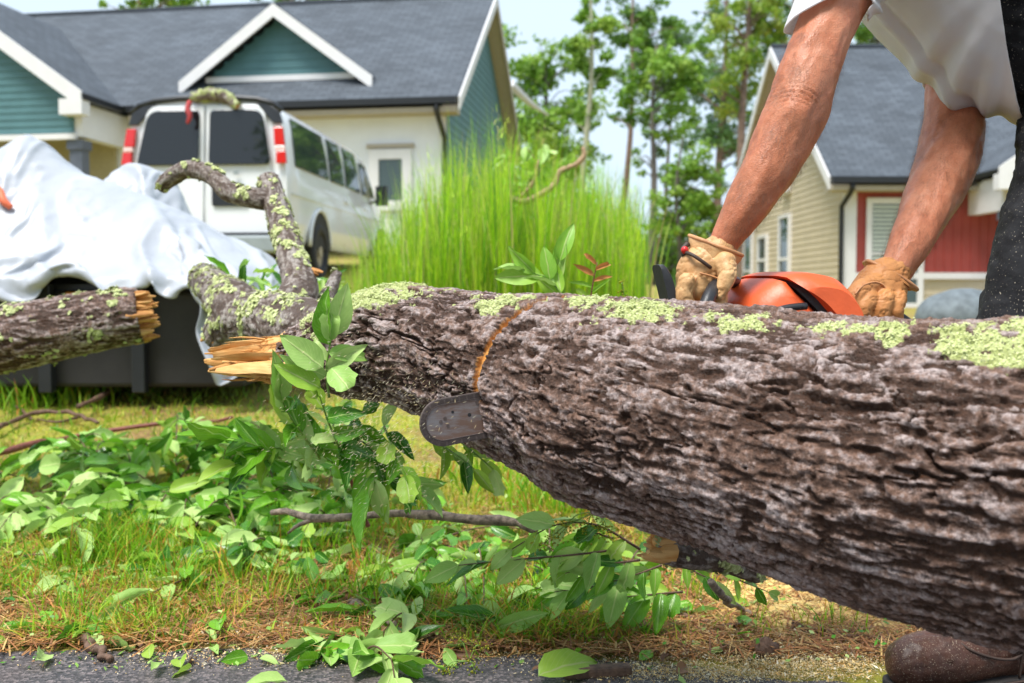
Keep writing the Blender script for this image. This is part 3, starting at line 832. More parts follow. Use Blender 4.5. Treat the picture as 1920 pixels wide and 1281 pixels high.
# ------------------------------------------------------------------ white passenger van
def build_van():
    z0 = 0.83
    ph = R(5.0)
    rr = np.array([-2.556, 11.5])                           # rear right corner
    c = rr - 1.0 * np.array([math.cos(ph), -math.sin(ph)])
    van = empty('parked_van', (c[0], c[1], z0), (0, 0, -ph), label='white passenger van seen from behind, parked before the teal house', cat='van')
    # cross-sections: half-width by height, lofted along y (0 = rear)
    zs = np.array([0.42, 0.48, 0.70, 1.00, 1.18, 1.24, 1.50, 1.78, 1.92, 2.01, 2.06, 2.085])
    hw = np.array([0.92, 0.955, 0.985, 0.995, 0.995, 0.985, 0.955, 0.915, 0.875, 0.79, 0.60, 0.30])
    st = [(0.0, 0.975, 1.0), (0.06, 0.995, 1.0), (0.5, 1.0, 1.0), (2.0, 1.0, 1.0), (3.6, 1.0, 1.0), (4.1, 1.0, 0.975), (4.75, 0.99, 0.70), (5.5, 0.94, 0.56), (5.72, 0.86, 0.50)]
    ring = []
    v = []
    for y, w, hs in st:
        zz = 0.42 + (zs - 0.42) * hs
        lean = 0.10 * np.clip((zs - 1.2) / 0.9, 0, 1) if y < 0.3 else 0 * zs
        xs = hw * w
        ps = [(x, y + l, z) for x, z, l in zip(xs, zz, lean)] + [(-x, y + l, z) for x, z, l in zip(xs[::-1], zz[::-1], np.asarray(lean)[::-1])]
        v += ps
    n = 2 * len(zs); f = []
    for i in range(len(st) - 1):
        for j in range(n):
            k = (j + 1) % n
            f.append((i * n + j, (i + 1) * n + j, (i + 1) * n + k, i * n + k))
    f.append(tuple(range(n))); f.append(tuple(range((len(st) - 1) * n, len(st) * n))[::-1])
    mb = MB().add(v, f)
    body = mb.build('body', MT['van_white'], van, True)
    e = body.modifiers.new('e', 'EDGE_SPLIT'); e.split_angle = R(40)
    # wheel wells as dark arches proud of the side
    def yl(z): return 0.10 * min(max((z - 1.2) / 0.9, 0), 1)
    for s in (-1, 1):
        for yc in (1.28, 4.7):
            w = MB()
            arc = [(yc + 0.47 * math.cos(a), 0.40 + 0.47 * math.sin(a)) for a in np.linspace(0.0, math.pi, 15)]
            w.prism(arc, 0, s * 0.86, s * 0.999); w.build('wheel_well', MT['rubber'], van)
            lip = MB(); lip.tube([(s * 1.0, yc + 0.475 * math.cos(a), 0.42 + 0.475 * math.sin(a)) for a in np.linspace(0, math.pi, 15)], 0.025, 6)
            lip.build('wheel_arch', MT['van_white'], van, True)
            wh = empty('wheel', (s * 0.90, yc, 0.37), parent=van)
            ring_ = []
            t = MB()
            prof = [(-0.11, 0.22), (-0.115, 0.33), (-0.09, 0.365), (0.09, 0.365), (0.115, 0.33), (0.11, 0.22)]
            vv = []; ff = []
            for a in np.linspace(0, 2 * math.pi, 28, endpoint=False):
                vv += [(x, r_ * math.cos(a), r_ * math.sin(a)) for x, r_ in prof]
            m6 = len(prof)
            for i in range(28):
                for j in range(m6):
                    a, b = i, (i + 1) % 28
                    ff.append((a * m6 + j, b * m6 + j, b * m6 + (j + 1) % m6, a * m6 + (j + 1) % m6))
            MB().add(vv, ff).build('tyre', MT['rubber'], wh, True)
            r_ = MB(); r_.prism([(0.22 * math.cos(a), 0.22 * math.sin(a)) for a in np.linspace(0, 2 * math.pi, 20, endpoint=False)], 0, -0.07, 0.07)
            r_.prism([(0.07 * math.cos(a), 0.07 * math.sin(a)) for a in np.linspace(0, 2 * math.pi, 12, endpoint=False)], 0, -0.10, 0.10)
            r_.build('rim', MT['rim'], wh)
    def rear_panel(poly, th, name, mat, parent, lift=0.0):
        """poly in (x,z) on the rear face, leaning with it"""
        n = len(poly); v = []
        for x, z in poly: v.append((x, yl(z) - 0.012 - lift, z))
        for x, z in poly: v.append((x, yl(z) - 0.012 - lift - th, z))
        f = [tuple(range(n)), tuple(range(2 * n - 1, n - 1, -1))] + [(i, (i + 1) % n, n + (i + 1) % n, n + i) for i in range(n)]
        return MB().add(v, f).build(name, mat, parent, bevel=0.008)
    def rounded(x0, x1, z0, z1, r=0.06, taper=0.0, side=1):
        """rounded quad, the outer top corner pulled in by taper"""
        pts = []
        cs = [(x0, z0), (x1, z0), (x1 - (taper if side > 0 else 0), z1), (x0 + (taper if side < 0 else 0), z1)]
        for i in range(4):
            p = np.array(cs[i]); a = np.array(cs[i - 1]) - p; b = np.array(cs[(i + 1) % 4]) - p
            a = a / np.linalg.norm(a); b = b / np.linalg.norm(b)
            rr_ = r * (2.0 if (i == 2 and side > 0) or (i == 3 and side < 0) else 1.0)
            for t in np.linspace(0, 1, 5):
                q = p + a * rr_ * (1 - t) ** 2 + b * rr_ * t ** 2
                pts.append(tuple(q))
        return pts
    for s in (-1, 1):
        x0, x1 = (0.012, 0.87) if s > 0 else (-0.87, -0.012)
        d = rear_panel(rounded(x0, x1, 0.52, 2.01, 0.06, 0.17, s), 0.03, 'rear_door', MT['van_white'], van)
        g0, g1 = (0.06, 0.80) if s > 0 else (-0.80, -0.06)
        rear_panel(rounded(g0, g1, 1.315, 1.955, 0.07, 0.12, s), 0.012, 'rear_window', MT['glass_dark'], d, 0.03)
        for hz in (0.7, 1.1):
            MB().box(min(s * 0.845, s * 0.88), max(s * 0.845, s * 0.88), -0.06, -0.01, hz, hz + 0.1).build('hinge', MT['van_white'], d)
        # tail light with a clear middle lens, black panel above it
        for (a, b, m, nm) in ((1.535, 1.745, 'red_lens', 'tail_light'), (1.475, 1.53, 'clear_lens', 'tail_light_lens'), (1.325, 1.47, 'red_lens', 'tail_light')):
            def hx(z): return float(np.interp(z, zs, hw))
            poly = [(s * (hx(a) - 0.115), a), (s * (hx(a) + 0.006), a), (s * (hx(b) + 0.006), b), (s * (hx(b) - 0.10), b)]
            rear_panel(poly, 0.05, nm, MT[m], van)
        poly = [(s * (hx(1.79) - 0.10), 1.79), (s * (hx(1.79) + 0.012), 1.79), (s * (hx(1.93) + 0.012), 1.93), (s * (hx(2.03) + 0.01), 2.03), (s * (hx(2.03) - 0.12), 2.03)]
        rear_panel(poly, 0.03, 'corner_trim', MT['van_black'], van)
    arch = [(x, z) for x, z in zip(np.r_[hw[8:], -hw[8:][::-1]] * 1.02, np.r_[zs[8:], zs[8:][::-1]] + 0.015)]
    a_ = MB(); a_.tube([(x, 0.07, z) for x, z in arch], 0.035, 6); a_.build('roof_edge_trim', MT['van_black'], van, True)
    rear_panel(rounded(0.10, 0.52, 0.84, 1.08, 0.03), 0.006, 'plate_recess', MT['van_black'], van, 0.03)
    MB().box(-0.96, 0.96, -0.16, 0.02, 0.30, 0.50).build('bumper', MT['chrome_dull'], van, bevel=0.03)
    MB().box(-0.9, 0.9, -0.10, 0.3, 0.50, 0.535).build('bumper_step', MT['van_black'], van)
    MB().box(0.36, 0.42, -0.055, -0.04, 1.20, 1.24).build('lock', MT['chrome_dull'], van)
    # side windows following the tumblehome
    def side_panel(pts, name, mat, parent, off=0.006, th=0.012):
        v = []
        for y, z in pts: v.append((np.interp(z, zs, hw) + off, y, z))
        for y, z in pts: v.append((np.interp(z, zs, hw) + off + th, y, z))
        n = len(pts)
        f = [tuple(range(n)), tuple(range(2 * n - 1, n - 1, -1))] + [(i, (i + 1) % n, n + (i + 1) % n, n + i) for i in range(n)]
        MB().add(v, f).build(name, mat, parent)
    for y0, y1 in ((0.30, 1.72), (1.84, 2.55), (2.67, 3.45)):
        side_panel([(y0, 1.33), (y1, 1.33), (y1, 1.6), (y1 - 0.02, 1.90), (y0 + 0.08, 1.90), (y0 + 0.03, 1.6)], 'side_window', MT['glass_side'], van)
    side_panel([(3.62, 1.33), (4.42, 1.33), (4.28, 1.52), (4.02, 1.80), (3.64, 1.80)], 'side_window', MT['glass_side'], van)
    for y0 in (1.78, 2.61, 3.53):
        side_panel([(y0 - 0.006, 0.5), (y0 + 0.006, 0.5), (y0 + 0.006, 1.2), (y0 - 0.006, 1.2)], 'door_seam', MT['van_black'], van, 0.001, 0.003)
    for y0 in (2.5, 3.65):
        MB().box(0.995, 1.03, y0, y0 + 0.16, 1.1, 1.14).build('door_handle', MT['van_white'], van)
    side_panel([(0.1, 0.98), (5.0, 0.98), (5.0, 1.01), (0.1, 1.01)], 'body_crease', MT['van_white'], van, 0.0, 0.012)
    m_ = MB(); m_.tube([(0.98, 4.2, 1.25), (1.15, 4.15, 1.3)], 0.02, 6); m_.box(1.08, 1.26, 4.08, 4.18, 1.2, 1.5); m_.build('wing_mirror', MT['van_black'], van)
    return van
build_van()

# ------------------------------------------------------------------ trees behind the houses
def leaf_cloud(centres, radii, n, size, cols, seed, flat=0.75):
    """n leaf quads in clumps -> verts, quads, colours"""
    rg = np.random.default_rng(seed)
    centres = np.asarray(centres); radii = np.asarray(radii)
    w = radii ** 2; k = rg.choice(len(centres), n, p=w / w.sum())
    d = rg.normal(size=(n, 3)); d /= np.linalg.norm(d, axis=1)[:, None]
    r = rg.random(n) ** 0.5 * (1 + 0.35 * np.abs(rg.normal(size=n)))
    pos = centres[k] + d * (radii[k] * r)[:, None] * np.array([1, 1, flat])
    nr = rg.normal(size=(n, 3)) + np.array([0, 0, 0.8]); nr /= np.linalg.norm(nr, axis=1)[:, None]
    t = np.cross(nr, rg.normal(size=(n, 3))); t /= np.linalg.norm(t, axis=1)[:, None]
    b = np.cross(nr, t)
    s = size * (0.6 + 0.8 * rg.random(n))[:, None]
    v = np.stack([pos - t * s, pos - b * s * 0.45, pos + t * s, pos + b * s * 0.45], 1).reshape(-1, 3)
    q = np.arange(4 * n).reshape(-1, 4)
    cols = np.asarray(cols)
    ck = rg.random(len(centres))
    u = np.clip(ck[k] * 0.55 + rg.random(n) * 0.5, 0, 0.999) * (len(cols) - 1)
    i = np.floor(u).astype(int); fr = (u - i)[:, None]
    c = cols[i] * (1 - fr) + cols[np.minimum(i + 1, len(cols) - 1)] * fr
    return v, q, np.repeat(c, 4, 0)

GREENS = {'deep': [(0.05, 0.12, 0.02), (0.13, 0.27, 0.04), (0.26, 0.42, 0.07)],
          'bright': [(0.09, 0.21, 0.02), (0.24, 0.43, 0.05), (0.42, 0.56, 0.11)],
          'blue': [(0.06, 0.14, 0.05), (0.13, 0.26, 0.08), (0.24, 0.40, 0.13)],
          'amber': [(0.11, 0.24, 0.02), (0.27, 0.42, 0.05), (0.46, 0.46, 0.08)]}

def tree(name, label, px, d, z_top_px, trunk_r, crown, pal, bark, seed, n_leaf=2600, lean=0.0, size=0.16, group=None, limbs=True):
    """px: trunk column, d: distance; crown: list of (px,py,rad px) clumps"""
    rg = np.random.default_rng(seed)
    x0 = (px - 960) / F * d
    zb = float(ground(x0, d)) - 0.1
    top = P(px + lean, z_top_px, d)
    root = empty(name, (x0, d, zb), label=label, cat='tree', group=group)
    pts = []
    for t in np.linspace(0, 1, 9):
        pts.append((lean / F * d * t + 0.10 * math.sin(t * 7 + seed), 0.08 * math.sin(t * 5 + seed * 2), (top[2] - zb) * t))
    pts = np.array(pts)
    rad = trunk_r * (1 - 0.78 * np.linspace(0, 1, 9))
    mb = MB(); mb.add(*ctube(pts, rad, 9, 26))
    cs, rs = [], []
    for cx, cy, rp in crown:
        base = P(cx, cy, d)
        rm = rp / F * d
        k = max(6, int(rp / 4))
        for j in range(k):
            off = rg.normal(size=3) * np.array([0.62, 0.62, 0.5]) * rm
            cs.append(base + off - np.array([x0, d, zb])); rs.append(rm * rg.uniform(0.14, 0.5))
    cs = np.array(cs); rs = np.array(rs)
    if limbs:
        for c in cs[::2]:
            zt = max(0.15 * pts[-1][2], min(c[2] - 0.35 * np.hypot(c[0], c[1]) - 0.3, pts[-1][2] * 0.97))
            i = np.interp(zt, pts[:, 2], np.arange(9)); a = np.array([np.interp(zt, pts[:, 2], pts[:, 0]), np.interp(zt, pts[:, 2], pts[:, 1]), zt])
            mid = (a + c) / 2 + np.array([0, 0, 0.12 * np.linalg.norm(c - a)]) + rg.normal(size=3) * 0.08
            r0 = np.interp(zt, pts[:, 2], rad) * 0.42
            mb.add(*ctube([a, mid, c], [r0, r0 * 0.6, r0 * 0.2], 5, 7))
    mb.build('trunk', bark, root, True)
    v, q, col = leaf_cloud(cs, rs, int(n_leaf * 1.45), size * 0.70, GREENS[pal], seed)
    me = mesh_np('crown', v, q); attr_col(me, 'Col', col)
    obj('crown', me, MT['foliage'], root)
    return root

GT = 'tall trees behind the houses'
PB, GB, LB = MT['tree_bark'], MT['tree_bark_grey'], MT['tree_bark_pale']
tree('broadleaf_tree', 'bushy bright green tree right beside the teal house gable', 1010, 34, 120, 0.16,
     [(1010, 130, 60), (980, 160, 45), (1050, 190, 60), (1000, 230, 55), (1060, 270, 60), (1020, 310, 60), (980, 250, 35), (1060, 130, 40), (1040, 90, 30)], 'bright', GB, 21, 4200, 10, group=GT)
tree('slender_tree', 'pale barked slender tree rising highest beside the bushy green tree', 1092, 30, -60, 0.13,
     [(1105, 70, 34), (1080, 90, 28), (1120, 140, 30), (1095, 220, 26), (1085, 300, 30), (1100, 20, 22), (1125, 50, 22)], 'bright', LB, 22, 1500, 14, group=GT)
tree('pine_tree', 'thin reddish brown trunk in the gap between the houses', 1160, 40, -40, 0.17,
     [(1200, 20, 50), (1180, 70, 40), (1150, 40, 28), (1210, 90, 38), (1240, 50, 38), (1160, 140, 22), (1150, 220, 16)], 'deep', PB, 23, 2600, 30, group=GT)
tree('leaning_tree', 'dark leaning trunk with rounded crown left of the bare arm', 1212, 36, 90, 0.17,
     [(1235, 130, 50), (1270, 160, 50), (1210, 170, 40), (1290, 120, 38), (1240, 210, 42), (1280, 230, 34), (1215, 260, 26), (1200, 300, 22)], 'bright', GB, 24, 3400, 18, group=GT)
tree('broadleaf_tree', 'low green tree near the left glove, lit yellowish on top', 1268, 30, 260, 0.10,
     [(1290, 320, 44), (1260, 350, 40), (1310, 360, 40), (1280, 400, 44), (1245, 400, 30), (1320, 400, 34), (1290, 440, 40)], 'bright', GB, 25, 3200, 6, size=0.13, group=GT)
tree('broadleaf_tree', 'small dark understorey tree below the bushy tree beside the grass', 1050, 38, 200, 0.12,
     [(1050, 280, 44), (1030, 330, 44), (1075, 330, 36), (1050, 370, 36), (1000, 300, 30)], 'deep', GB, 26, 2400, 2, group=GT)
tree('tall_pine', 'tall pine with amber needles left of the red house roof', 1385, 42, -120, 0.24,
     [(1390, 20, 46), (1360, 70, 44), (1410, 90, 44), (1440, 40, 40), (1450, 10, 34), (1375, 140, 42), (1400, 180, 40), (1420, 20, 30)], 'amber', PB, 27, 3600, 12, group=GT)
tree('tall_pine', 'tall dark pine nearest the raised elbow', 1345, 46, -80, 0.24,
     [(1330, 20, 34), (1350, 140, 44), (1320, 160, 40), (1370, 200, 44), (1340, 250, 44), (1310, 270, 34), (1365, 290, 36), (1330, 340, 34), (1380, 250, 34)], 'blue', PB, 28, 3800, 10, group=GT)
tree('tall_pine', 'tall pine between the raised arm and the shirt', 1478, 44, -60, 0.22,
     [(1470, 20, 40), (1440, 60, 36), (1500, 50, 40), (1530, 90, 34), (1460, 110, 34)], 'deep', PB, 29, 2200, 6, group=GT)
tree('broadleaf_tree', 'green crown showing over the red house ridge below the shirt', 1640, 46, 0, 0.2,
     [(1620, 60, 34), (1650, 50, 36), (1600, 40, 36), (1670, 70, 34), (1690, 90, 30), (1630, 90, 30)], 'deep', GB, 30, 1800, 4, group=GT)
tree('broadleaf_tree', 'dark green tree filling the gap beside the left glove', 1225, 48, 330, 0.14,
     [(1220, 470, 46), (1250, 500, 46), (1290, 480, 46), (1330, 470, 40), (1200, 510, 34), (1270, 440, 40), (1350, 500, 34)], 'deep', GB, 31, 3600, 4, group=GT)
tree('pine_tree', 'crown of pine showing over the left end of the teal roof', 268, 42, -120, 0.22,
     [(230, 5, 24), (260, -10, 30), (300, 0, 34), (345, 5, 30), (380, 0, 22), (300, -50, 50)], 'bright', PB, 32, 2600, 8, group=GT)
tree('broadleaf_tree', 'dark foliage just showing over the teal roof above the decorative gable', 545, 44, -100, 0.2,
     [(500, -12, 26), (540, -16, 30), (590, -12, 30), (625, -16, 26)], 'deep', GB, 33, 1600, 6, group=GT)
tree('pine_tree', 'spindly pine with dark bark right of the leaning trunk', 1248, 52, 60, 0.15,
     [(1250, 80, 26), (1262, 120, 22), (1240, 320, 18), (1255, 200, 24), (1300, 60, 30), (1330, 90, 26)], 'blue', GB, 34, 1500, 6, group=GT)
def far_wood():
    rg = np.random.default_rng(40)
    cs, rs = [], []
    for i in range(150):
        px = rg.uniform(930, 1400); d = rg.uniform(55, 75)
        cs.append(P(px, 0, d) * np.array([1, 1, 0]) + np.array([0, 0, rg.uniform(0.8, 3.6)])); rs.append(rg.uniform(0.8, 1.6))
    v, q, col = leaf_cloud(cs, rs, 9000, 0.26, GREENS['deep'], 41)
    me = mesh_np('far_undergrowth', v, q); attr_col(me, 'Col', col)
    obj('far_undergrowth', me, MT['foliage'], kind='stuff', label='dark undergrowth along the far edge of the wood')
far_wood()

# trees on the other side of the road, mirrored in the van's rear windows
def street_tree(label, x, y, h, seed):
    rg = np.random.default_rng(seed)
    root = empty('street_tree', (x, y, -0.1), label=label, cat='tree', group='trees across the road')
    mb = MB(); pts = np.array([(0.1 * math.sin(t * 5 + seed), 0.1 * math.cos(t * 4), h * t) for t in np.linspace(0, 1, 8)])
    mb.add(*ctube(pts, 0.2 * (1 - 0.8 * np.linspace(0, 1, 8)), 8, 16))
    cs = np.stack([rg.normal(0, 0.16 * h, 34), rg.normal(0, 0.16 * h, 34), rg.uniform(0.28 * h, 1.02 * h, 34)], 1)
    for c in cs[::3]:
        z = max(0.2 * h, c[2] - 1.0); a = np.array([np.interp(z, pts[:, 2], pts[:, 0]), np.interp(z, pts[:, 2], pts[:, 1]), z])
        mb.add(*ctube([a, (a + c) / 2 + (0, 0, .2), c], [.06, .04, .015], 5, 6))
    mb.build('trunk', MT['tree_bark_grey'], root, True)
    v, q, col = leaf_cloud(cs, rg.uniform(0.6, 1.7, 34), 3600, 0.28, GREENS['deep'], seed)
    me = mesh_np('crown', v, q); attr_col(me, 'Col', col); obj('crown', me, MT['foliage'], root)
for i, (x, y, h) in enumerate([(-9.5, -16, 9), (-5.5, -19, 10.5), (-1.5, -15, 8), (3.0, -20, 10), (-13, -21, 10), (8, -17, 9)]):
    street_tree('%s tree from the left in the row across the road behind the photographer' % ['second', 'third', 'fourth', 'fifth', 'first', 'sixth'][i], x, y, h * 1.7, 300 + i)

# ------------------------------------------------------------------ fallen trunk and logs
def bark_log(path, radii, ds, na, seed, plate=0.007, lich=None, kerf=None, bend_noise=0.012, dense=None, s_scale=1.0, lichen_bias=0.0, cap=True):
    """bark covered log: returns mesh with h / lichen / kerf attributes (world coordinates).
    lich: list of (centre, radius, strength); kerf: (point, normal, half width, depth, test)"""
    L = np.linalg.norm(np.diff(np.asarray(path), axis=0), axis=1).sum()
    fine = resample(path, 600, radii)
    cum = np.concatenate([[0], np.cumsum(np.linalg.norm(np.diff(fine[:, :3], axis=0), axis=1))])
    if dense:
        a, b, dd = dense
        s = np.concatenate([np.arange(0, a * cum[-1], ds), np.arange(a * cum[-1], b * cum[-1], dd), np.arange(b * cum[-1], cum[-1], ds)])
    else:
        s = np.arange(0, cum[-1], ds)
    C = np.stack([np.interp(s, cum, fine[:, k]) for k in range(3)], 1); rad = np.interp(s, cum, fine[:, 3])
    T, N, B = frames(C)
    m = len(s)
    a = np.linspace(0, 2 * np.pi, na, endpoint=False)
    ca, sa = np.cos(a), np.sin(a)
    dirv = N[:, None, :] * ca[None, :, None] + B[:, None, :] * sa[None, :, None]
    S = np.repeat(s, na); RR = np.repeat(rad, na)
    CA = np.tile(ca, m); SA = np.tile(sa, m)
    base = (C[:, None, :] + dirv * rad[:, None, None]).reshape(-1, 3)
    dv = dirv.reshape(-1, 3)
    q = np.stack([S, CA * RR, SA * RR], 1)                    # log space, metres
    warp = np.stack([fbm(q * 14, 3, seed + 1), fbm(q * 14 + 5, 3, seed + 2), fbm(q * 14 + 9, 3, seed + 3)], 1)
    big = fbm(q * np.array([2.2, 4, 4]), 3, seed + 4)
    # flaky layers: terraces of stretched noise, torn edges
    q2 = q + warp * 0.010
    n1 = fbm(q2 * np.array([9.5 * s_scale, 62, 62]), 4, seed + 30, 0.6)
    n2 = fbm(q2 * np.array([30 * s_scale, 120, 120]) + 3, 3, seed + 36, 0.6)
    def terrace(n, k, w):
        x = n * k; f = np.floor(x); return (f + smooth(0.5 - w, 0.5 + w, x - f)) / k
    ter = terrace(n1, 5.0, 0.13) * 0.62 + terrace(n2, 3.4, 0.12) * 0.50
    # long lens shaped fissures, strongest on some stretches
    rid = np.abs(fbm(q2 * np.array([4.6 * s_scale, 36, 36]) + 11, 3, seed + 40))
    amt = smooth(-0.25, 0.3, fbm(q * np.array([5, 11, 11]), 3, seed + 44))
    fis = (1 - smooth(0.0, 0.055, rid)) * (0.25 + 0.75 * amt)
    rid2 = np.abs(fbm(q2 * np.array([22 * s_scale, 62, 62]) + 4, 3, seed + 46))
    fis2 = (1 - smooth(0.0, 0.09, rid2)) * smooth(-0.1, 0.3, fbm(q * 9, 2, seed + 49))
    rough = fbm(q * 150, 3, seed + 6)
    # shingled ledges: plates rise towards their lower edge, then break off
    ang = np.arctan2(SA, CA)
    ph = np.abs(ang) * np.mean(rad) / 0.024 + 1.5 * fbm(q * np.array([4.2, 20, 20]), 3, seed + 52) + 0.8 * fbm(q * np.array([13, 40, 40]), 2, seed + 56)
    saw = ph - np.floor(ph)
    saw = saw ** 1.6 * (1 - smooth(0.90, 1.0, saw))
    ledge = smooth(-0.30, 0.25, fbm(q * np.array([9, 16, 16]), 2, seed + 58))
    pits = smooth(0.26, 0.5, fbm(q * np.array([34, 58, 58]) + warp, 3, seed + 8))
    h = 0.46 + 0.70 * ter + 0.55 * (saw - 0.25) * (0.3 + 0.7 * ledge) * (0.45 + 0.55 * smooth(0.25, 0.55, S / cum[-1])) + 0.17 * rough - 1.05 * fis - 0.5 * fis2 - 0.45 * pits
    h = np.clip(h, -0.55, 1.25)
    disp = plate * (h - 0.6) + bend_noise * big * (RR / 0.15)
    # lichen
    lm = np.zeros(len(q)) + lichen_bias
    ln = fbm(q * 26, 4, seed + 20); ln2 = fbm(q * 80, 3, seed + 24)
    if lich:
        for c, r_, st in lich:
            dd = np.sqrt((((base - c)) ** 2).sum(1)) / r_
            lm = np.maximum(lm, st * np.clip(1.25 - dd ** 1.4, 0, 1))
    if lich or lichen_bias:
        up = dv[:, 2]
        lm = np.clip(lm + 0.95 * ln + 0.55 * ln2 - 0.17 + 0.10 * (up - 0.4), 0, 1) * (lm > 0.02)
    lmask = smooth(0.42, 0.62, lm)
    disp = disp + lmask * (0.0008 + 0.0022 * np.abs(ln2) + 0.0014 * rough)
    kf = np.zeros(len(q))
    if kerf:
        p0, nn, hw_, dep, test = kerf
        dist = (base - p0) @ nn + 0.0012 * fbm(q * 60, 2, 3)
        kf = (1 - smooth(hw_, hw_ * 1.8, np.abs(dist))) * test(base) * (base[:, 1] < C[:, 1].mean() + 9)
        disp = disp * (1 - kf) - kf * dep
        ragged = (1 - smooth(hw_ * 1.2, hw_ * 2.4 , np.abs(dist + 0.002 * ln2))) * test(base) * (ln2 > -0.1) * 0.75
        kf = np.maximum(kf, ragged * (np.abs(rough) > 0.22))
    v = base + dv * disp[:, None]
    i = np.arange(m * na).reshape(m, na)
    quads = np.stack([i[:-1], np.roll(i, -1, 1)[:-1], np.roll(i, -1, 1)[1:], i[1:]], -1).reshape(-1, 4)
    tris = []
    n0 = len(v)
    if cap:
        v = np.vstack([v, C[0], C[-1]])
        j = np.arange(na)
        tris = np.concatenate([np.stack([np.full(na, n0), (j + 1) % na, j], 1), np.stack([np.full(na, n0 + 1), i[-1][j], i[-1][(j + 1) % na]], 1)])
        h = np.r_[h, 0.2, 0.2]; lm = np.r_[lm, 0, 0]; kf = np.r_[kf, 1, 1]
    me = mesh_np('bark', v, quads, tris if len(tris) else None, True)
    attr(me, 'h', h); attr(me, 'lichen', lm); attr(me, 'kerf', kf)
    return me, v, dv, lmask

def lichen_flakes(v, dv, lmask, n, size, seed):
    """little curled lobes standing off the bark where the lichen grows"""
    rg = np.random.default_rng(seed)
    k = np.where(lmask > 0.75)[0]
    k = k[(v[k, 2] > -10)]
    if len(k) == 0: return None
    k = rg.choice(k, n)
    p = v[k] + rg.normal(size=(n, 3)) * 0.0015; nn = dv[k]
    t = np.cross(nn, rg.normal(size=(n, 3))); t /= np.linalg.norm(t, axis=1)[:, None]
    b = np.cross(nn, t)
    s = size * (0.5 + rg.random(n))[:, None]
    up = nn * s * (0.05 + 0.40 * rg.random(n))[:, None]
    vv = np.stack([p - t * s * 0.5, p + b * s * 0.5 + up * 0.4, p + t * s * 0.55 + up, p - b * s * 0.45 + up * 0.7], 1).reshape(-1, 3)
    q = np.arange(4 * n).reshape(-1, 4)
    c0 = np.array([0.36, 0.41, 0.13]); c1 = np.array([0.64, 0.68, 0.35])
    u = rg.random(n)[:, None]; col = np.repeat(c0 * (1 - u) + c1 * u, 4, 0)
    me = mesh_np('lichen', vv, q); attr_col(me, 'Col', col)
    return me

# silhouette of the trunk in the photograph: column, top, bottom
TR = [(556, 612, 722), (600, 594, 738), (640, 566, 745), (700, 543, 752), (750, 530, 760), (800, 538, 778), (850, 541, 798), (900, 544, 825), (950, 547, 856),
      (1000, 548, 884), (1060, 549, 915), (1120, 551, 955), (1200, 556, 990), (1300, 565, 1022), (1400, 572, 1056), (1500, 579, 1095), (1600, 583, 1132),
      (1700, 585, 1162), (1800, 588, 1188), (1920, 590, 1214), (2080, 592, 1245), (2300, 594, 1285), (2700, 600, 1350), (3100, 606, 1400)]
def tr_depth(px): return 1.0 / (0.833 + (px - 1900) * 2.27e-4)
TRUNK_PATH, TRUNK_RAD = [], []
for px, a, b in TR:
    d = tr_depth(px)
    TRUNK_PATH.append(P(px, (a + b) / 2, d)); TRUNK_RAD.append((b - a) / 2 / F * d * 0.985)
TRUNK_PATH = np.array(TRUNK_PATH); TRUNK_RAD = np.array(TRUNK_RAD)
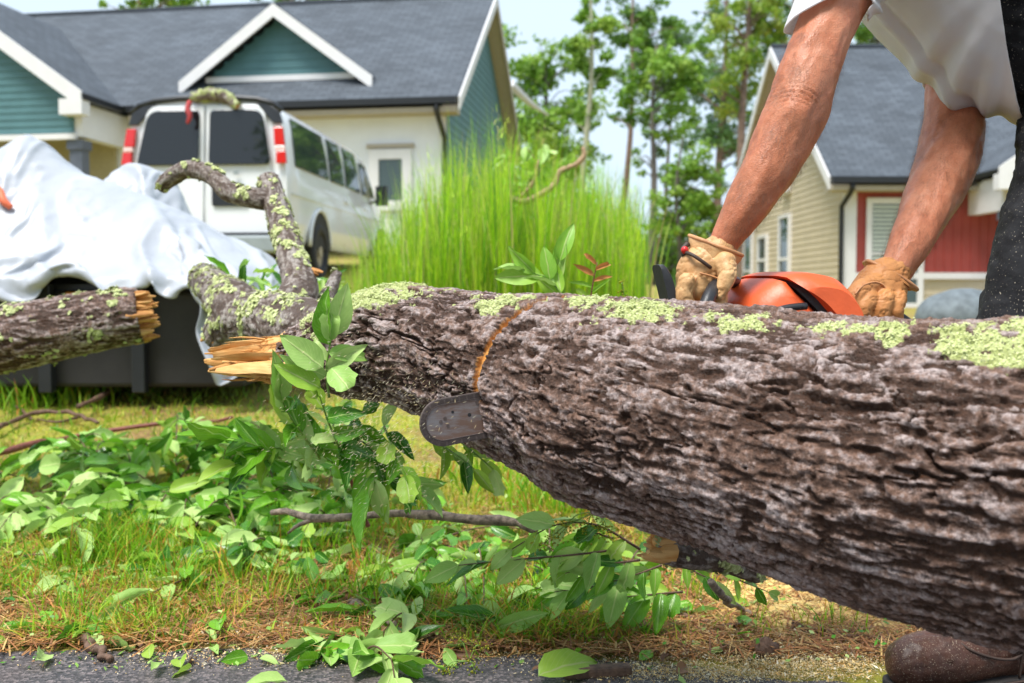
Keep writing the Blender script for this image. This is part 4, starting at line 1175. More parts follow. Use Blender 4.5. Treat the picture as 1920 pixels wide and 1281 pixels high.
# chainsaw cut plane: bar tip, top of kerf, saw body
KN = np.array([0.32957, -0.94403, -0.01394]); KN /= np.linalg.norm(KN)
_k0 = P(800, 793, 1.462)
def on_cut(px, py, off=0.0):
    r_ = P(px, py, 1.0) - _cp
    return _cp + r_ * (((_k0 - _cp) @ KN + off) / (r_ @ KN))
BAR_TIP = on_cut(789, 800); BAR_BODY = on_cut(1345, 694)
def build_trunk():
    root = empty('fallen_tree', (TRUNK_PATH[7][0], TRUNK_PATH[7][1], 0.0), label='huge rough barked fallen trunk crossing the foreground, half sawn through', cat='fallen tree')
    def on(px, py):                                     # front surface point of the trunk under a pixel
        d0 = tr_depth(px) - 0.08
        return P(px, py, d0)
    L = []
    for px, py, r_, st in [(1110, 572, .055, .72), (1160, 575, .05, .8), (1210, 580, .055, .8), (1260, 590, .04, .6), (1310, 572, .05, .65), (1255, 622, .022, .55),
                           (1415, 596, .045, .85), (1440, 590, .03, .7), (1370, 588, .03, .6), (1548, 604, .032, .75), (1590, 606, .025, .6), (1540, 590, .04, .6),
                           (1680, 615, .038, .9), (1640, 592, .05, .6), (1720, 598, .05, .65), (1780, 600, .06, .8), (1840, 620, .06, .95), (1890, 640, .06, .95), (1870, 690, .045, .9),
                           (1920, 600, .08, .9), (1940, 680, .06, .8), (1800, 640, .03, .7), (1900, 745, .025, .6), (1750, 800, .018, .6), (1745, 812, .012, .7), (1535, 812, .012, .6),
                           (745, 535, .06, .9), (700, 550, .06, .85), (660, 575, .06, .9), (640, 600, .05, .9), (620, 620, .05, .95), (600, 640, .05, .95), (580, 615, .05, .95),
                           (780, 552, .05, .6), (830, 552, .05, .65), (880, 556, .045, .6), (940, 560, .04, .62), (975, 556, .035, .65), (1010, 556, .03, .5),
                           (812, 622, .03, .62), (800, 645, .018, .55), (690, 620, .03, .6), (700, 600, .03, .62), (670, 590, .04, .7), (730, 580, .03, .55), (720, 615, .02, .5), (1008, 630, .014, .62),
                           (860, 566, .03, .5), (905, 575, .02, .5)]:
        L.append((on(px, py), r_, st))
    tip_c = BAR_TIP
    ax = (BAR_BODY - BAR_TIP); ax /= np.linalg.norm(ax)
    upn = np.cross(KN, ax); upn = upn if upn[2] > 0 else -upn
    def test(b):                                        # the cut exists above the bar only
        return (((b - tip_c) @ upn) > -0.02).astype(float)
    me, v, dv, lm = bark_log(TRUNK_PATH, TRUNK_RAD, 0.0023, 520, 3, 0.0115, L, (BAR_TIP, KN, 0.0032, 0.010, test), 0.010, dense=(0.235, 0.435, 0.0014))
    set_verts(me, local(root, verts_of(me)))
    obj('bark', me, MT['bark'], root)
    # sawn butt end beyond the right edge of the photograph
    ax_ = TRUNK_PATH[-1] - TRUNK_PATH[-2]; ax_ /= np.linalg.norm(ax_); e1 = np.cross(ax_, (0, 0, 1)); e1 /= np.linalg.norm(e1); e2 = np.cross(ax_, e1)
    ang_ = np.linspace(0, 2 * np.pi, 48, endpoint=False); cv = [TRUNK_PATH[-1] + ax_ * .004]; cf = []
    for k_, rr_ in enumerate((.25, .5, .75, .985)):
        cv += [TRUNK_PATH[-1] + ax_ * (.004 + .002 * math.sin(k_ * 5 + a_ * 3)) + (e1 * math.cos(a_) + e2 * math.sin(a_)) * rr_ * TRUNK_RAD[-1] for a_ in ang_]
        for j_ in range(48):
            cf.append((0, 1 + j_, 1 + (j_ + 1) % 48) if k_ == 0 else (1 + (k_ - 1) * 48 + j_, 1 + k_ * 48 + j_, 1 + k_ * 48 + (j_ + 1) % 48, 1 + (k_ - 1) * 48 + (j_ + 1) % 48))
    MB().add(local(root, cv), cf).build('sawn_end', MT['wood'], root)
    fl = lichen_flakes(v, dv, lm, 16000, 0.0024, 5)
    set_verts(fl, local(root, verts_of(fl)))
    obj('lichen', fl, MT['litter'], root, kind='stuff')
    # splintered break at the far left end
    rg = np.random.default_rng(4)
    for i in range(66):
        fy = rg.uniform(0, 1)
        ln_ = rg.uniform(40, 165) if fy < 0.85 else rg.uniform(20, 90)
        y0 = 628 + 88 * fy + rg.uniform(-4, 4)
        x0 = 590 + rg.uniform(-20, 30)
        d0 = tr_depth(x0) + rg.uniform(-0.055, 0.05)
        a = P(x0, y0, d0)
        x1 = x0 - 60 - ln_ * (1 - 0.35 * abs(fy - 0.45))
        b = P(max(x1, 384), 652 + 54 * fy + rg.uniform(-10, 6), d0 + 0.10 + rg.uniform(-0.02, 0.03))
        w = rg.uniform(0.004, 0.022); th = rg.uniform(0.002, 0.008)
        mid = a * 0.45 + b * 0.55 + rg.normal(size=3) * 0.004
        q = resample([a, mid, b], 6)
        ws = w * np.array([1, 1, .95, .85, .6, rg.uniform(.08, .4)]) * rg.uniform(0.75, 1.15, 6); ts = th * np.array([1, 1, 1, .9, .7, .4])
        vv, ff = tube(q, np.stack([ws, ts], 1), 6, rg.normal(size=3))
        MB().add(local(root, vv), ff).build('splinter', MT['wood'], root)
    for i in range(90):
        fy = rg.uniform(0, 1); x0 = rg.uniform(470, 585); d0 = tr_depth(x0) - rg.uniform(0.0, 0.06)
        a = P(x0, 632 + 80 * fy, d0); b = P(x0 - rg.uniform(15, 70), 640 + 72 * fy + rg.normal() * 6, d0 + rg.uniform(-0.02, .05))
        vv, ff = tube(resample([a, (a + b) / 2 + rg.normal(size=3) * .003, b], 4), np.array([.0022, .002, .0014, .0004]) * rg.uniform(.5, 1.3), 5)
        MB().add(local(root, vv), ff).build('fibre', MT['wood'], root)
    core = MB(); core.add(*ctube([P(600, 668, tr_depth(600)), P(540, 672, tr_depth(540)), P(478, 680, tr_depth(478))], [0.062, 0.050, 0.022], 14, 12))
    me = core.mesh('broken_core'); set_verts(me, verts_of(me) + 0.006 * np.stack([vnoise(verts_of(me) * 60, k) for k in (1, 2, 3)], 1)); set_verts(me, local(root, verts_of(me)))
    obj('broken_core', me, MT['wood'], root)
    vv, ff = ctube([P(470, 668, 1.93), P(450, 680, 1.92), P(392, 694, 1.9)], [0.010, 0.008, 0.003], 7, 10)
    MB().add(local(root, vv), ff).build('splinter', MT['wood'], root, True)
    return root
TRUNK = build_trunk()

def log_thing(name, label, cat, path, radii, seed, ds=0.008, na=90, plate=0.006, lich_bias=0.3, group=None, kerf_ends=True, mat='limb_bark', flakes=1500, fl_size=0.008):
    path = np.array(path); root = empty(name, (path[0][0], path[0][1], float(ground(path[0][0], path[0][1]))), label=label, cat=cat, group=group)
    me, v, dv, lm = bark_log(path, radii, ds, na, seed, plate, None, None, 0.012, lichen_bias=lich_bias, s_scale=0.8)
    set_verts(me, local(root, verts_of(me)))
    obj('bark', me, MT[mat], root)
    fl = lichen_flakes(v, dv, lm, flakes, fl_size, seed + 5)
    if fl:
        set_verts(fl, local(root, verts_of(fl))); obj('lichen', fl, MT['litter'], root, kind='stuff')
    return root
def limb_part(root, path, radii, seed, ds=0.008, na=64, plate=0.005, lich_bias=0.32, name='limb', flakes=1200):
    me, v, dv, lm = bark_log(path, radii, ds, na, seed, plate, None, None, 0.010, lichen_bias=lich_bias, s_scale=0.8)
    set_verts(me, local(root, verts_of(me))); obj(name, me, MT['limb_bark'], root)
    fl = lichen_flakes(v, dv, lm, flakes, 0.008, seed + 5)
    if fl: set_verts(fl, local(root, verts_of(fl))); obj('lichen', fl, MT['litter'], root, kind='stuff')
def ragged_end(root, c, axis, r, n, ln, seed):
    rg = np.random.default_rng(seed)
    axis = np.array(axis) / np.linalg.norm(axis)
    s1 = np.cross(axis, (0, 0, 1)); s1 /= np.linalg.norm(s1); s2 = np.cross(axis, s1)
    for i in range(n):
        a = rg.uniform(0, 2 * np.pi); q = r * math.sqrt(rg.random()) * 0.95
        p = c + (s1 * math.cos(a) + s2 * math.sin(a)) * q
        e = p + axis * rg.uniform(0.2, 1.0) * ln + rg.normal(size=3) * 0.004
        vv, ff = tube(resample([p - axis * 0.03, (p + e) / 2, e], 5), np.stack([rg.uniform(.004, .014) * np.array([1, 1, .9, .8, .35]), rg.uniform(.006, .014) * np.array([1, 1, .9, .7, .3])], 1), 6, rg.normal(size=3))
        MB().add(local(root, vv), ff).build('splinter', MT['wood'], root)
# sawn-off log lying at the left, broken end towards the right
lp = [P(-160, 668, 3.0), P(-40, 645, 3.0), P(80, 622, 3.02), P(180, 603, 3.05), P(264, 592, 3.08)]
LOGL = log_thing('broken_log', 'lichen covered log with ragged broken end before the tarp', 'log', lp, [.112, .108, .100, .094, .088], 61, 0.005, 130, 0.008, 0.30, mat='bark', flakes=3500)
ragged_end(LOGL, P(262, 592, 3.08), lp[-1] - lp[-2], 0.085, 60, 0.055, 9)
# the crown fork behind the trunk's broken end
fk = [P(640, 640, 2.25), P(560, 622, 2.42), P(500, 602, 2.55), P(440, 610, 2.68), P(412, 640, 2.72)]
FORK = log_thing('broken_crown_fork', 'forked lichen covered crown wood behind the splintered trunk end', 'fallen tree', fk, [.085, .085, .078, .07, .055], 71, 0.006, 100, 0.007, 0.36, flakes=3000)
limb_part(FORK, [P(470, 610, 2.62), P(440, 575, 2.72), P(415, 552, 2.95), P(380, 520, 3.3)], [.075, .07, .062, .05], 73, 0.006, 90, 0.006, 0.40, flakes=2000)
limb_part(FORK, [P(530, 600, 2.50), P(562, 545, 2.62), P(548, 485, 2.72), P(525, 410, 2.85), P(504, 340, 3.0)], [.062, .050, .042, .037, .034], 75, 0.005, 64, 0.004, 0.40, flakes=2500)
limb_part(FORK, [P(515, 378, 2.92), P(480, 372, 2.92), P(430, 360, 2.95), P(395, 328, 3.0), P(352, 318, 3.05), P(318, 336, 3.08), P(302, 352, 3.1)], [.034, .033, .031, .028, .027, .025, .022], 77, 0.005, 56, 0.003, 0.36, flakes=1800)
limb_part(FORK, [P(585, 600, 2.5), P(612, 560, 2.7), P(632, 515, 2.9)], [.03, .024, .016], 79, 0.006, 40, 0.003, 0.3, flakes=300)
ragged_end(FORK, P(412, 640, 2.70), np.array([-0.5, 0.0, -0.3]), 0.045, 14, 0.05, 19)
ragged_end(FORK, P(585, 512, 2.66), np.array([0.6, -0.2, -0.1]), 0.014, 5, 0.03, 29)
# lichen stump end under the trunk at the right
lw = [P(1222, 1030, 1.60), P(1290, 1040, 1.62), P(1350, 1048, 1.66), P(1420, 1075, 1.72)]
STUB = log_thing('broken_stub', 'short mossy broken limb wedged under the trunk', 'branch', lw, [.020, .024, .022, .018], 81, 0.004, 48, 0.003, 0.45, flakes=900, fl_size=0.005)
ragged_end(STUB, P(1226, 1028, 1.60), np.array([-0.8, -0.3, 0.1]), 0.02, 9, 0.03, 39)
# chunk of limb lying on the van's roof
LIMBV = log_thing('limb_piece', 'lichen covered limb piece lying on the van roof', 'branch', [P(362, 184, 11.55), P(395, 178, 11.5), P(425, 184, 11.5), P(445, 200, 11.45)], [.06, .075, .07, .045], 91, 0.012, 40, 0.008, 0.5, flakes=400, fl_size=0.03)

# ------------------------------------------------------------------ chainsaw
def build_saw():
    ax = BAR_BODY - BAR_TIP; LEN = np.linalg.norm(ax); ax = ax / LEN
    up = np.cross(KN, ax); up = up if up[2] > 0 else -up
    root = empty('chainsaw', tuple(BAR_BODY), label='orange and black chainsaw, its bar cutting through the fallen trunk', cat='chainsaw')
    o = np.array(root.location)
    def W(a, b, c): return BAR_TIP + ax * a + up * b + KN * c - o
    def stadium(r, a0, a1, n=18):
        pts = [(a0 + r - r * math.cos(t), r * math.sin(t)) for t in np.linspace(-math.pi / 2, math.pi / 2, n)]
        return pts + [(a1, r), (a1, -r)]
    def plate(pts, c0, c1, name, mat, parent=root, bevel=0):
        n = len(pts); v = [W(a, b, c0) for a, b in pts] + [W(a, b, c1) for a, b in pts]
        f = [tuple(range(n)), tuple(range(2 * n - 1, n - 1, -1))] + [(i, (i + 1) % n, n + (i + 1) % n, n + i) for i in range(n)]
        return MB().add(v, f).build(name, mat, parent, bevel=bevel)
    R0 = 0.034
    bar = plate(stadium(R0 - 0.0075, 0.0075, LEN), -0.0024, 0.0024, 'guide_bar', MT['bar'], bevel=0.0006)
    # rim of the bar, slightly raised
    def band(r0, r1, c, name, mat, parent):
        a = stadium(r1, R0 - r1, LEN, 30)[:-0 or None]; b = stadium(r0, R0 - r0, LEN, 30)
        a = a[:-2] + [(LEN, r1)], b[:-2] + [(LEN, r0)]
        A = [(LEN, -r1)] + a[0]; B = [(LEN, -r0)] + a[1]
        n = len(A); v = [W(x, y, c) for x, y in A] + [W(x, y, c) for x, y in B] + [W(x, y, -c) for x, y in A] + [W(x, y, -c) for x, y in B]
        f = []
        for i in range(n - 1):
            f += [(i, i + 1, n + i + 1, n + i), (2 * n + i, 3 * n + i, 3 * n + i + 1, 2 * n + i + 1), (i, 2 * n + i, 2 * n + i + 1, i + 1), (n + i, n + i + 1, 3 * n + i + 1, 3 * n + i)]
        return MB().add(v, f).build(name, mat, parent, bevel=0.0005)
    band(R0 - 0.0082, R0 - 0.0066, 0.0036, 'bar_rail', MT['dark_metal'], bar)
    chain = band(R0 - 0.0064, R0 + 0.0015, 0.0032, 'chain', MT['dark_metal'], root)
    # links riding on the band
    per = []
    path = [(LEN - 0.3 * k, -R0) for k in range(1)]
    A = [(LEN, -R0 + 0.003)] + stadium(R0 - 0.003, 0.003, LEN, 60)[:-2] + [(LEN, R0 - 0.003)]
    q = np.array([(a, b, 0) for a, b in A])
    cum = np.r_[0, np.cumsum(np.linalg.norm(np.diff(q, axis=0), axis=1))]
    for s in np.arange(0.01, 0.30, 0.0125).tolist() + []:
        pass
    mid = cum[-1] / 2
    for s in np.arange(mid - 0.17, mid + 0.17, 0.0115):
        p = np.array([np.interp(s, cum, q[:, k]) for k in range(2)]); p2 = np.array([np.interp(s + 0.002, cum, q[:, k]) for k in range(2)])
        t = (p2 - p) / np.linalg.norm(p2 - p); n_ = np.array([-t[1], t[0]])
        if n_ @ (p - np.array([min(max(p[0], R0), LEN), 0])) < 0: n_ = -n_
        pts = [p - t * 0.0045 - n_ * 0.0032, p + t * 0.0045 - n_ * 0.0032, p + t * 0.0045 + n_ * 0.0030, p - t * 0.002 + n_ * 0.0030, p - t * 0.0045 + n_ * 0.0030]
        plate([tuple(x) for x in pts], -0.0036, 0.0036, 'chain_link', MT['link_metal'], chain)
    def disc(a, b, r, c, name, mat):
        plate([(a + r * math.cos(t), b + r * math.sin(t)) for t in np.linspace(0, 2 * math.pi, 12, endpoint=False)], 0.0022, c, name, mat, bar)
    for a, b, r in ((0.030, 0.002, .0026), (0.037, 0.006, .0026), (0.040, -0.006, .0024)): disc(a, b, r, 0.0032, 'rivet', MT['dark_metal'])
    disc(0.075, 0.004, 0.0030, 0.0026, 'oil_hole', MT['black_plastic'])
    disc(0.050, 0.013, 0.0022, 0.0028, 'oil_hole', MT['black_plastic'])
    disc(0.090, 0.020, 0.0036, 0.0029, 'rivet', MT['dark_metal'])
    # ---- body: hulls defined in the saw's own plane, thickness across it
    def hull(pix, d_mid, half, name, mat, shrink=0.30, k=9, parent=root, anchor=None):
        pts = np.array([P(x, y, d_mid) for x, y in pix])
        c = pts.mean(0) if anchor is None else P(*anchor, d_mid)
        v = []; n = len(pts)
        for t in np.linspace(-1, 1, k):
            s = 1 - shrink * (1 - math.sqrt(max(0, 1 - abs(t) ** 5)))
            for p in pts: v.append(c + (p - c) * s - KN * half * t - o)
        f = [tuple(range(n)), tuple(range((k - 1) * n, k * n))[::-1]]
        for i in range(k - 1):
            for j in range(n):
                f.append((i * n + j, i * n + (j + 1) % n, (i + 1) * n + (j + 1) % n, (i + 1) * n + j))
        ob = MB().add(v, f).build(name, mat, parent, True, bevel=0)
        e = ob.modifiers.new('e', 'EDGE_SPLIT'); e.split_angle = R(38)
        return ob
    def sm(pix, n=40):
        p = np.array([(x, y, 0) for x, y in pix + pix[:1]]); return [tuple(q[:2]) for q in resample(p, n)[:-1]]
    hull([(1290, 740), (1300, 600), (1360, 578), (1560, 584), (1580, 620), (1570, 745), (1400, 760)], 1.72, 0.075, 'crankcase', MT['black_plastic'], 0.12)
    hull(sm([(1352, 640), (1358, 590), (1372, 562), (1392, 541), (1424, 522), (1450, 546), (1480, 574), (1506, 606), (1520, 640), (1440, 650)]), 1.70, 0.085, 'front_cover', MT['orange'], 0.32, anchor=(1440, 620))
    hull(sm([(1427, 517), (1440, 512), (1462, 509.5), (1490, 512), (1518, 520), (1542, 541), (1558, 562), (1567, 588), (1572, 640), (1542, 640), (1520, 600), (1500, 578), (1478, 553), (1452, 532)]), 1.70, 0.092, 'rear_cover', MT['orange'], 0.28, anchor=(1520, 610))
    hull(sm([(1432, 524), (1470, 520), (1520, 540), (1545, 620), (1505, 630), (1490, 585), (1466, 556)]), 1.70, 0.07, 'air_filter_housing', MT['black_plastic'], 0.2, anchor=(1500, 610))
    MB().add(*[*ctube([P(1440, 588, 1.60) - o, P(1475, 578, 1.605) - o, P(1512, 574, 1.61) - o], [.006, .006, .006], 8, 8)]).build('cover_latch', MT['black_plastic'], root, True)
    v, f = ctube([P(1312, 640, 1.585), P(1318, 592, 1.585), P(1330, 556, 1.60), P(1345, 533, 1.64), P(1364, 524, 1.70), P(1388, 540, 1.77), P(1402, 570, 1.80), P(1408, 640, 1.80)], [.0115] * 8, 12, 40)
    MB().add(np.array(v) - o, f).build('front_handle', MT['black_plastic'], root, True)
    hull(sm([(1230, 497), (1238, 496), (1249, 509), (1256, 530), (1260, 552), (1264, 590), (1262, 640), (1248, 640), (1250, 590), (1245, 560), (1238, 530)]), 1.64, 0.016, 'hand_guard', MT['black_plastic'], 0.05, anchor=(1255, 640))
    v, f = ctube([P(1480, 584, 1.70), P(1530, 577, 1.71), P(1580, 573, 1.715), P(1640, 582, 1.725), P(1700, 610, 1.74), P(1715, 670, 1.75), P(1680, 700, 1.75), P(1560, 690, 1.73)], [.014, .011, .0105, .012, .013, .014, .014, .016], 12, 44)
    MB().add(np.array(v) - o, f).build('rear_handle', MT['black_plastic'], root, True)
    v, f = ctube([P(1560, 583, 1.64), P(1580, 585, 1.655), P(1600, 592, 1.67)], [.006, .005, .004], 8, 8)
    MB().add(np.array(v) - o, f).build('rear_fender', MT['orange'], root, True)
    return root
SAW = build_saw()

# ------------------------------------------------------------------ the worker
def chain_px(mb, st, n=18, m=36, hint=(0, -1, 0), depth_k=1.0):
    """st: (px,py,d,half width px[,depth radius m])"""
    pts = [P(a[0], a[1], a[2]) for a in st]
    r = [(a[4] if len(a) > 4 else a[3] * a[2] / F * depth_k, a[3] * a[2] / F) for a in st]
    q = resample(pts, m, r)
    v, f = tube(q[:, :3], np.maximum(q[:, 3:5], 0.003), n, hint)
    mb.add(v, f)
    mb.add(*ball(pts[0], np.array([r[0][1], r[0][0], r[0][1]]) * 0.98, 12, 8)); mb.add(*ball(pts[-1], np.array([r[-1][1], r[-1][0], r[-1][1]]) * 0.98, 12, 8))
NEAR = [(1668, -130, 1.76, 82), (1618, -70, 1.735, 66), (1578, -10, 1.71, 58), (1550, 50, 1.69, 55), (1530, 100, 1.675, 54), (1512, 150, 1.665, 57), (1494, 205, 1.66, 59), (1472, 255, 1.655, 58), (1449, 305, 1.655, 53), (1420, 352, 1.655, 46), (1390, 402, 1.655, 38), (1362, 448, 1.66, 29), (1342, 488, 1.665, 26)]
FARA = [(1835, -110, 2.06, 80), (1815, -20, 2.04, 66), (1800, 70, 2.02, 56), (1794, 140, 2.0, 53), (1790, 195, 1.985, 54), (1786, 250, 1.955, 56), (1774, 305, 1.915, 57), (1754, 355, 1.87, 52), (1731, 405, 1.83, 46), (1707, 455, 1.795, 40), (1686, 492, 1.775, 33), (1668, 525, 1.765, 29)]
def seg_dist(v, st):
    pts = resample([P(a[0], a[1], a[2]) for a in st], 60)
    d = np.linalg.norm(v[:, None, :] - pts[None], axis=2); k = d.argmin(1)
    return d[np.arange(len(v)), k], k / 59.0
def clip_faces(me, test):
    import bmesh
    bm = bmesh.new(); bm.from_mesh(me)
    co = np.array([f.calc_center_median() for f in bm.faces])
    kill = test(co)
    bmesh.ops.delete(bm, geom=[f for f, k in zip(bm.faces, kill) if k], context='FACES')
    bm.to_mesh(me); bm.free(); me.update()

def build_person():
    foot = P(1890, 1277, 1.72)
    root = empty('person', (foot[0], foot[1], 0.0), label='person in white t-shirt, black trousers and leather gloves bending over the trunk to saw', cat='person')
    # --- body: one continuous skin surface
    mb = MB()
    chain_px(mb, NEAR, 20, 60); chain_px(mb, FARA, 20, 60)
    TOR = [(1640, -255, 1.88, 95, .13), (1720, -180, 1.89, 135, .165), (1800, -95, 1.9, 140, .16), (1890, -20, 1.9, 138, .145), (1985, 60, 1.9, 135, .15), (2060, 130, 1.92, 120, .15)]
    chain_px(mb, TOR, 24, 30)
    chain_px(mb, [(1655, -250, 1.88, 60), (1600, -330, 1.86, 52), (1565, -390, 1.85, 52)], 16, 12)
    hc = P(1520, -450, 1.84)
    mb.add(*ball(hc, (0.085, 0.076, 0.108), 24, 16))
    fdir = np.array([-0.78, -0.28, -0.56]); fdir /= np.linalg.norm(fdir); rup = np.array([-0.62, 0, 0.78]); rup -= fdir * (rup @ fdir); rup /= np.linalg.norm(rup); rsd = np.cross(rup, fdir)
    mb.add(*ball(hc + fdir * 0.045 - rup * 0.075, 0.045, 12, 8))
    mb.add(*ctube([hc + fdir * 0.085 + rup * 0.02, hc + fdir * 0.105 - rup * 0.018, hc + fdir * 0.088 - rup * 0.03], [.008, .013, .012], 8, 8))
    for s in (-1, 1):
        mb.add(*ball(hc + rsd * s * 0.08 - fdir * 0.005, (0.014, 0.022, 0.03), 10, 8))
        mb.add(*ball(hc + rsd * s * 0.03 + fdir * 0.078 + rup * 0.032, (0.018, 0.018, 0.010), 8, 6))
    for st in LEGS: chain_px(mb, [(a[0], a[1], a[2], a[3] * 0.86) for a in st], 16, 30)
    me = union('body', mb, 0.004, 8, 0.5)
    v = verts_of(me); n = normals_of(me)
    # forearm muscle relief, elbow creases, tendons
    dn, tn = seg_dist(v, NEAR)
    on_arm = dn < 0.09
    c = P(1503, 172, 1.60)
    dd = v - c
    axd = P(1494, 205, 1.66) - P(1530, 100, 1.675); axd /= np.linalg.norm(axd)
    t = dd @ axd; side = np.abs((dd @ np.cross(axd, (0, 1, 0))))
    m = np.exp(-(t / 0.020) ** 2) * np.exp(-(side / 0.035) ** 4) * (n[:, 1] < 0) * on_arm
    curve = t - 6.0 * side ** 2
    v += n * (0.0030 * np.sin(curve * 2 * np.pi / 0.0085) * m)[:, None]
    c2 = P(1497, 205, 1.60); m2 = np.exp(-(np.linalg.norm(v - c2, axis=1) / 0.022) ** 2) * on_arm
    v += n * (0.006 * m2)[:, None]
    c3 = P(1450, 235, 1.61); m3 = np.exp(-(np.linalg.norm(v - c3, axis=1) / 0.03) ** 2) * on_arm
    v -= n * (0.004 * m3)[:, None]
    c3 = P(1440, 315, 1.60); m3 = np.exp(-(np.linalg.norm(v - c3, axis=1) / 0.045) ** 2) * on_arm
    v += n * (0.006 * m3)[:, None]
    aa = np.where((dn < 0.09)[:, None], P(1390, 402, 1.655) - P(1472, 255, 1.655), P(1707, 455, 1.79) - P(1774, 305, 1.86)); aa /= np.linalg.norm(aa, axis=1)[:, None]
    vs_ = v - aa * ((v * aa).sum(1) * 0.68)[:, None]
    v += n * (0.0042 * fbm(vs_ * 34, 2, 8) + 0.0012 * fbm(vs_ * 95, 2, 18) + 0.0006 * fbm(v * 120, 2, 9))[:, None]
    set_verts(me, local(root, v))
    body = obj('body', me, MT['skin'], root)
    # eyes, brows and mouth (out of the photograph's frame, but the head has a face)
    for s in (-1, 1):
        e = MB(); e.add(*ball(local(root, [hc + rsd * s * 0.03 + fdir * 0.076 + rup * 0.012])[0], 0.012, 10, 8)); e.build('eye', MT['wallwhite'], root, True)
    e = MB(); e.add(*ctube([local(root, [hc + fdir * 0.083 - rup * 0.062 + rsd * x])[0] for x in (-.022, 0, .022)], [.003, .006, .003], 8, 8)); e.build('lips', MT['glove_rim'], root, True)
    hr = MB(); hr.add(*ball(local(root, [hc - fdir * 0.012 + rup * 0.022])[0], (0.092, 0.084, 0.104), 20, 14))
    hm = hr.mesh('hair', True); vv = verts_of(hm); set_verts(hm, vv + 0.004 * normals_of(hm) * vnoise(vv * 120, 3)[:, None]); 
    clip_faces(hm, lambda q: ((q - local(root, [hc])[0]) @ fdir > 0.045) | ((q - local(root, [hc])[0]) @ rup < -0.045))
    obj('hair', hm, MT['hair'], root)
    # --- arm hair
    rg = np.random.default_rng(5)
    df, tf = seg_dist(v, FARA)
    w = np.where((dn < 0.075) & (tn > 0.42) & (tn < 0.97), 1.0, 0) + np.where((df < 0.075) & (tf > 0.45) & (tf < 0.97), 0.9, 0) + np.where((dn < 0.08) & (tn > 0.22) & (tn <= 0.42), 0.18, 0)
    w = w * (0.35 + 0.65 * smooth(-0.2, 0.2, fbm(v * 30, 2, 2)))
    k = rg.choice(len(v), 15000, p=w / w.sum())
    p0 = v[k] + rg.normal(size=(len(k), 3)) * 0.002; nn = n[k]
    dirn = np.where((dn[k] < 0.08)[:, None], P(1390, 402, 1.655) - P(1449, 305, 1.655), P(1707, 455, 1.79) - P(1774, 305, 1.86)); dirn /= np.linalg.norm(dirn, axis=1)[:, None]
    tdir = dirn + rg.normal(size=(len(k), 3)) * 0.4; tdir -= nn * (tdir * nn).sum(1)[:, None]; tdir /= np.linalg.norm(tdir, axis=1)[:, None]
    ln = rg.uniform(0.010, 0.022, len(k))[:, None]
    sd = np.cross(tdir, nn) * 0.00010
    a0 = p0 - nn * 0.0006; a1 = p0 + tdir * ln * 0.55 + nn * ln * 0.30; a2 = p0 + tdir * ln + nn * ln * 0.28 + rg.normal(size=(len(k), 3)) * 0.001
    vv = np.stack([a0 - sd, a0 + sd, a1 - sd * 0.8, a1 + sd * 0.8, a2 - sd * 0.3, a2 + sd * 0.3], 1).reshape(-1, 3)
    b = np.arange(len(k))[:, None] * 6
    q = np.concatenate([b + np.array([0, 1, 3, 2]), b + np.array([2, 3, 5, 4])])
    obj('arm_hair', mesh_np('arm_hair', local(root, vv), q), MT['hair'], root, kind='stuff')
    # --- t-shirt
    mb = MB()
    chain_px(mb, [(1600, -280, 1.87, 110, .15), (1690, -170, 1.88, 160, .185), (1770, -85, 1.885, 172, .19), (1879, -3, 1.89, 200, .19), (1973, 45, 1.89, 192, .175), (2060, 95, 1.9, 172, .17)], 28, 40)
    chain_px(mb, [(1680, -150, 1.77, 100), (1625, -70, 1.74, 82), (1577, -5, 1.71, 72), (1548, 55, 1.69, 68), (1536, 90, 1.68, 66)], 20, 24)
    me = union('shirt', mb, 0.0055, 12, 0.5)
    import bmesh
    def cut(me, p0, nrm, cond):
        """slice along a plane, then drop the faces beyond it that satisfy cond"""
        bm = bmesh.new(); bm.from_mesh(me)
        bmesh.ops.bisect_plane(bm, geom=bm.verts[:] + bm.edges[:] + bm.faces[:], plane_co=Vector(p0), plane_no=Vector(nrm))
        c = np.array([f.calc_center_median() for f in bm.faces])
        k = (((c - p0) @ nrm) > 0) & cond(c)
        bmesh.ops.delete(bm, geom=[f for f, q_ in zip(bm.faces, k) if q_], context='FACES')
        bm.to_mesh(me); bm.free(); me.update()
    p0 = P(1904, 203, 1.80); nh = np.cross(P(1890, 30, 1.80) - p0, P(1904, 203, 2.0) - p0 + np.array([.03, 0, 0])); nh /= np.linalg.norm(nh); nh = nh if nh[0] > 0 else -nh
    cut(me, p0, nh, lambda c: c[:, 0] > -9)
    p1 = P(1483, 52, 1.69); ns = np.cross(P(1610, -6, 1.70) - p1, np.array([0.1, 1, -0.12])); ns /= np.linalg.norm(ns); ns = ns if ns[2] < 0 else -ns
    cut(me, p1, ns, lambda c: (PX_np(c)[0] < 1632) & (seg_dist(c, NEAR)[0] < 0.12))
    v = verts_of(me); n = normals_of(me)
    x, y, d = PX_np(v)
    fold = fbm(np.stack([x / 150 + y / 300, y / 420 - x / 500, d * 4], 1), 2, 12)
    v += n * (0.014 * fold + 0.0012 * fbm(v * 40, 2, 4))[:, None]
    # two or three long soft folds running up from the hem
    for fx, fy, dx, w_, amp in ((1800, 150, -0.35, 26, .013), (1850, 170, -0.15, 20, .011), (1740, 110, -0.6, 24, .008), (1640, 10, .9, 10, .010)):
        off = (x - fx) - dx * (y - fy)
        v += n * (amp * np.exp(-(off / w_) ** 2) * smooth(fy - 130, fy - 10, y) - amp * .8 * np.exp(-((off - 1.5 * w_) / w_) ** 2) * smooth(fy - 130, fy - 10, y))[:, None]
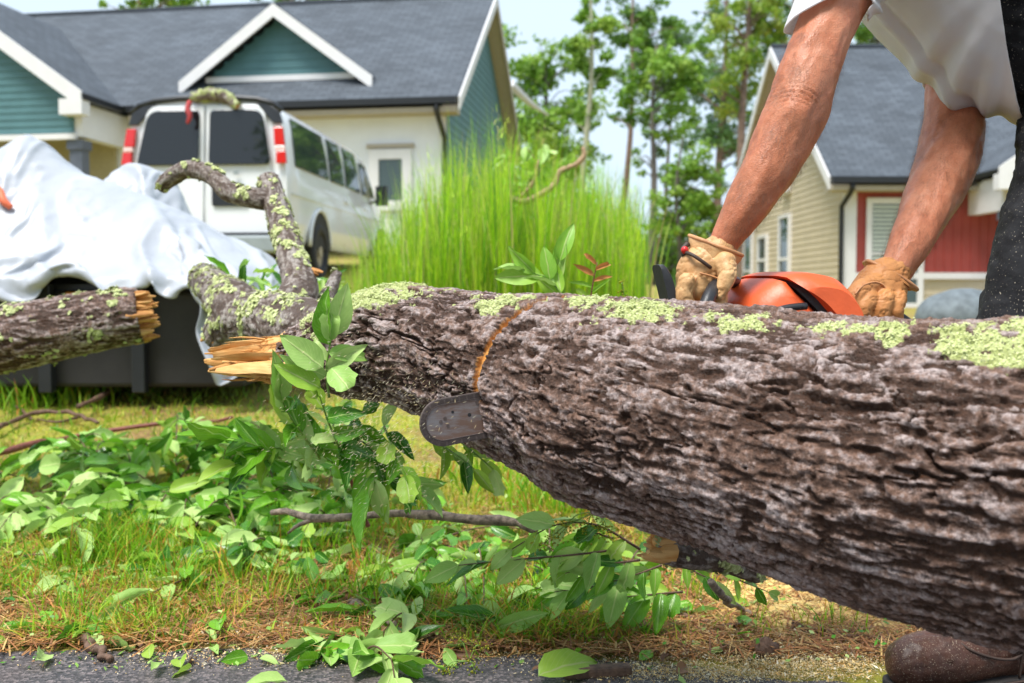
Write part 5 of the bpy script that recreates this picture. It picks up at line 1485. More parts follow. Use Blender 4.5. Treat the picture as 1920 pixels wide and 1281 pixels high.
    # far sleeve, an open tube round the far arm
    sl = resample([P(*a[:3]) for a in ((1835, -120, 2.06), (1812, 0, 2.03), (1796, 90, 2.01), (1790, 156, 1.995))], 14, [.09, .072, .062, .060])
    tv, tf = tube(sl[:, :3], sl[:, 3] * (1 + .04 * np.sin(np.arange(14) * 1.9)), 24, cap=False)
    tv = np.array(tv)
    base = len(v); set_verts(me, v)
    me2 = bpy.data.meshes.new('shirt'); f_all = [tuple(p.vertices) for p in me.polygons] + [tuple(i + base for i in q_) for q_ in tf]
    v = np.vstack([v, tv]); me2.from_pydata([tuple(q_) for q_ in v], [], f_all); me2.update(); me2.polygons.foreach_set('use_smooth', [True] * len(me2.polygons))
    me = me2
    set_verts(me, local(root, v))
    sh = obj('shirt', me, MT['cotton'], root)
    sd_ = sh.modifiers.new('t', 'SOLIDIFY'); sd_.thickness = 0.0022; sd_.offset = 0
    # --- trousers
    mb = MB()
    chain_px(mb, [(1868, -75, 1.895, 150, .165), (1925, -25, 1.9, 168, .168), (1965, 30, 1.9, 170, .168), (2030, 85, 1.9, 145, .175), (2100, 150, 1.93, 135, .17)], 24, 20)
    for st in LEGS: chain_px(mb, st, 20, 44)
    me = union('trousers', mb, 0.0065, 8, 0.5)
    clip_faces(me, lambda q: PX_np(q)[0] < 1868 - 0.0 * q[:, 0] if False else (PX_np(q)[1] > 1160))
    v = verts_of(me); n = normals_of(me)
    v += n * (0.010 * fbm(v * np.array([13, 13, 22]), 3, 31) + 0.003 * fbm(v * 45, 2, 33))[:, None]
    set_verts(me, local(root, v)); obj('trousers', me, MT['trousers'], root)
    # --- boots
    for k, (tx, ty, td) in enumerate([(1688, 1238, 1.66), (1990, 1240, 1.95)]):
        mb = MB()
        toe = P(tx, ty, td); toe[2] = 0.058
        fd = np.array([0.97, 0.24, 0]) if k == 0 else np.array([0.9, 0.43, 0]); fd /= np.linalg.norm(fd)
        sd3 = np.cross((0, 0, 1), fd)
        def foot_pt(a, z): return toe + fd * a + np.array([0, 0, z - 0.058])
        st = [(-0.002, .046, .030, .034), (.02, .053, .044, .042), (.06, .056, .051, .046), (.11, .060, .050, .050), (.16, .068, .044, .055), (.21, .070, .040, .060), (.262, .062, .038, .056), (.285, .060, .028, .045)]
        pts = [foot_pt(a, z) for a, z, w, h in st]
        q = resample(pts, 26, [(h, w) for a, z, w, h in st])
        mb.add(*tube(q[:, :3], q[:, 3:5], 20))
        mb.add(*ball(foot_pt(0.012, .052), (.034, .042, .040), 14, 10))
        mb.add(*ctube([foot_pt(.20, .08), foot_pt(.212, .14), foot_pt(.225, .22), foot_pt(.235, .27)], [.058, .052, .055, .06], 18, 16))
        me = union('boot', mb, 0.0035, 5, 0.5)
        v = verts_of(me); n = normals_of(me); v += n * (0.0025 * fbm(v * 30, 3, 3) + 0.0008 * fbm(v * 140, 2, 5))[:, None]
        v[:, 2] = np.maximum(v[:, 2], 0.017)
        set_verts(me, local(root, v)); bt = obj('boot', me, MT['boot'], root)
        for sp in ([(.085, .108, .012), (.095, .088, .046), (.14, .070, .0535), (.18, .064, .0525), (.20, .072, .0515)], [(.20, .125, .055), (.198, .085, .054), (.20, .028, .045)], [(.10, .118, -.004), (.13, .118, .034), (.16, .112, .046)]):
            MB().add(*ctube(local(root, [foot_pt(a, z - .002) - sd3 * (w - .0045 * np.sign(w)) for a, z, w in sp]), [.0026] * len(sp), 6, 16)).build('seam', MT['strap'], bt, True)
        out = []
        for a, w in [(-.022, .014), (-.013, .030), (.012, .042), (.06, .052), (.12, .052), (.18, .044), (.24, .041), (.285, .034), (.30, .012)]: out.append((a, w))
        poly = [foot_pt(a, 0.0) + sd3 * w for a, w in out] + [foot_pt(a, 0.0) - sd3 * w for a, w in out[::-1]]
        n_ = len(poly); vv = [p + np.array([0, 0, 0.001]) for p in poly] + [p + np.array([0, 0, 0.024]) for p in poly]
        f = [tuple(range(n_)), tuple(range(2 * n_ - 1, n_ - 1, -1))] + [(i, (i + 1) % n_, n_ + (i + 1) % n_, n_ + i) for i in range(n_)]
        MB().add(local(root, vv), f).build('sole', MT['sole'], bt, bevel=0.004)
        sl = np.array([foot_pt(a, 0.02) - sd3 * (w + .001) for a, w in out[1:-1]])
        MB().add(*ctube(local(root, sl), [.0022] * len(sl), 6, 40)).build('welt_stitching', MT['strap'], bt, True)
    # --- gloves
    def glove(stations, chains, ring_c, ring_u, ring_v, mat, seed, name='glove'):
        mb = MB(); chain_px(mb, stations, 20, 30)
        for c in chains: chain_px(mb, c, 12, 16)
        me = union('glove', mb, 0.0022, 5, 0.5)
        v = verts_of(me); n = normals_of(me)
        wr = np.abs(fbm(v * np.array([38, 38, 60]), 3, seed))
        v += n * (0.0024 * fbm(v * 34, 3, seed) - 0.0018 * (1 - smooth(0, 0.10, wr)) + 0.0005 * fbm(v * 160, 2, seed))[:, None]
        set_verts(me, local(root, v)); g = obj('glove', me, mat, root)
        # flared cuff: open leather shell with bound rim
        rc, ru, rv = ring_c, np.array(ring_u), np.array(ring_v)
        c2, r2 = P(*stations[1][:3]), stations[1][3] * stations[1][2] / F
        N_ = 40; a = np.linspace(0, 2 * np.pi, N_, endpoint=False)
        ring = rc + np.cos(a)[:, None] * ru + np.sin(a)[:, None] * rv
        wob = 1 + 0.05 * np.sin(a * 3 + seed) + 0.03 * np.sin(a * 5)
        ring = rc + (ring - rc) * wob[:, None]
        eu = ru / np.linalg.norm(ru); ev = rv / np.linalg.norm(rv)
        rows = []
        for t in np.linspace(0, 1, 8):
            s = t * t * (3 - 2 * t)
            cc = rc * (1 - t) + c2 * t
            rr = (np.cos(a)[:, None] * (ru * (1 - s) + eu * r2 * 0.98 * s) + np.sin(a)[:, None] * (rv * (1 - s) + ev * stations[1][4] * 1.0 * s)) * (wob[:, None] * (1 - s) + s)
            rows.append(cc + rr * (1 + 0.018 * np.sin(a * 7 + t * 6 + seed))[:, None])
        v = np.concatenate(rows); f = []
        for i in range(7):
            for j in range(N_): f.append((i * N_ + j, i * N_ + (j + 1) % N_, (i + 1) * N_ + (j + 1) % N_, (i + 1) * N_ + j))
        cu = MB().add(local(root, v), f).build('cuff', mat, g, True)
        so = cu.modifiers.new('s', 'SOLIDIFY'); so.thickness = 0.003; so.offset = 0
        q = np.vstack([rows[0], rows[0][:1]])
        vv, ff = ctube(local(root, q), [.0036] * len(q), 8, 90)
        MB().add(vv, ff).build('cuff_binding', MT['glove_rim'], g, True)
        return g
    g1 = glove([(1348, 470, 1.66, 33, .030), (1333, 486, 1.662, 44, .036), (1319, 507, 1.664, 50, .038), (1310, 527, 1.666, 45, .040), (1306, 548, 1.667, 33, .040), (1312, 566, 1.667, 24, .034)],
               [[(1288, 528, d, 17), (1283, 553, d, 17), (1297, 582, d, 16), (1325, 592, d, 15), (1346, 578, d, 15), (1352, 556 - 6 * k, d, 14)] for k, d in enumerate((1.622, 1.650, 1.678, 1.704))]
               + [[(1358, 492, 1.63, 22), (1364, 515, 1.618, 18), (1356, 538, 1.612, 15), (1347, 556, 1.612, 12)]],
               P(1343, 461, 1.66), P(1390, 479, 1.66) - P(1343, 461, 1.66), np.array([0.006, -0.036, -0.006]), MT['glove'], 3)
    vv, ff = ctube(local(root, [P(1284, 473, 1.652), P(1296, 477, 1.628), P(1312, 487, 1.6215), P(1326, 497, 1.622), P(1332, 502, 1.626)]), [(.0045, .0012)] * 5 if False else [.0032] * 5, 8, 20)
    MB().add(vv, ff).build('strap', MT['strap'], g1, True)
    MB().add(*ball(local(root, [P(1284, 469, 1.648)])[0], .0065, 12, 8)).build('strap_bead', MT['bead'], g1, True)
    vv, ff = ctube(local(root, [P(1284, 480, 1.652), P(1281, 468, 1.655), P(1290, 457, 1.66)]), [.005] * 3, 8, 10)
    MB().add(vv, ff).build('strap_tab', MT['strap'], g1, True)
    g2 = glove([(1680, 505, 1.772, 33, .030), (1664, 522, 1.768, 44, .036), (1650, 545, 1.762, 52, .040), (1643, 566, 1.758, 54, .042), (1646, 588, 1.756, 44, .038)],
               [[(1640, 533, 1.735, 20), (1612, 545, 1.722, 19), (1600, 566, 1.718, 18), (1604, 590, 1.722, 16), (1622, 602, 1.73, 14)],
                [(1630, 560, 1.72, 19), (1618, 580, 1.712, 17), (1622, 602, 1.715, 15)], [(1660, 560, 1.72, 19), (1652, 584, 1.715, 17), (1655, 604, 1.72, 15)],
                [(1684, 560, 1.73, 17), (1680, 582, 1.722, 15), (1682, 600, 1.725, 14)], [(1625, 545, 1.79, 20), (1595, 562, 1.79, 17), (1590, 585, 1.785, 14)]],
               P(1667, 515, 1.772), P(1711, 541, 1.772) - P(1667, 515, 1.772), np.array([0.006, -0.036, -0.004]), MT['glove_tan'], 7)
    for pts in ([(1603, 552, 1.700), (1618, 536, 1.708), (1640, 529, 1.714), (1658, 536, 1.718), (1662, 552, 1.716)],):
        vv, ff = ctube(local(root, [P(*p) for p in pts]), [.0016] * len(pts), 6, 20); MB().add(vv, ff).build('seam', MT['glove_rim'], g2, True)
    for pts in ([(1312, 512, 1.6235), (1328, 516, 1.6215), (1346, 522, 1.623)], [(1306, 520, 1.6235), (1300, 540, 1.625), (1302, 560, 1.627)]):
        vv, ff = ctube(local(root, [P(*p) for p in pts]), [.0015] * len(pts), 6, 16); MB().add(vv, ff).build('seam', MT['glove_rim'], g1, True)
    return root
def PX_np(q):
    w = np.asarray(q) - _cp; d = w @ _fw
    return 960 + F * (w @ _rt) / d, 640.5 - F * (w @ _up) / d, d
LEGS = [[(2035, 190, 1.86, 112), (2012, 300, 1.84, 100), (1978, 410, 1.81, 92), (1940, 520, 1.78, 86), (1915, 620, 1.76, 80), (1905, 720, 1.75, 72), (1908, 820, 1.76, 66), (1912, 940, 1.77, 64), (1912, 1070, 1.77, 62), (1912, 1170, 1.77, 62)],
        [(2120, 190, 1.98, 112), (2130, 320, 2.0, 98), (2130, 460, 2.02, 88), (2125, 600, 2.04, 80), (2135, 740, 2.06, 68), (2160, 880, 2.08, 60), (2175, 1020, 2.09, 57), (2180, 1120, 2.1, 57)]]
PERSON = build_person()

# ------------------------------------------------------------------ grass, litter, leaves
def blades(name, pos, hgt, wid, lean, col, seed, segs=3, tipdark=0.0):
    rg = np.random.default_rng(seed); n = len(pos)
    a = rg.uniform(0, 2 * np.pi, n); d = np.stack([np.cos(a), np.sin(a), 0 * a], 1)
    a2 = rg.uniform(0, 2 * np.pi, n); wd = np.stack([np.cos(a2), np.sin(a2), 0 * a2], 1)
    rows = []
    for k in range(segs + 1):
        t = k / segs
        p = pos + np.array([0, 0, 1.0]) * (hgt * (t - 0.35 * np.minimum(lean, 1.6) * t * t))[:, None] + d * (hgt * lean * t * t)[:, None]
        w = wid * (1 - t) ** 0.7 * 0.5 if k else wid * 0.42
        rows.append(p - wd * w[:, None]); rows.append(p + wd * w[:, None])
    v = np.stack(rows, 1).reshape(-1, 3)
    m = 2 * (segs + 1); b = np.arange(n)[:, None] * m
    q = np.concatenate([b + np.array([2 * k, 2 * k + 1, 2 * k + 3, 2 * k + 2]) for k in range(segs)])
    me = mesh_np(name, v, q)
    attr_col(me, 'Col', np.repeat(col, m, 0))
    return me
def pick(cols, n, rg, w=None):
    cols = np.array(cols); k = rg.choice(len(cols), n, p=w)
    return np.clip(cols[k] * rg.uniform(0.75, 1.25, (n, 1)), 0, 1)
LAWN = [(0.12, 0.33, 0.012), (0.22, 0.46, 0.018), (0.36, 0.54, 0.03), (0.52, 0.52, 0.05), (0.56, 0.38, 0.07), (0.54, 0.24, 0.05)]
def frustum_pts(n, y0, y1, rg, power=1.0, margin=1.12):
    """points on the ground, seen area only, denser near the lens"""
    u = rg.random(n); y = 1.0 / ((1 - u) / y0 + u / y1) if power == 1 else y0 + (y1 - y0) * u ** power
    x = rg.uniform(-0.5145 * margin, 0.5145 * margin, n) * y
    return x, y
def build_lawn_grass():
    rg = np.random.default_rng(101)
    x, y = frustum_pts(80000, 1.84, 7.5, rg)
    keep = (y > road_edge(np.clip(x, -2.5, 2.5)) + 0.005)
    dens = fbm(np.stack([x * 2.6, y * 2.6, 0 * x], 1), 3, 50)
    near = smooth(1.8, 2.6, y)
    keep &= rg.random(len(x)) < np.clip(0.30 + 0.9 * near + 1.3 * dens, 0.06, 1)
    keep &= ~((x > 0.3) & (y < 2.35) & (rg.random(len(x)) < 0.5))
    x, y, dens = x[keep], y[keep], dens[keep]; n = len(x)
    h = rg.uniform(0.018, 0.065, n) * (1 + 0.9 * np.clip(dens, -0.5, 1))
    h = h * (1 - 0.5 * smooth(2.6, 3.4, y))
    pos = np.stack([x, y, ground(x, y) - 0.002], 1)
    far = smooth(2.4, 3.4, y)[:, None]
    c1 = pick(LAWN, n, rg, [.16, .22, .18, .14, .14, .16]); c2 = pick(LAWN, n, rg, [.06, .16, .26, .30, .16, .06])
    col = c1 * (1 - far) + c2 * far
    me = blades('lawn_grass', pos, h, rg.uniform(0.0024, 0.0058, n) * (1 + 0.25 * y / 2), rg.uniform(0.2, 1.5, n), col, 102)
    obj('lawn_grass', me, MT['blades'], kind='stuff', label='short green and straw coloured grass of the lawn')
    # taller tufts in the foreground
    P_, H_, W_, L_, C_ = [], [], [], [], []
    tufts = [(380, 1090, 90, 110, .09), (650, 1120, 90, 110, .08), (520, 1110, 80, 90, .08), (780, 1130, 90, 120, .08), (1100, 1140, 90, 120, .07), (280, 1110, 90, 110, .10), (960, 1190, 90, 90, .05), (330, 1190, 120, 60, .05), (640, 1190, 90, 60, .05), (200, 1060, 60, 260, .13), (230, 1020, 50, 150, .12), (120, 1080, 60, 60, .10), (330, 1040, 60, 60, .09), (480, 1010, 60, 80, .11), (570, 1040, 70, 90, .11), (640, 1010, 60, 80, .10), (760, 1000, 80, 120, .09), (900, 1120, 90, 160, .08),
             (1000, 1150, 80, 130, .08), (850, 1080, 80, 90, .07), (1050, 1090, 60, 70, .09), (700, 1080, 60, 50, .08), (560, 1140, 60, 40, .07), (420, 1150, 60, 60, .06), (60, 1130, 60, 40, .07), (100, 1160, 50, 16, .09),
             (1560, 1180, 70, 40, .06), (1650, 1160, 50, 26, .06), (1450, 1180, 70, 40, .05), (1300, 1120, 60, 60, .06), (1200, 1170, 80, 70, .06), (1000, 930, 120, 200, .11), (900, 900, 80, 120, .10), (1060, 960, 60, 90, .12), (20, 760, 60, 140, .16), (80, 740, 60, 120, .16), (150, 750, 50, 80, .12), (560, 880, 60, 60, .12)]
    for cx, cy, rp, k, hh in tufts:
        for i in range(int(k * 1.35)):
            g = G(cx + rg.normal() * rp * 0.6, cy + rg.normal() * rp * 0.18)
            P_.append(g); H_.append(hh * rg.uniform(0.4, 1.35)); W_.append(rg.uniform(.0026, .0064) * (g[1] / 2.2)); L_.append(rg.uniform(0.1, 0.8))
    n = len(P_)
    col = pick([(0.14, 0.36, 0.015), (0.28, 0.54, 0.02), (0.42, 0.58, 0.03), (0.56, 0.48, 0.06), (0.58, 0.26, 0.05)], n, rg, [.3, .32, .18, .1, .1])
    me = blades('grass_tufts', np.array(P_), np.array(H_), np.array(W_), np.array(L_), col, 103, 4)
    obj('grass_tufts', me, MT['blades'], kind='stuff', label='taller tufts of green grass along the road edge')
    # pine straw and dead stalks lying flat
    n = 34000
    x, y = frustum_pts(n, 1.78, 3.4, rg)
    k = (y > road_edge(np.clip(x, -2.5, 2.5)) - 0.05 * rg.random(n) ** 2) & (rg.random(n) < np.clip(1.25 - (y - 1.85) / 1.1, 0.12, 1))
    x, y = x[k], y[k]; n = len(x)
    a = rg.uniform(0, np.pi, n); L = rg.uniform(0.012, 0.05, n)
    d = np.stack([np.cos(a), np.sin(a), rg.normal(size=n) * 0.18], 1); w = np.stack([-np.sin(a), np.cos(a), 0 * a], 1) * rg.uniform(.0006, .0015, n)[:, None]
    c = np.stack([x, y, ground(x, y) + rg.uniform(0.002, 0.022, n)], 1)
    bow = np.stack([0 * x, 0 * x, rg.uniform(0, .006, n)], 1)
    v = np.stack([c - d * L[:, None] - w, c - d * L[:, None] + w, c + bow + w * 1.2, c + bow - w * 1.2, c + d * L[:, None] + w * .4, c + d * L[:, None] - w * .4], 1).reshape(-1, 3)
    b = np.arange(n)[:, None] * 6
    me = mesh_np('pine_straw', v, np.concatenate([b + np.array([0, 1, 2, 3]), b + np.array([3, 2, 4, 5])]))
    attr_col(me, 'Col', np.repeat(pick([(0.30, 0.12, 0.04), (0.44, 0.20, 0.06), (0.50, 0.32, 0.12), (0.20, 0.09, 0.04)], n, rg, [.3, .3, .25, .15]), 6, 0))
    obj('pine_straw', me, MT['litter'], kind='stuff', label='brown pine straw and dead stalks along the road edge')
    # sawdust and wood chips
    pts, sz, cols = [], [], []
    for cx, cy, rx, ry, k in [(1560, 1160, 190, 34, 9000), (1420, 1230, 230, 40, 10000), (1380, 1268, 240, 18, 8000), (1560, 1250, 120, 24, 4000), (500, 1200, 110, 26, 3200), (560, 1235, 260, 18, 1600), (350, 1245, 300, 22, 900), (900, 1230, 200, 26, 1800), (1180, 1230, 150, 40, 2600), (1700, 1215, 60, 30, 1500), (700, 1190, 200, 60, 1600), (1200, 1090, 100, 40, 1200)]:
        for i in range(k):
            pts.append((cx + rg.normal() * rx * 0.55, min(1300, cy + rg.normal() * ry * 0.6)))
    pts = np.array(pts)
    # ground here is flat: intersect directly
    rr = (640.5 - pts[:, 1]) / F
    dz = _fw[2] + _up[2] * rr
    dep = (CAMZ) / np.maximum(-dz, 0.05)
    x = dep * (pts[:, 0] - 960) / F; y = dep * (_fw[1] + _up[1] * rr)
    n = len(x)
    c = np.stack([x, y, np.maximum(ground(x, y), -0.004) + rg.uniform(0.004, 0.018, n)], 1)
    road_m = y < road_edge(np.clip(x, -2.5, 2.5)); c[road_m, 2] = 0.008 + rg.uniform(0, .002, road_m.sum())
    d = rg.normal(size=(n, 3)) * np.array([1, 1, 0.45]); d /= np.linalg.norm(d, axis=1)[:, None]
    e = np.cross(d, rg.normal(size=(n, 3)) * 0.5 + np.array([0, 0, 1])); e /= np.linalg.norm(e, axis=1)[:, None]
    s = rg.uniform(.0004, .0016, n)[:, None] * np.where(rg.random(n) < 0.06, 2.6, 1)[:, None]
    v = np.stack([c - d * s * 1.5, c - e * s * .6, c + d * s * 1.5, c + e * s * .6], 1).reshape(-1, 3)
    me = mesh_np('sawdust', v, np.arange(4 * n).reshape(-1, 4))
    attr_col(me, 'Col', np.repeat(pick([(0.78, 0.56, 0.24), (0.80, 0.66, 0.36), (0.70, 0.44, 0.15), (0.82, 0.74, 0.56)], n, rg), 4, 0))
    obj('sawdust', me, MT['litter'], kind='stuff', label='pale yellow sawdust and chips strewn under the trunk and road edge')
    gx, gy = np.meshgrid(np.linspace(-.42, .42, 150), np.linspace(-.30, .26, 110))
    q = np.stack([gx.ravel(), gy.ravel(), 0 * gx.ravel()], 1)
    mask = np.clip(1 - (gx / .40) ** 2 - (gy / .25) ** 2, -1, 1).ravel() + 0.55 * fbm(q * 9, 3, 3)
    hz = -0.012 + 0.030 * smooth(-0.1, 0.9, mask) + 0.006 * fbm(q * 40, 3, 5) + 0.004 * fbm(q * 130, 2, 6)
    bx, by = 0.64, 2.10
    v = np.stack([q[:, 0] + bx, q[:, 1] + by, ground(q[:, 0] + bx, q[:, 1] + by) + hz], 1)
    i_ = np.arange(150 * 110).reshape(110, 150); qq = np.stack([i_[:-1, :-1], i_[:-1, 1:], i_[1:, 1:], i_[1:, :-1]], -1).reshape(-1, 4)
    me = mesh_np('sawdust_bank', v, qq, smoothed=True); u_ = rg.random(len(v))[:, None]
    attr_col(me, 'Col', np.array([0.62, 0.40, 0.11]) * (1 - u_) + np.array([0.80, 0.60, 0.24]) * u_)
    obj('sawdust_bank', me, MT['litter'], kind='stuff', label='bank of fresh yellow sawdust behind the boot under the trunk')
    # a few flecks in the air thrown off by the chain
    n = 1300
    c = np.array([P(rg.normal(720, 90), rg.normal(800, 70), rg.uniform(1.40, 1.62)) for i in range(n)])
    d = np.array([-0.8, -0.1, -0.5]) + rg.normal(size=(n, 3)) * 0.35; e = np.cross(d, (0, 1, 0)); e /= np.linalg.norm(e, axis=1)[:, None]; d /= np.linalg.norm(d, axis=1)[:, None]
    s = rg.uniform(.0003, .0009, n)[:, None]
    v = np.stack([c - d * s * 5, c - e * s * .35, c + d * s * 5, c + e * s * .35], 1).reshape(-1, 3)
    me = mesh_np('flying_chips', v, np.arange(4 * n).reshape(-1, 4)); attr_col(me, 'Col', np.repeat(pick([(0.78, 0.62, 0.34), (0.8, 0.72, 0.5)], n, rg), 4, 0))
    obj('flying_chips', me, MT['litter'], kind='stuff', label='fine wood chips flying off the running chain')
build_lawn_grass()

def build_tall_grass():
    rg = np.random.default_rng(111)
    n = 15000
    px = 700 + 508 * rg.beta(1.5, 1.25, n)
    y = rg.uniform(5.6, 8.2, n); x = (px - 960) / F * y
    top = np.interp(px, [690, 720, 760, 800, 850, 900, 950, 1000, 1060, 1110, 1150, 1190, 1215], [430, 395, 365, 360, 305, 275, 290, 312, 325, 340, 360, 385, 420])
    cl = fbm(np.stack([px / 17.0, y * 2.2, 0 * px], 1), 3, 60)
    zt = CAMZ + (550 - top) / F * y
    g = ground(x, y)
    h = np.clip((zt - g) * (rg.uniform(0.40, 1.02, n) + 0.55 * cl), 0.12, 2.1)
    pos = np.stack([x, y, g - 0.01], 1)
    col = pick([(0.15, 0.38, 0.008), (0.32, 0.58, 0.010), (0.48, 0.68, 0.025), (0.56, 0.66, 0.08), (0.09, 0.24, 0.03), (0.52, 0.44, 0.16)], n, rg, [.18, .30, .27, .11, .10, .04]) * (1 + 0.5 * cl)[:, None]
    me = blades('tall_grass', pos, h, rg.uniform(0.005, 0.012, n), rg.uniform(0.01, 0.15, n), np.clip(col, 0, 1), 112, 5)
    obj('tall_grass', me, MT['blades'], kind='stuff', label='tall bright green weeds growing beside the van')
    m2 = 420; k2 = rg.choice(n, m2)
    me = blades('weed_stalks', pos[k2] + rg.normal(size=(m2, 3)) * np.array([.06, .06, 0]), np.clip((zt - g)[k2] * rg.uniform(.85, 1.22, m2), .3, 2.2), rg.uniform(.012, .022, m2), rg.uniform(.02, .3, m2), pick([(0.34, 0.52, 0.05), (0.50, 0.60, 0.14), (0.56, 0.46, 0.20), (0.20, 0.40, 0.03)], m2, rg), 118, 6)
    obj('weed_stalks', me, MT['blades'], kind='stuff', label='single taller stalks rising out of the tall green weeds')
    # feathery side leaflets along the taller stalks
    k = rg.choice(np.where(h > 0.55)[0], 2600)
    t = rg.uniform(0.35, 1.0, len(k)); m = 8
    pp = np.repeat(pos[k] + np.stack([0 * t, 0 * t, h[k] * t], 1), m, 0) + rg.normal(size=(len(k) * m, 3)) * np.array([.012, .012, .05])
    cc = np.repeat(np.clip(col[k] * 1.12, 0, 1), m, 0)
    me = blades('feathery_leaflets', pp, rg.uniform(.03, .085, len(pp)), rg.uniform(.002, .005, len(pp)), rg.uniform(.3, 1.2, len(pp)), cc, 119, 2)
    obj('feathery_leaflets', me, MT['blades'], kind='stuff', label='feathery leaflets on the tall green weeds')
    # sparse weeds in front of the van's flank
    n = 500
    px = rg.uniform(640, 800, n); y = rg.uniform(7.5, 10.5, n); x = (px - 960) / F * y
    g = ground(x, y); h = rg.uniform(0.3, 1.05, n) * np.interp(px, [640, 720, 800], [0.5, 1.0, 1.1])
    me = blades('roadside_weeds', np.stack([x, y, g], 1), h, rg.uniform(.008, .018, n), rg.uniform(.05, .4, n), pick([(0.20, 0.44, 0.02), (0.34, 0.55, 0.04), (0.42, 0.5, 0.08)], n, rg), 113, 5)
    obj('roadside_weeds', me, MT['blades'], kind='stuff', label='sparse tall weeds in front of the van side')
    # low green growth under the logs
    n = 3200
    px = rg.uniform(-60, 720, n); py = rg.uniform(600, 740, n)
    y = rg.uniform(3.6, 9.5, n); x = (px - 960) / F * y
    g = ground(x, y); h = rg.uniform(.03, .10, n)
    me = blades('mid_grass', np.stack([x, y, g], 1), h, rg.uniform(.004, .010, n), rg.uniform(.1, .9, n), pick([(0.16, 0.36, 0.02), (0.28, 0.45, 0.03), (0.36, 0.42, 0.05)], n, rg), 114, 3)
    obj('mid_grass', me, MT['blades'], kind='stuff', label='uneven grass in the middle of the lawn')
build_tall_grass()

# ---- leaves
NV = 12
def leaf_mesh(kind, k):
    """unit leaf along +Y with fold, curl and wavy edge; uv: u across, v along"""
    rg = np.random.default_rng(200 + k)
    fold = rg.uniform(0.15, 0.7); curl = rg.uniform(-0.5, 0.9); twist = rg.uniform(-0.5, 0.5); wid = rg.uniform(0.20, 0.285); wav = rg.uniform(0.0, 0.035)
    ts = np.array([0, 0.08, 0.22, 0.40, 0.58, 0.75, 0.89, 1.0])
    torn = k >= NV - 3
    if torn: ts = np.array([0, 0.08, 0.18, 0.30, 0.42, 0.52, 0.60, 0.66])
    v, uv = [], []
    for t in ts:
        w = wid * (math.sin(math.pi * min(1, t ** 0.72)) ** 0.85 if 0 < t < 1 else 0.0) + (0.006 if t == 0 else 0)
        ang = curl * t * 1.3
        y = math.sin(ang) / (curl * 1.3) if abs(curl) > 1e-3 else t
        z = -(1 - math.cos(ang)) / (curl * 1.3) if abs(curl) > 1e-3 else 0
        tw = twist * t
        for u in (-1, -0.5, 0, 0.5, 1):
            x_ = u * w * math.cos(fold * abs(u)); z_ = abs(u) * w * math.sin(fold) + wav * math.sin(t * 17 + u * 2 + k)
            v.append((x_ * math.cos(tw) - z_ * math.sin(tw), y, z + x_ * math.sin(tw) + z_ * math.cos(tw)))
            if torn and t > 0.5: v[-1] = (v[-1][0] + 0.03 * rg.normal(), v[-1][1] + 0.05 * rg.normal(), v[-1][2])
            uv.append((0.5 + 0.5 * u, t))
    f = [(i * 5 + j, i * 5 + j + 1, (i + 1) * 5 + j + 1, (i + 1) * 5 + j) for i in range(len(ts) - 1) for j in range(4)]
    me = mesh_from('leaf', v, f, True)
    l = me.uv_layers.new(name='uv')
    for lp in me.loops: l.data[lp.index].uv = uv[lp.vertex_index]
    me.materials.append(MT[kind])
    return me
LEAF = {k: [leaf_mesh(k, i) for i in range(NV)] for k in ('leaf_top', 'leaf_under', 'leaf_lime', 'leaf_dry', 'leaf_red')}
lr = random.Random(77)
def put_leaf(parent, pos, tip, nrm, length, kind, name='leaf', width=1.0, **kw):
    t = Vector(tip).normalized(); n = Vector(nrm); n = n - t * n.dot(t)
    if n.length < 1e-4: n = Vector((1, 0, 0)).cross(t)
    n.normalize(); s = t.cross(n)
    m = Matrix((s, t, n)).transposed()
    o = bpy.data.objects.new(name, LEAF[kind][lr.randrange(NV)]); COL.objects.link(o)
    p = np.asarray(pos, float) - (np.array(parent.location) if parent else 0)
    o.location = p; o.rotation_euler = m.to_euler(); o.scale = (length * width, length, length)
    if parent: o.parent = parent
    return tag(o, **kw)
def kind_of(w): return lr.choices(['leaf_top', 'leaf_under', 'leaf_lime'], w)[0]
def rnd3(s): return np.array([lr.gauss(0, s), lr.gauss(0, s), lr.gauss(0, s)])
def shoot(root, mb, path, r, n, size, weights, up=(0, 0, 1), spread=0.9, start=0.15, droop=0.2, above=True):
    """leaves alternating along a twig"""
    q = resample(path, 24)
    v, f = ctube(local(root, path), np.linspace(r, r * 0.35, len(path)), 6, 12); MB().add(v, f).build('stem', mb, root, True)
    T, N, B = frames(q, up)
    for i in range(n):
        t = start + (1 - start) * i / max(1, n - 1); k = min(23, int(t * 23))
        s = 1 if i % 2 else -1
        d = T[k] * (0.55 + 0.5 * t) + B[k] * s * spread * (1.05 - 0.75 * t) + np.array([0, 0, -droop]) + rnd3(0.25)
        nn = np.array(up) + np.array([0, -0.35, 0]) + rnd3(0.65)
        L = size * lr.uniform(0.7, 1.15)
        p = q[k].copy()
        e = p + d / np.linalg.norm(d) * L
        if above:
            g = float(ground(e[0], e[1]))
            if e[2] < g + 0.006: d = d + np.array([0, 0, (g + 0.012 - e[2]) / L])
        put_leaf(root, p, d, nn, L, kind_of(weights))
def leafy_branch(name, label, origin, shoots, main=None, main_r=0.006, stem='twig', cat='branch', group=None):
    root = empty(name, tuple(origin), label=label, cat=cat, group=group)
    mb = MB()
    if main is not None:
        v, f = ctube(local(root, main), np.linspace(main_r, main_r * 0.4, len(main)), 8, 30); mb.add(v, f)
    for s in shoots: shoot(root, MT[stem], **s)
    if mb.v: mb.build('stem', MT[stem], root, True)
    return root
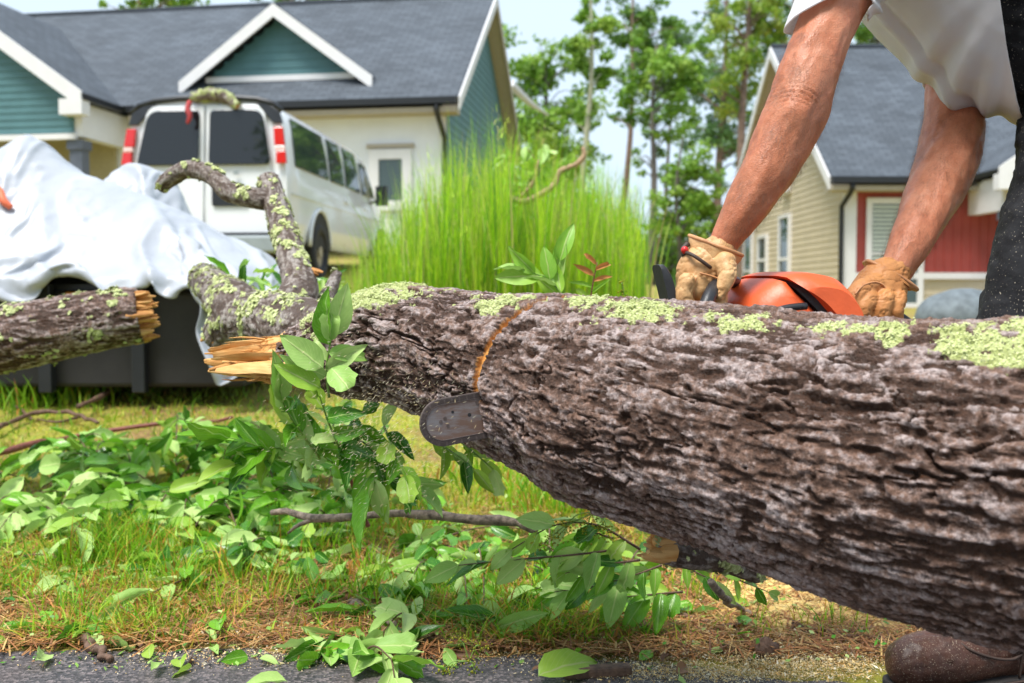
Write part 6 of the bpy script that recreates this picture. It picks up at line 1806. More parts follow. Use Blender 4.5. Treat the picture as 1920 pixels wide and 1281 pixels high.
def ground_shoots(cx, cy, rx, ry, n, nl, size, w, ln=(0.16, 0.30), lift=(0.01, 0.10), dirx=None):
    out = []
    for i in range(n):
        a = G(cx + lr.gauss(0, rx), cy + lr.gauss(0, ry)); z = lr.uniform(*lift)
        th = lr.uniform(0, 2 * math.pi) if dirx is None else lr.gauss(dirx, 0.7)
        L = lr.uniform(*ln)
        p = [a + np.array([0, 0, 0.006])]
        for k in (0.5, 1.0):
            b = a + np.array([math.cos(th) * L * k, math.sin(th) * L * k, 0]); b[2] = float(ground(b[0], b[1])) + z * (1.1 if k < 1 else 0.8) + 0.006
            p.append(b)
        out.append(dict(path=p, r=0.0028, n=nl, size=size, weights=w))
    return out
# piles on the lawn
GB_ = 'leafy branches fallen on the lawn'
leafy_branch('leafy_branch', 'pale leafed branch heap at the left edge, above the road', G(120, 1000), ground_shoots(90, 985, 80, 40, 21, 8, .115, [.10, .70, .2]) + ground_shoots(40, 1080, 50, 14, 4, 6, .10, [.1, .7, .2]), group=GB_)
leafy_branch('leafy_branch', 'dark glossy leafed branch heap left of the spraying chips', G(340, 960), ground_shoots(300, 940, 95, 40, 20, 8, .115, [.5, .30, .20]) + ground_shoots(430, 990, 70, 34, 12, 8, .115, [.5, .33, .17]), group=GB_)
leafy_branch('leafy_branch', 'mixed green branch heap behind the dark heap, near the reddish twig', G(260, 880), ground_shoots(210, 895, 120, 22, 14, 8, .10, [.45, .3, .25], lift=(.02, .12)) + ground_shoots(390, 880, 70, 26, 8, 8, .105, [.6, .25, .15], lift=(.03, .16)), group=GB_)
leafy_branch('leafy_branch', 'leafy branch pressed under the trunk beside the bar tip', G(620, 940), ground_shoots(560, 925, 55, 30, 12, 9, .11, [.62, .25, .13], lift=(.04, .22)) + ground_shoots(650, 960, 60, 22, 8, 8, .105, [.6, .25, .15], lift=(.03, .12)), group=GB_)
leafy_branch('leafy_branch', 'leafy branch on the road edge below the fallen twigs', G(700, 1200), ground_shoots(690, 1170, 60, 26, 6, 6, .105, [.35, .5, .15], lift=(.005, .04), ln=(.1, .18)) + ground_shoots(690, 1240, 50, 10, 3, 5, .10, [.25, .55, .2], lift=(.005, .04), ln=(.08, .14)), group=GB_)
leafy_branch('leafy_branch', 'flattened mixed leaf branch in the grass right of the standing dark leaf', G(520, 1060), ground_shoots(470, 1050, 80, 26, 9, 7, .10, [.4, .42, .18], lift=(.01, .06)) + ground_shoots(590, 1060, 50, 24, 6, 7, .095, [.5, .35, .15], lift=(.01, .06)), group=GB_)
leafy_branch('leafy_branch', 'flattened leaf branch in the grass below the forked bare branch', G(780, 1060), ground_shoots(760, 1050, 70, 26, 9, 7, .09, [.45, .4, .15], lift=(.01, .07)) + ground_shoots(880, 1100, 60, 24, 7, 7, .085, [.45, .42, .13], lift=(.01, .06)), group=GB_)
leafy_branch('leafy_branch', 'dark leaf branch in the shade under the trunk middle', G(1080, 1110), ground_shoots(1080, 1110, 70, 22, 9, 7, .08, [.55, .32, .13], lift=(.01, .08)) + ground_shoots(1260, 1110, 60, 18, 7, 7, .075, [.5, .36, .14], lift=(.01, .08)), group=GB_)
leafy_branch('leafy_branch', 'small leaf sprig lying across the straw at the left road edge', G(160, 1190), ground_shoots(155, 1185, 22, 18, 3, 6, .07, [.45, .4, .15], lift=(.01, .03), ln=(.08, .13)), group=GB_)
# upright shoots in front of the trunk's left end
def px_shoot(pts, n, size, w, r=.0026, up=(0, -0.7, 0.7), spread=0.9, start=.15, droop=.1): return dict(path=[P(*p) for p in pts], r=r, n=n, size=size, weights=w, up=up, spread=spread, start=start, droop=droop, above=False)
leafy_branch('sprouting_branch', 'upright leafy sprout standing before the splintered trunk end', G(600, 900),
             [px_shoot([(617, 745, 1.66), (612, 690, 1.64), (622, 630, 1.63)], 6, .085, [.2, .7, .1], start=.35),
              px_shoot([(640, 850, 1.9), (615, 790, 1.75), (600, 745, 1.68)], 7, .09, [.5, .35, .15]),
              px_shoot([(600, 860, 1.95), (550, 790, 1.85), (528, 750, 1.80)], 9, .10, [.35, .5, .15]),
              px_shoot([(560, 880, 2.05), (490, 840, 1.95), (430, 820, 1.9)], 9, .105, [.55, .3, .15]),
              px_shoot([(640, 880, 2.05), (640, 820, 1.9), (680, 770, 1.8)], 5, .075, [.45, .3, .25]),
              px_shoot([(560, 880, 2.1), (520, 840, 2.0), (440, 870, 1.9)], 9, .11, [.5, .35, .15]),
              px_shoot([(660, 890, 2.1), (600, 850, 2.0), (560, 800, 1.95)], 9, .10, [.6, .3, .1]),
              px_shoot([(690, 890, 2.1), (700, 840, 2.0), (720, 800, 1.9)], 5, .08, [.5, .25, .25])], stem='stem', group=GB_)
for px, py, d, tx, ty, td, L in [(605, 690, 1.62, 545, 640, 1.60, .078), (600, 728, 1.62, 530, 690, 1.60, .076), (618, 640, 1.62, 622, 578, 1.60, .062), (622, 690, 1.62, 672, 748, 1.58, .072)]:
    o = put_leaf(None, P(px, py, d), P(tx, ty, td) - P(px, py, d), np.array([0.1, -1, 0.6]), L * 1.12, 'leaf_under' if py < 720 else 'leaf_lime', width=1.15)
    rt_ = [q for q in bpy.data.objects if q.name == 'sprouting_branch'][0]
    o.location = np.array(o.location) - np.array(rt_.location); o.parent = rt_
leafy_branch('hanging_branch', 'leaves hanging under the bar tip of the saw', G(860, 960),
             [px_shoot([(720, 800, 1.75), (740, 850, 1.72), (760, 890, 1.70)], 6, .07, [.25, .25, .5], droop=.7), px_shoot([(800, 815, 1.75), (850, 850, 1.72), (890, 880, 1.70)], 5, .07, [.2, .2, .6], droop=.8),
              px_shoot([(860, 825, 1.78), (890, 850, 1.75), (925, 880, 1.74)], 4, .07, [.2, .2, .6], droop=.8), px_shoot([(690, 830, 1.9), (720, 890, 1.85), (780, 910, 1.82)], 8, .10, [.5, .3, .2], droop=.5),
              px_shoot([(640, 800, 1.9), (700, 850, 1.85), (700, 920, 1.82)], 8, .10, [.5, .3, .2], droop=.5)], stem='stem', group=GB_)
leafy_branch('leafy_branch', 'pale leafed branch with tiny yellow flowers under the trunk middle', G(1000, 1100),
             [px_shoot([(1200, 1030, 1.85), (1120, 985, 1.82), (1040, 985, 1.82), (960, 1030, 1.84)], 9, .078, [.2, .4, .4], spread=.7, droop=.4), px_shoot([(1160, 1030, 1.85), (1080, 1040, 1.84), (960, 1050, 1.86), (860, 1060, 1.9)], 9, .085, [.15, .7, .15], droop=.3),
              px_shoot([(1180, 1090, 1.95), (1110, 1100, 1.93), (1040, 1110, 1.95)], 9, .085, [.5, .35, .15], droop=.3), px_shoot([(1280, 1110, 1.95), (1220, 1115, 1.93), (1160, 1120, 1.95)], 9, .08, [.5, .35, .15], droop=.3), px_shoot([(1150, 1010, 1.9), (1110, 1000, 1.88), (1080, 1020, 1.88)], 8, .085, [.35, .35, .3], droop=.6),
              px_shoot([(1200, 1050, 1.88), (1130, 1060, 1.86), (1060, 1075, 1.87)], 7, .075, [.3, .5, .2], droop=.5), px_shoot([(1240, 1060, 1.9), (1200, 1075, 1.88), (1150, 1090, 1.9)], 7, .07, [.4, .45, .15], droop=.5),
              px_shoot([(1260, 1040, 1.9), (1300, 1070, 1.88), (1340, 1090, 1.88)], 5, .06, [.3, .5, .2], droop=.7), px_shoot([(1340, 1060, 1.92), (1380, 1085, 1.9), (1440, 1110, 1.92)], 5, .055, [.4, .45, .15], droop=.6)], group=GB_)
# sprigs behind the trunk
leafy_branch('leafy_sprig', 'lime green sprig sticking up behind the trunk top', G(1030, 700) if False else P(1060, 560, 2.0) * np.array([1, 1, 0]) + np.array([0, 0, .5]),
             [px_shoot([(1070, 575, 1.95), (1030, 525, 1.95), (985, 508, 1.95)], 7, .085, [.0, .25, .75], droop=-.1), px_shoot([(1065, 575, 1.97), (1050, 530, 1.97), (1050, 490, 1.97)], 4, .09, [0, .3, .7], droop=-.3)], stem='stem')
rs = empty('leafy_sprig', tuple(P(1115, 570, 2.0)), label='small reddish new sprig behind the trunk left of the saw', cat='branch')
m_ = MB(); m_.add(*ctube(local(rs, [P(1105, 575, 2.0), P(1112, 530, 2.0), P(1120, 492, 2.0)]), [.002, .0015, .001], 6, 8)); m_.build('stem', MT['twig_red'], rs, True)
for k in range(7):
    t = k / 6; p = P(1106 + 12 * t, 560 - 64 * t, 2.0); s = 1 if k % 2 else -0.7
    put_leaf(rs, p, np.array([s, -0.1, 0.45]) + rnd3(.12), (0.1, -1, .4), .05, 'leaf_red' if k > 2 else 'leaf_lime', width=.5)
# weed before the dark trailer
wd = empty('weed_plant', tuple(G(365, 705)), label='upright green weed with narrow leaves beside the broken log', cat='plant')
b0 = np.array(wd.location); d0 = b0[1]
m_ = MB(); m_.add(*ctube([(0, 0, 0), P(362, 640, d0) - b0, P(366, 560, d0) - b0], [.006, .005, .003], 6, 10)); m_.build('stem', MT['stem'], wd, True)
for k in range(46):
    t = k / 45; p = P(364 + lr.uniform(-3, 3), 690 - 130 * t, d0); a = k * 2.4
    put_leaf(wd, p, np.array([math.cos(a), math.sin(a) * .8, 0.55 - 0.3 * (1 - t)]), (0, 0, 1), lr.uniform(.10, .17) * d0 / 3.2 * (1.05 - .35 * t), 'leaf_lime' if k % 3 else 'leaf_top', width=.42)
# scattered weeds by the fork
for (px, py, n, sz, lab) in [(480, 545, 40, .09, 'low leafy weed between the tarp edge and the lichen branch'), (430, 425, 0, 0, ''), (600, 560, 24, .08, 'low leafy weed right of the lichen branch foot')]:
    if not n: continue
    w_ = empty('weed_plant', tuple(P(px, py + 40, 3.4)), label=lab, cat='plant'); base = np.array(w_.location)
    mm = MB()
    for k in range(n):
        p = P(px + lr.gauss(0, 28), py + lr.gauss(0, 24), 3.4 + lr.gauss(0, .12)); put_leaf(w_, p, rnd3(1) + np.array([0, 0, .3]), (0, -.5, 1), sz * lr.uniform(.7, 1.2), kind_of([.5, .2, .3]), width=.7)
        if k % 4 == 0: MB().add(*ctube([base * 0 + (0, 0, 0), (p - base) * .5 + (0, 0, .02), p - base], [.004, .003, .002], 5, 6)).build('stem', MT['stem'], w_, True)
# broken stem with drooping leaves and the bent bare branch standing in the tall grass
dl = leafy_branch('broken_sapling', 'broken sapling with drooping pale leaves above the tall grass', (P(990, 400, 6.2)[0], 6.2, float(ground(0, 6.2))),
             [px_shoot([(975, 375, 6.2), (1005, 310, 6.2), (985, 275, 6.2)], 16, .125, [.05, .35, .6], r=.008, droop=1.3), px_shoot([(985, 380, 6.25), (960, 320, 6.25), (945, 280, 6.25)], 16, .125, [.05, .35, .6], r=.008, droop=1.3),
              px_shoot([(990, 370, 6.15), (1020, 300, 6.15), (1020, 270, 6.15)], 12, .12, [.05, .35, .6], r=.007, droop=1.2)], [P(990, 470, 6.2), P(985, 400, 6.2), P(975, 372, 6.2)], .016)
bb = empty('bent_branch', tuple(P(975, 375, 6.0)), label='bare tan bent branch hanging over the tall grass', cat='branch')
m_ = MB(); m_.add(*ctube(local(bb, [P(960, 374, 6.0), P(985, 378, 6.0), P(1022, 360, 6.0), P(1040, 345, 6.0), P(1050, 322, 6.0), P(1080, 308, 6.0), P(1095, 292, 6.0), P(1093, 276, 6.0)]), [.022, .02, .02, .018, .018, .017, .015, .010], 8, 40))
m_.add(*ctube(local(bb, [P(975, 372, 6.0), P(1000, 340, 6.0), P(1010, 300, 6.0)]), [.012, .010, .006], 6, 10)); m_.build('stem', MT['twig_tan'], bb, True)
for k in range(4): put_leaf(bb, P(1072 + lr.uniform(-8, 6), 285 + k * 8, 6.0), np.array([lr.uniform(-.4, .2), 0, -1]), (0, -1, .2), .13, 'leaf_lime')

# ---- bare twigs and branches on the ground
def twig(label, pts, r, mat='twig', name='twig', side=(), group='twigs strewn on the lawn'):
    o = empty(name, tuple(pts[0]), label=label, cat='twig' if name == 'twig' else 'branch', group=group)
    j = [np.asarray(p) + (rnd3(0.006) if 0 < i < len(pts) - 1 else 0) for i, p in enumerate(pts)]
    mb = MB(); m = 90
    q = resample(j, m); kn = np.linspace(0, m - 1, 16); sm_ = lambda: np.interp(np.arange(m), kn, [lr.gauss(0, 1) for _ in kn])
    rr = np.linspace(r, r * 0.6, m) * (1 + 0.13 * sm_() + 0.03 * np.array([lr.gauss(0, 1) for _ in range(m)]))
    q = q + 0.30 * r * np.stack([sm_(), sm_(), sm_()], 1)
    mb.add(*tube(local(o, q), np.abs(rr), 8))
    for s in side:
        v, f = ctube(local(o, s), np.linspace(r * .6, r * .25, len(s)), 7, 14); mb.add(v, f)
    mb.build('stem', MT[mat], o, True)
    return o
def gp(*pl, lift=.012): return [G(a, b) + np.array([0, 0, lift]) for a, b in pl]
twig('long reddish twig crossing the lawn at the left', gp((-40, 890), (60, 862), (150, 838), (260, 828), (360, 820), (440, 812), lift=.06), .011, 'twig_red', side=[gp((160, 836), (240, 842), (300, 850), lift=.02)])
twig('crooked grey twig at the far left of the lawn', gp((-20, 830), (30, 800), (80, 790), (140, 800), (185, 815), lift=.05), .012, 'twig', side=[gp((60, 795), (30, 770), (-10, 755), lift=.02)])
twig('thin curved twig below the broken log end', gp((150, 790), (200, 760), (235, 715), (250, 680), lift=.06), .012, 'twig', side=[gp((150, 790), (110, 800), (70, 795), lift=.02)])
br = [G(1000, 1000) + np.array([0, 0, .10]), G(910, 1000) + np.array([0, 0, .13]), G(800, 985) + np.array([0, 0, .13]), G(690, 990) + np.array([0, 0, .12]), G(590, 990) + np.array([0, 0, .10]), G(505, 985) + np.array([0, 0, .05])]
br = [P(1010, 990, 1.95), P(930, 972, 1.98), P(820, 962, 2.02), P(700, 966, 2.08), P(610, 970, 2.12), P(510, 958, 2.2)]
twig('forked bare branch lying under the trunk before the leaf heaps', br, .0105, 'twig_lichen', 'bare_branch', [[P(830, 962, 2.02), P(780, 915, 2.02), P(720, 885, 2.05), P(670, 850, 2.1), P(640, 805, 2.15)], [P(600, 970, 2.12), P(560, 985, 2.14), P(540, 1000, 2.16)]])
twig('thick lichen spotted twig on the road edge leaves', gp((660, 1142), (690, 1160), (720, 1195), (745, 1205), lift=.018), .011, 'twig_lichen')
twig('short brown stick lying along the road edge', gp((790, 1212), (850, 1222), (925, 1220), lift=.012), .0085, 'twig')
twig('short hollow stick pointing onto the asphalt', gp((155, 1212), (180, 1235), (205, 1252), lift=.014), .010, 'twig')
twig('curved twig in the sawdust below the trunk', gp((1165, 1152), (1230, 1150), (1300, 1172), (1380, 1190), lift=.014), .007, 'twig')
twig('lichen twig rising to the trunk underside', [P(1330, 1090, 1.78), P(1355, 1130, 1.84), *gp((1390, 1165), (1440, 1185), lift=.012)], .007, 'twig_lichen')
twig('long twig in the sawdust reaching to the boot', gp((1485, 1185), (1560, 1200), (1640, 1212), (1690, 1220), lift=.012), .0075, 'twig')
twig('small forked twig among the pale leaves', gp((835, 1085), (880, 1105), (930, 1130), lift=.025), .006, 'twig', side=[gp((850, 1090), (860, 1115), (870, 1135), lift=.015)])
twig('red brown stick on the asphalt at the bottom edge', gp((1050, 1258), (1090, 1262), (1130, 1268), lift=.010), .006, 'twig_red')
twig('curled brown twig left of the dark leaf heap', gp((100, 935), (140, 930), (180, 945), (205, 940), lift=.03), .007, 'twig_red')
twig('thin brown twig rising through the spray of chips', [P(690, 985, 2.1), P(660, 900, 2.05), P(650, 820, 2.0)], .004, 'twig_red')

# ---- loose leaves
LG = 'green leaves lying loose in front of the trunk'
SHADE = {'leaf_top': 'dark green', 'leaf_under': 'pale green', 'leaf_lime': 'lime green', 'leaf_dry': 'dry brown'}
def ordinal(n): return '%d%s' % (n, 'th' if 10 <= n % 100 <= 20 else {1: 'st', 2: 'nd', 3: 'rd'}.get(n % 10, 'th'))
def loose(n, cx, cy, rx, ry, w, size, where, group, up=.03, kinds=None):
    made = []
    for i in range(n):
        g = G(cx + lr.gauss(0, rx), min(1292, cy + lr.gauss(0, ry)))
        on_road = g[1] < float(road_edge(np.clip(g[0], -2.5, 2.5)))
        g[2] = (0.012 if on_road else g[2] + lr.uniform(.01, up))
        a = lr.uniform(0, 2 * math.pi); kd = kinds or kind_of(w)
        o = put_leaf(None, g, (math.cos(a), math.sin(a), lr.uniform(-.02, .35)), np.array([0, -.35, 1]) + rnd3(.6), size * lr.uniform(.45, 1.25), kd, 'fallen_leaf', lr.uniform(.8, 1.25), cat='leaf', group=group)
        made.append((PX(g)[0], kd, o))
    for kd in SHADE:
        row = sorted([m for m in made if m[1] == kd], key=lambda m: m[0])
        for j, m in enumerate(row): m[2]['label'] = '%s leaf, %s from left in its colour %s' % (SHADE[kd], ordinal(j + 1), where)
loose(46, 300, 1075, 190, 40, [.25, .6, .15], .085, 'left of the twigs', 'loose leaves left of the twigs')
loose(60, 800, 1080, 160, 55, [.45, .42, .13], .085, 'loose under the trunk', 'loose leaves under the trunk')
loose(26, 760, 1225, 170, 28, [.4, .5, .1], .09, 'on the road edge', 'loose leaves along the road edge')
loose(9, 250, 1245, 150, 18, [.35, .45, .2], .075, 'on the left asphalt', 'loose leaves on the asphalt')
loose(22, 1330, 1180, 140, 40, [.4, .45, .15], .06, 'in the sawdust', 'leaves in the sawdust')
loose(40, 250, 950, 190, 55, [.45, .4, .15], .10, 'on the branch heaps', 'loose leaves on the branch heaps', .14)
loose(26, 560, 1000, 120, 40, [.5, .35, .15], .10, 'beneath the chip spray', 'loose leaves beneath the chip spray', .08)
loose(40, 480, 1185, 420, 36, None, .045, 'in the straw', 'dry leaves in the straw', .02, 'leaf_dry')
loose(10, 1100, 1240, 140, 22, None, .045, 'at bottom middle', 'dry leaves at bottom middle', .02, 'leaf_dry')
_rg = np.random.default_rng(77); _n = 2600
_x, _y = frustum_pts(_n, 1.72, 3.0, _rg); _c = np.stack([_x, _y, np.where(_y < road_edge(np.clip(_x, -2.5, 2.5)), .010, ground(_x, _y) + _rg.uniform(.01, .04, _n))], 1)
_d = _rg.normal(size=(_n, 3)) * np.array([1, 1, .4]); _d /= np.linalg.norm(_d, axis=1)[:, None]; _e = np.cross(_d, _rg.normal(size=(_n, 3)) * .4 + np.array([0, 0, 1])); _s = _rg.uniform(.002, .009, _n)[:, None]
_me = mesh_np('leaf_scraps', np.stack([_c - _d * _s, _c - _e * _s * .5 + _d * _s * .3, _c + _d * _s * .8, _c + _e * _s * .5 - _d * _s * .2], 1).reshape(-1, 3), np.arange(4 * _n).reshape(-1, 4))
attr_col(_me, 'Col', np.repeat(pick([(0.10, 0.34, 0.02), (0.30, 0.52, 0.10), (0.45, 0.60, 0.20), (0.40, 0.20, 0.07)], _n, _rg, [.3, .3, .2, .2]), 4, 0))
obj('leaf_scraps', _me, MT['blades'], kind='stuff', label='small shredded leaf scraps scattered by the saw')
put_leaf(None, G(1010, 1290) + np.array([0, 0, .02]), (0.9, .5, .25), (0, -.4, 1), .13, 'leaf_lime', 'fallen_leaf', 1.3, label='big lime green leaf at the bottom edge, middle of the road', cat='leaf')
put_leaf(None, G(310, 1085) + np.array([0, 0, .005]), (0.05, .1, 1), (0.3, -1, .1), .075, 'leaf_top', 'fallen_leaf', .9, label='dark glossy leaf standing upright in the grass tuft', cat='leaf')
put_leaf(None, G(780, 1175) + np.array([0, 0, .005]), (0.05, .1, 1), (-0.3, -1, .1), .06, 'leaf_top', 'fallen_leaf', 1.2, label='broad dark leaf standing upright behind the brown stick', cat='leaf')
# yellow flower clusters
fc = np.random.default_rng(9)
def flowers(label, spots, d, n, sp):
    o = empty('flower_spray', tuple(P(spots[0][0], spots[0][1], d)), label=label, cat='flower'); base = np.array(o.location)
    mb = MB(); pos = []
    for (x, y) in spots:
        c = P(x, y, d); mb.add(*ctube([base - base, (c - base) * .6 + np.array([0, 0, .01]), c - base + 1e-4], [.0012, .001, .0008], 5, 6)) if (x, y) != spots[0] else None
        for i in range(n): pos.append(c - base + fc.normal(size=3) * sp)
    if mb.v: mb.build('stem', MT['stem'], o, True)
    pos = np.array(pos); k = len(pos); s = .0022
    t = np.array([(1, 0, -.7), (-1, 0, -.7), (0, 1, .7), (0, -1, .7)]) * s
    v = (pos[:, None] + t[None] * fc.uniform(.6, 1.3, (k, 1, 1))).reshape(-1, 3); b = np.arange(k)[:, None] * 4
    me = mesh_np('blossom', v, None, np.concatenate([b + np.array(f) for f in ((0, 1, 2), (0, 3, 1), (0, 2, 3), (1, 3, 2))]))
    attr_col(me, 'Col', np.repeat(pick([(0.5, 0.5, 0.03), (0.6, 0.55, 0.06), (0.3, 0.42, 0.04)], k, fc), 4, 0))
    obj('blossom', me, MT['blades'], o, kind='stuff')
flowers('tiny yellow green flower clusters hanging under the trunk', [(1120, 960), (1090, 945), (1060, 985), (1040, 1012), (1100, 990), (1130, 985), (1140, 1000), (1020, 1020)], 1.80, 42, .009)
flowers('yellow green flower spray on the road edge leaves', [(880, 1240), (830, 1258), (900, 1210), (860, 1200), (840, 1262), (890, 1262)], 1.74, 34, .008)
flowers('small yellow flowers poking up behind the trunk by the hand guard', [(1165, 530), (1168, 545), (1170, 560)], 2.0, 12, .004)

# ------------------------------------------------------------------ silver tarpaulin over a trailer
def build_tarp():
    def ridge(x): return np.interp(x, [-4.4, -2.9, -2.57, -2.44, -2.2, -1.95, -1.69, -1.39, -1.24, -1.16, -1.10], [1.33, 1.38, 1.37, 1.41, 1.28, 1.19, 1.09, 0.90, 0.79, 0.66, 0.55])
    def H(x, y):
        rz = ridge(x)
        pole = 0.06 * np.exp(-((x + 2.44) / .13) ** 2 - ((y - 5.05) / .2) ** 2)
        lo = np.minimum(0.74, rz - 0.08)
        fr = lo + (rz - lo) * smooth(4.42, 5.10, y) ** 0.8
        bk = rz - 0.22 * smooth(5.15, 5.5, y) + 0.36 * np.exp(-((x + 2.12) / .22) ** 2 - ((y - 5.85) / .25) ** 2) + 0.2 * np.exp(-((x + 2.9) / .4) ** 2 - ((y - 5.8) / .3) ** 2)
        z = np.where(y < 5.1, fr, bk) + pole
        inside = (y > 4.40) & (y < 6.25) & (x < -1.10)
        return np.where(inside, z, -1.0)
    nx, ny = 170, 130
    U, W_ = np.meshgrid(np.linspace(0, 1, nx), np.linspace(0, 1, ny))
    x0, x1 = -4.3, -1.0
    X = x0 + (x1 - x0) * U
    yf = np.interp(X, [-4.3, -2.6, -2.3, -2.0, -1.8, -1.62, -1.45, -1.3, -1.1, -.9], [4.18, 4.20, 4.22, 4.30, 4.36, 4.37, 4.26, 4.14, 4.20, 4.36]) + 0.03 * np.sin(X * 11)
    Y = yf + (6.6 - yf) * W_
    pts0 = np.stack([X.ravel() * 2.4, Y.ravel() * 2.4, 0 * X.ravel()], 1)
    big = fbm(pts0, 3, 4).reshape(X.shape); b2 = fbm(pts0 + 9, 3, 6).reshape(X.shape)
    # cloth at rest is larger than the space it lies in: it must buckle into folds
    RX = np.sqrt(np.diff(X, axis=1) ** 2 + np.diff(Y, axis=1) ** 2); RY = np.sqrt(np.diff(X, axis=0) ** 2 + np.diff(Y, axis=0) ** 2)
    Zt = H(X, np.clip(Y, 4.42, 6.2)); Zt = np.where(X > -1.11, 0.6, Zt)
    RX = np.sqrt(RX ** 2 + np.diff(Zt, axis=1) ** 2) * 1.06; RY = np.sqrt(RY ** 2 + np.diff(Zt, axis=0) ** 2) * 1.06
    RD1 = np.sqrt(((RX[:-1] + RX[1:]) / 2) ** 2 + ((RY[:, :-1] + RY[:, 1:]) / 2) ** 2)
    Pn = np.stack([X + 0.02 * big, Y + 0.02 * b2, Zt + 0.05 + 0.10 * np.abs(big)], -1)
    V = np.zeros_like(Pn)
    def con(a, b, rest, w=0.5):
        d = b - a; l = np.linalg.norm(d, axis=-1, keepdims=True) + 1e-9
        return d * (w * (l - rest[..., None]) / l)
    dt = 0.03
    for it in range(75):
        V *= 0.95; V[..., 2] -= 9.8 * dt * 0.5
        old = Pn.copy(); Pn = Pn + V * dt
        for s in range(6):
            for sl in (0, 1):
                m = (nx - sl) // 2
                c = con(Pn[:, sl:sl + 2 * m:2], Pn[:, sl + 1:sl + 1 + 2 * m:2], RX[:, sl:sl + 2 * m:2])
                Pn[:, sl:sl + 2 * m:2] += c; Pn[:, sl + 1:sl + 1 + 2 * m:2] -= c
                m = (ny - sl) // 2
                c = con(Pn[sl:sl + 2 * m:2], Pn[sl + 1:sl + 1 + 2 * m:2], RY[sl:sl + 2 * m:2])
                Pn[sl:sl + 2 * m:2] += c; Pn[sl + 1:sl + 1 + 2 * m:2] -= c
            for a, b in ((Pn[:-1, :-1], Pn[1:, 1:]), (Pn[1:, :-1], Pn[:-1, 1:])):
                c = con(a, b, RD1, 0.12); a += c; b -= c
            a, b = Pn[:, :-4], Pn[:, 4:]; c = con(a, b, RX[:, :-3] * 4, 0.05); a += c; b -= c
            a, b = Pn[:-4], Pn[4:]; c = con(a, b, RY[:-3] * 4, 0.05); a += c; b -= c
            h = H(Pn[..., 0], Pn[..., 1]); low = Pn[..., 2] < h + 0.004
            drop = h - Pn[..., 2]
            front = low & (drop > 0.10) & (Pn[..., 1] < 4.6)
            side = low & (drop > 0.10) & (Pn[..., 0] > -1.25) & ~front
            top = low & ~front & ~side
            Pn[..., 1] = np.where(front, 4.39, Pn[..., 1]); Pn[..., 0] = np.where(side, -1.09, Pn[..., 0])
            Pn[..., 2] = np.where(top, h + 0.004, Pn[..., 2])
            k = np.where(top, 0.35, 0.0)[..., None] * np.array([1, 1, 0]); Pn = Pn * (1 - k) + old * k      # cloth sticks where it rests
            Pn[..., 2] = np.maximum(Pn[..., 2], ground(Pn[..., 0], Pn[..., 1]) + 0.02)
        V = (Pn - old) / dt
        sp = np.linalg.norm(V, axis=-1, keepdims=True); V *= np.minimum(1, 2.0 / (sp + 1e-9))
    # crumples too small for the drape itself
    gx = np.gradient(Pn, axis=1); gy = np.gradient(Pn, axis=0); nr = np.cross(gx, gy); nr /= np.linalg.norm(nr, axis=-1, keepdims=True) + 1e-9
    pp = np.stack([X.ravel(), Y.ravel(), 0 * X.ravel()], 1)
    r1 = 1 - np.abs(fbm(np.stack([pp[:, 0] * 2.6 + pp[:, 1] * 2.2, pp[:, 1] * 1.1 - pp[:, 0] * 0.7, pp[:, 2]], 1) + 2, 2, 81)) * 3.2; r2 = 1 - np.abs(fbm(pp * np.array([9, 6, 1]) + 5, 3, 84)) * 3.0
    r3 = 1 - np.abs(fbm(pp * np.array([17, 13, 1]) + 8, 2, 86)) * 3.4
    amp = (0.055 * np.clip(r1, 0, 1) ** 4 + 0.010 * np.clip(r2, 0, 1) ** 3 + 0.003 * np.clip(r3, 0, 1) ** 2 + 0.010 * fbm(pp * 3, 2, 88)).reshape(X.shape)
    Pn = Pn + nr * amp[..., None]
    v = Pn.reshape(-1, 3)
    i = np.arange(nx * ny).reshape(ny, nx)
    q = np.stack([i[:-1, :-1], i[:-1, 1:], i[1:, 1:], i[1:, :-1]], -1).reshape(-1, 4)
    o = (-2.4, 5.3, float(ground(-2.4, 5.3)))
    me = mesh_np('tarpaulin', v - np.array(o), q, smoothed=True)
    t = obj('tarpaulin', me, MT['tarp'], loc=o, label='crumpled silver white tarpaulin draped over the dark trailer at the left', cat='tarpaulin')
    s = t.modifiers.new('s', 'SUBSURF'); s.levels = 1; s.render_levels = 1
    s = t.modifiers.new('t', 'SOLIDIFY'); s.thickness = 0.004
    return Pn
TARP = build_tarp()

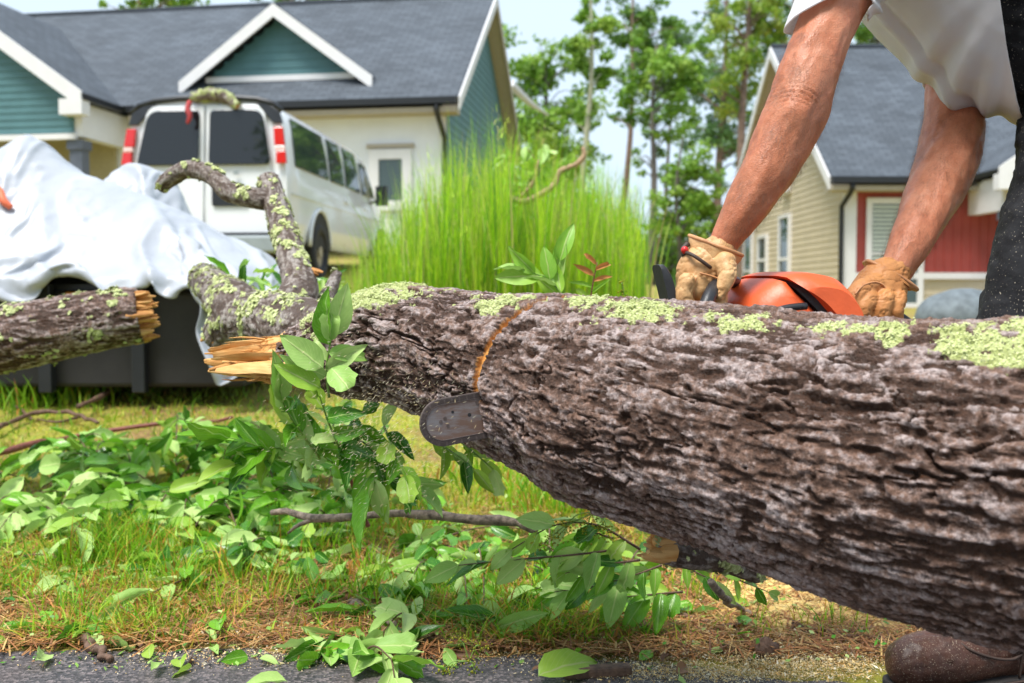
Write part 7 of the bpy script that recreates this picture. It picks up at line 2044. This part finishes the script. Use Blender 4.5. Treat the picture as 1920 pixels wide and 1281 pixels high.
def build_trailer():
    gz = float(ground(-2.2, 5.4))
    r = empty('utility_trailer', (-2.2, 5.12, gz), label='dark trailer with amber reflectors mostly hidden under the tarpaulin', cat='trailer')
    MB().box(-1.8, 0.98, -0.60, 0.98, 0.02, 0.46).build('side_panel', MT['dark_box'], r, bevel=.02)
    MB().box(-1.8, 0.95, -0.58, 0.96, 0.462, 0.49).build('top_rail', MT['van_black'], r)
    MB().box(-1.7, 0.82, -0.30, 0.9, 0.465, 0.60).build('cargo_box', MT['dark_box'], r)
    for x in (-0.72, -0.36, 0.10, 0.52):
        MB().box(x - .03, x + .03, -0.66, -0.605, 0.0, 0.49).build('post', MT['van_black'], r, bevel=.006)
    for x in (0.26, 0.44):
        MB().box(x - .07, x + .07, -0.64, -0.603, 0.40, 0.455).build('reflector', MT['amber'], r, bevel=.006)
    for x in (-1.0, 0.75):
        w = MB(); w.prism([(0.20 * math.cos(a), 0.20 * math.sin(a) + .20) for a in np.linspace(0, 2 * math.pi, 20, endpoint=False)], 0, x - .06, x + .06)
        w.build('wheel', MT['rubber'], r, bevel=.02)
    MB().tube([(-0.48, -0.9, 0.0), (-0.46, -0.9, 0.28)], .03, 8).box(-0.6, -0.34, -1.0, -0.8, -.01, .03).build('jack_stand', MT['van_black'], r)
build_trailer()
# orange mark sprayed on the tarpaulin: laid 3 mm off the cloth
def tarp_mark():
    pts = []
    best = []
    x, y, d = PX_np(TARP.reshape(-1, 3))
    sel = lambda px, py: TARP.reshape(-1, 3)[np.argmin((x - px) ** 2 + (y - py) ** 2 + (d - 4.6) ** 2 * 900 * (d > 5.2))]
    path = [sel(-12, 350) , sel(2, 365), sel(12, 380), sel(20, 390)]
    path = [p + np.array([0, -0.015, 0.004]) for p in path]
    o = empty('orange_tape', tuple(path[0]), label='short strip of orange tape on the tarpaulin at the left edge', cat='tape')
    v, f = ctube(local(o, path), [.018, .02, .018, .014], 8, 16); MB().add(v, f).build('strip', MT['orange_paint'], o, True)
tarp_mark()
# red ribbon on the van's door edge
rb = empty('red_ribbon', tuple(P(352, 195, 11.45)), label='red ribbon hanging at the top of the van rear doors', cat='ribbon')
v, f = ctube(local(rb, [P(356, 190, 11.42), P(352, 205, 11.40), P(356, 218, 11.38), P(351, 232, 11.38)]), [.03, .035, .03, .02], 6, 14)
MB().add(v, f).build('strip', MT['ribbon'], rb, True)
bd = MB(); bd.add(*ball((0, 0, 0), (0.62, 0.5, 0.42), 24, 16)); me = bd.mesh('boulder', True); vv = verts_of(me); set_verts(me, vv * (1 + 0.08 * fbm(vv * 3, 3, 2))[:, None])
obj('boulder', me, MT['boulder'], loc=tuple(P(1802, 600, 8.0)), label='rounded blue grey boulder behind the trunk left of the black trousers', cat='boulder', scale=.6)
for px, py, lab in ((285, 705, 'white paper scrap on the lawn, left one of the pair'), (318, 715, 'white paper scrap on the lawn, right one of the pair')):
    g = G(px, py); m = MB(); m.add([(-.06, -.04, .02), (.05, -.05, .045), (.07, .05, .03), (-.03, .06, .05), (0, 0, .075)], [(0, 1, 4), (1, 2, 4), (2, 3, 4), (3, 0, 4), (0, 3, 2, 1)])
    m.build('paper_scrap', MT['white_scrap'], None, loc=tuple(g), label=lab, cat='scrap')
g = G(1435, 1235); m = MB(); m.add(*ball((0, 0, .015), (.022, .018, .02), 12, 8)); me = m.mesh('pine_cone', True); vv = verts_of(me); set_verts(me, vv * (1 + .25 * vnoise(vv * 90, 1) + .2 * vnoise(vv * 240, 4))[:, None]); obj('bark_chunk', me, MT['twig'], loc=tuple(g), label='round reddish bark chunk lying in the sawdust', cat='bark')
g = G(1120, 1272); m = MB(); m.box(-.06, .06, -.014, .014, .002, .022); o_ = m.build('bark_strip', MT['twig'], None, loc=tuple(g), rot=(0, 0, .15), bevel=.006, label='dark bark strip on the asphalt beside the red brown stick', cat='bark')
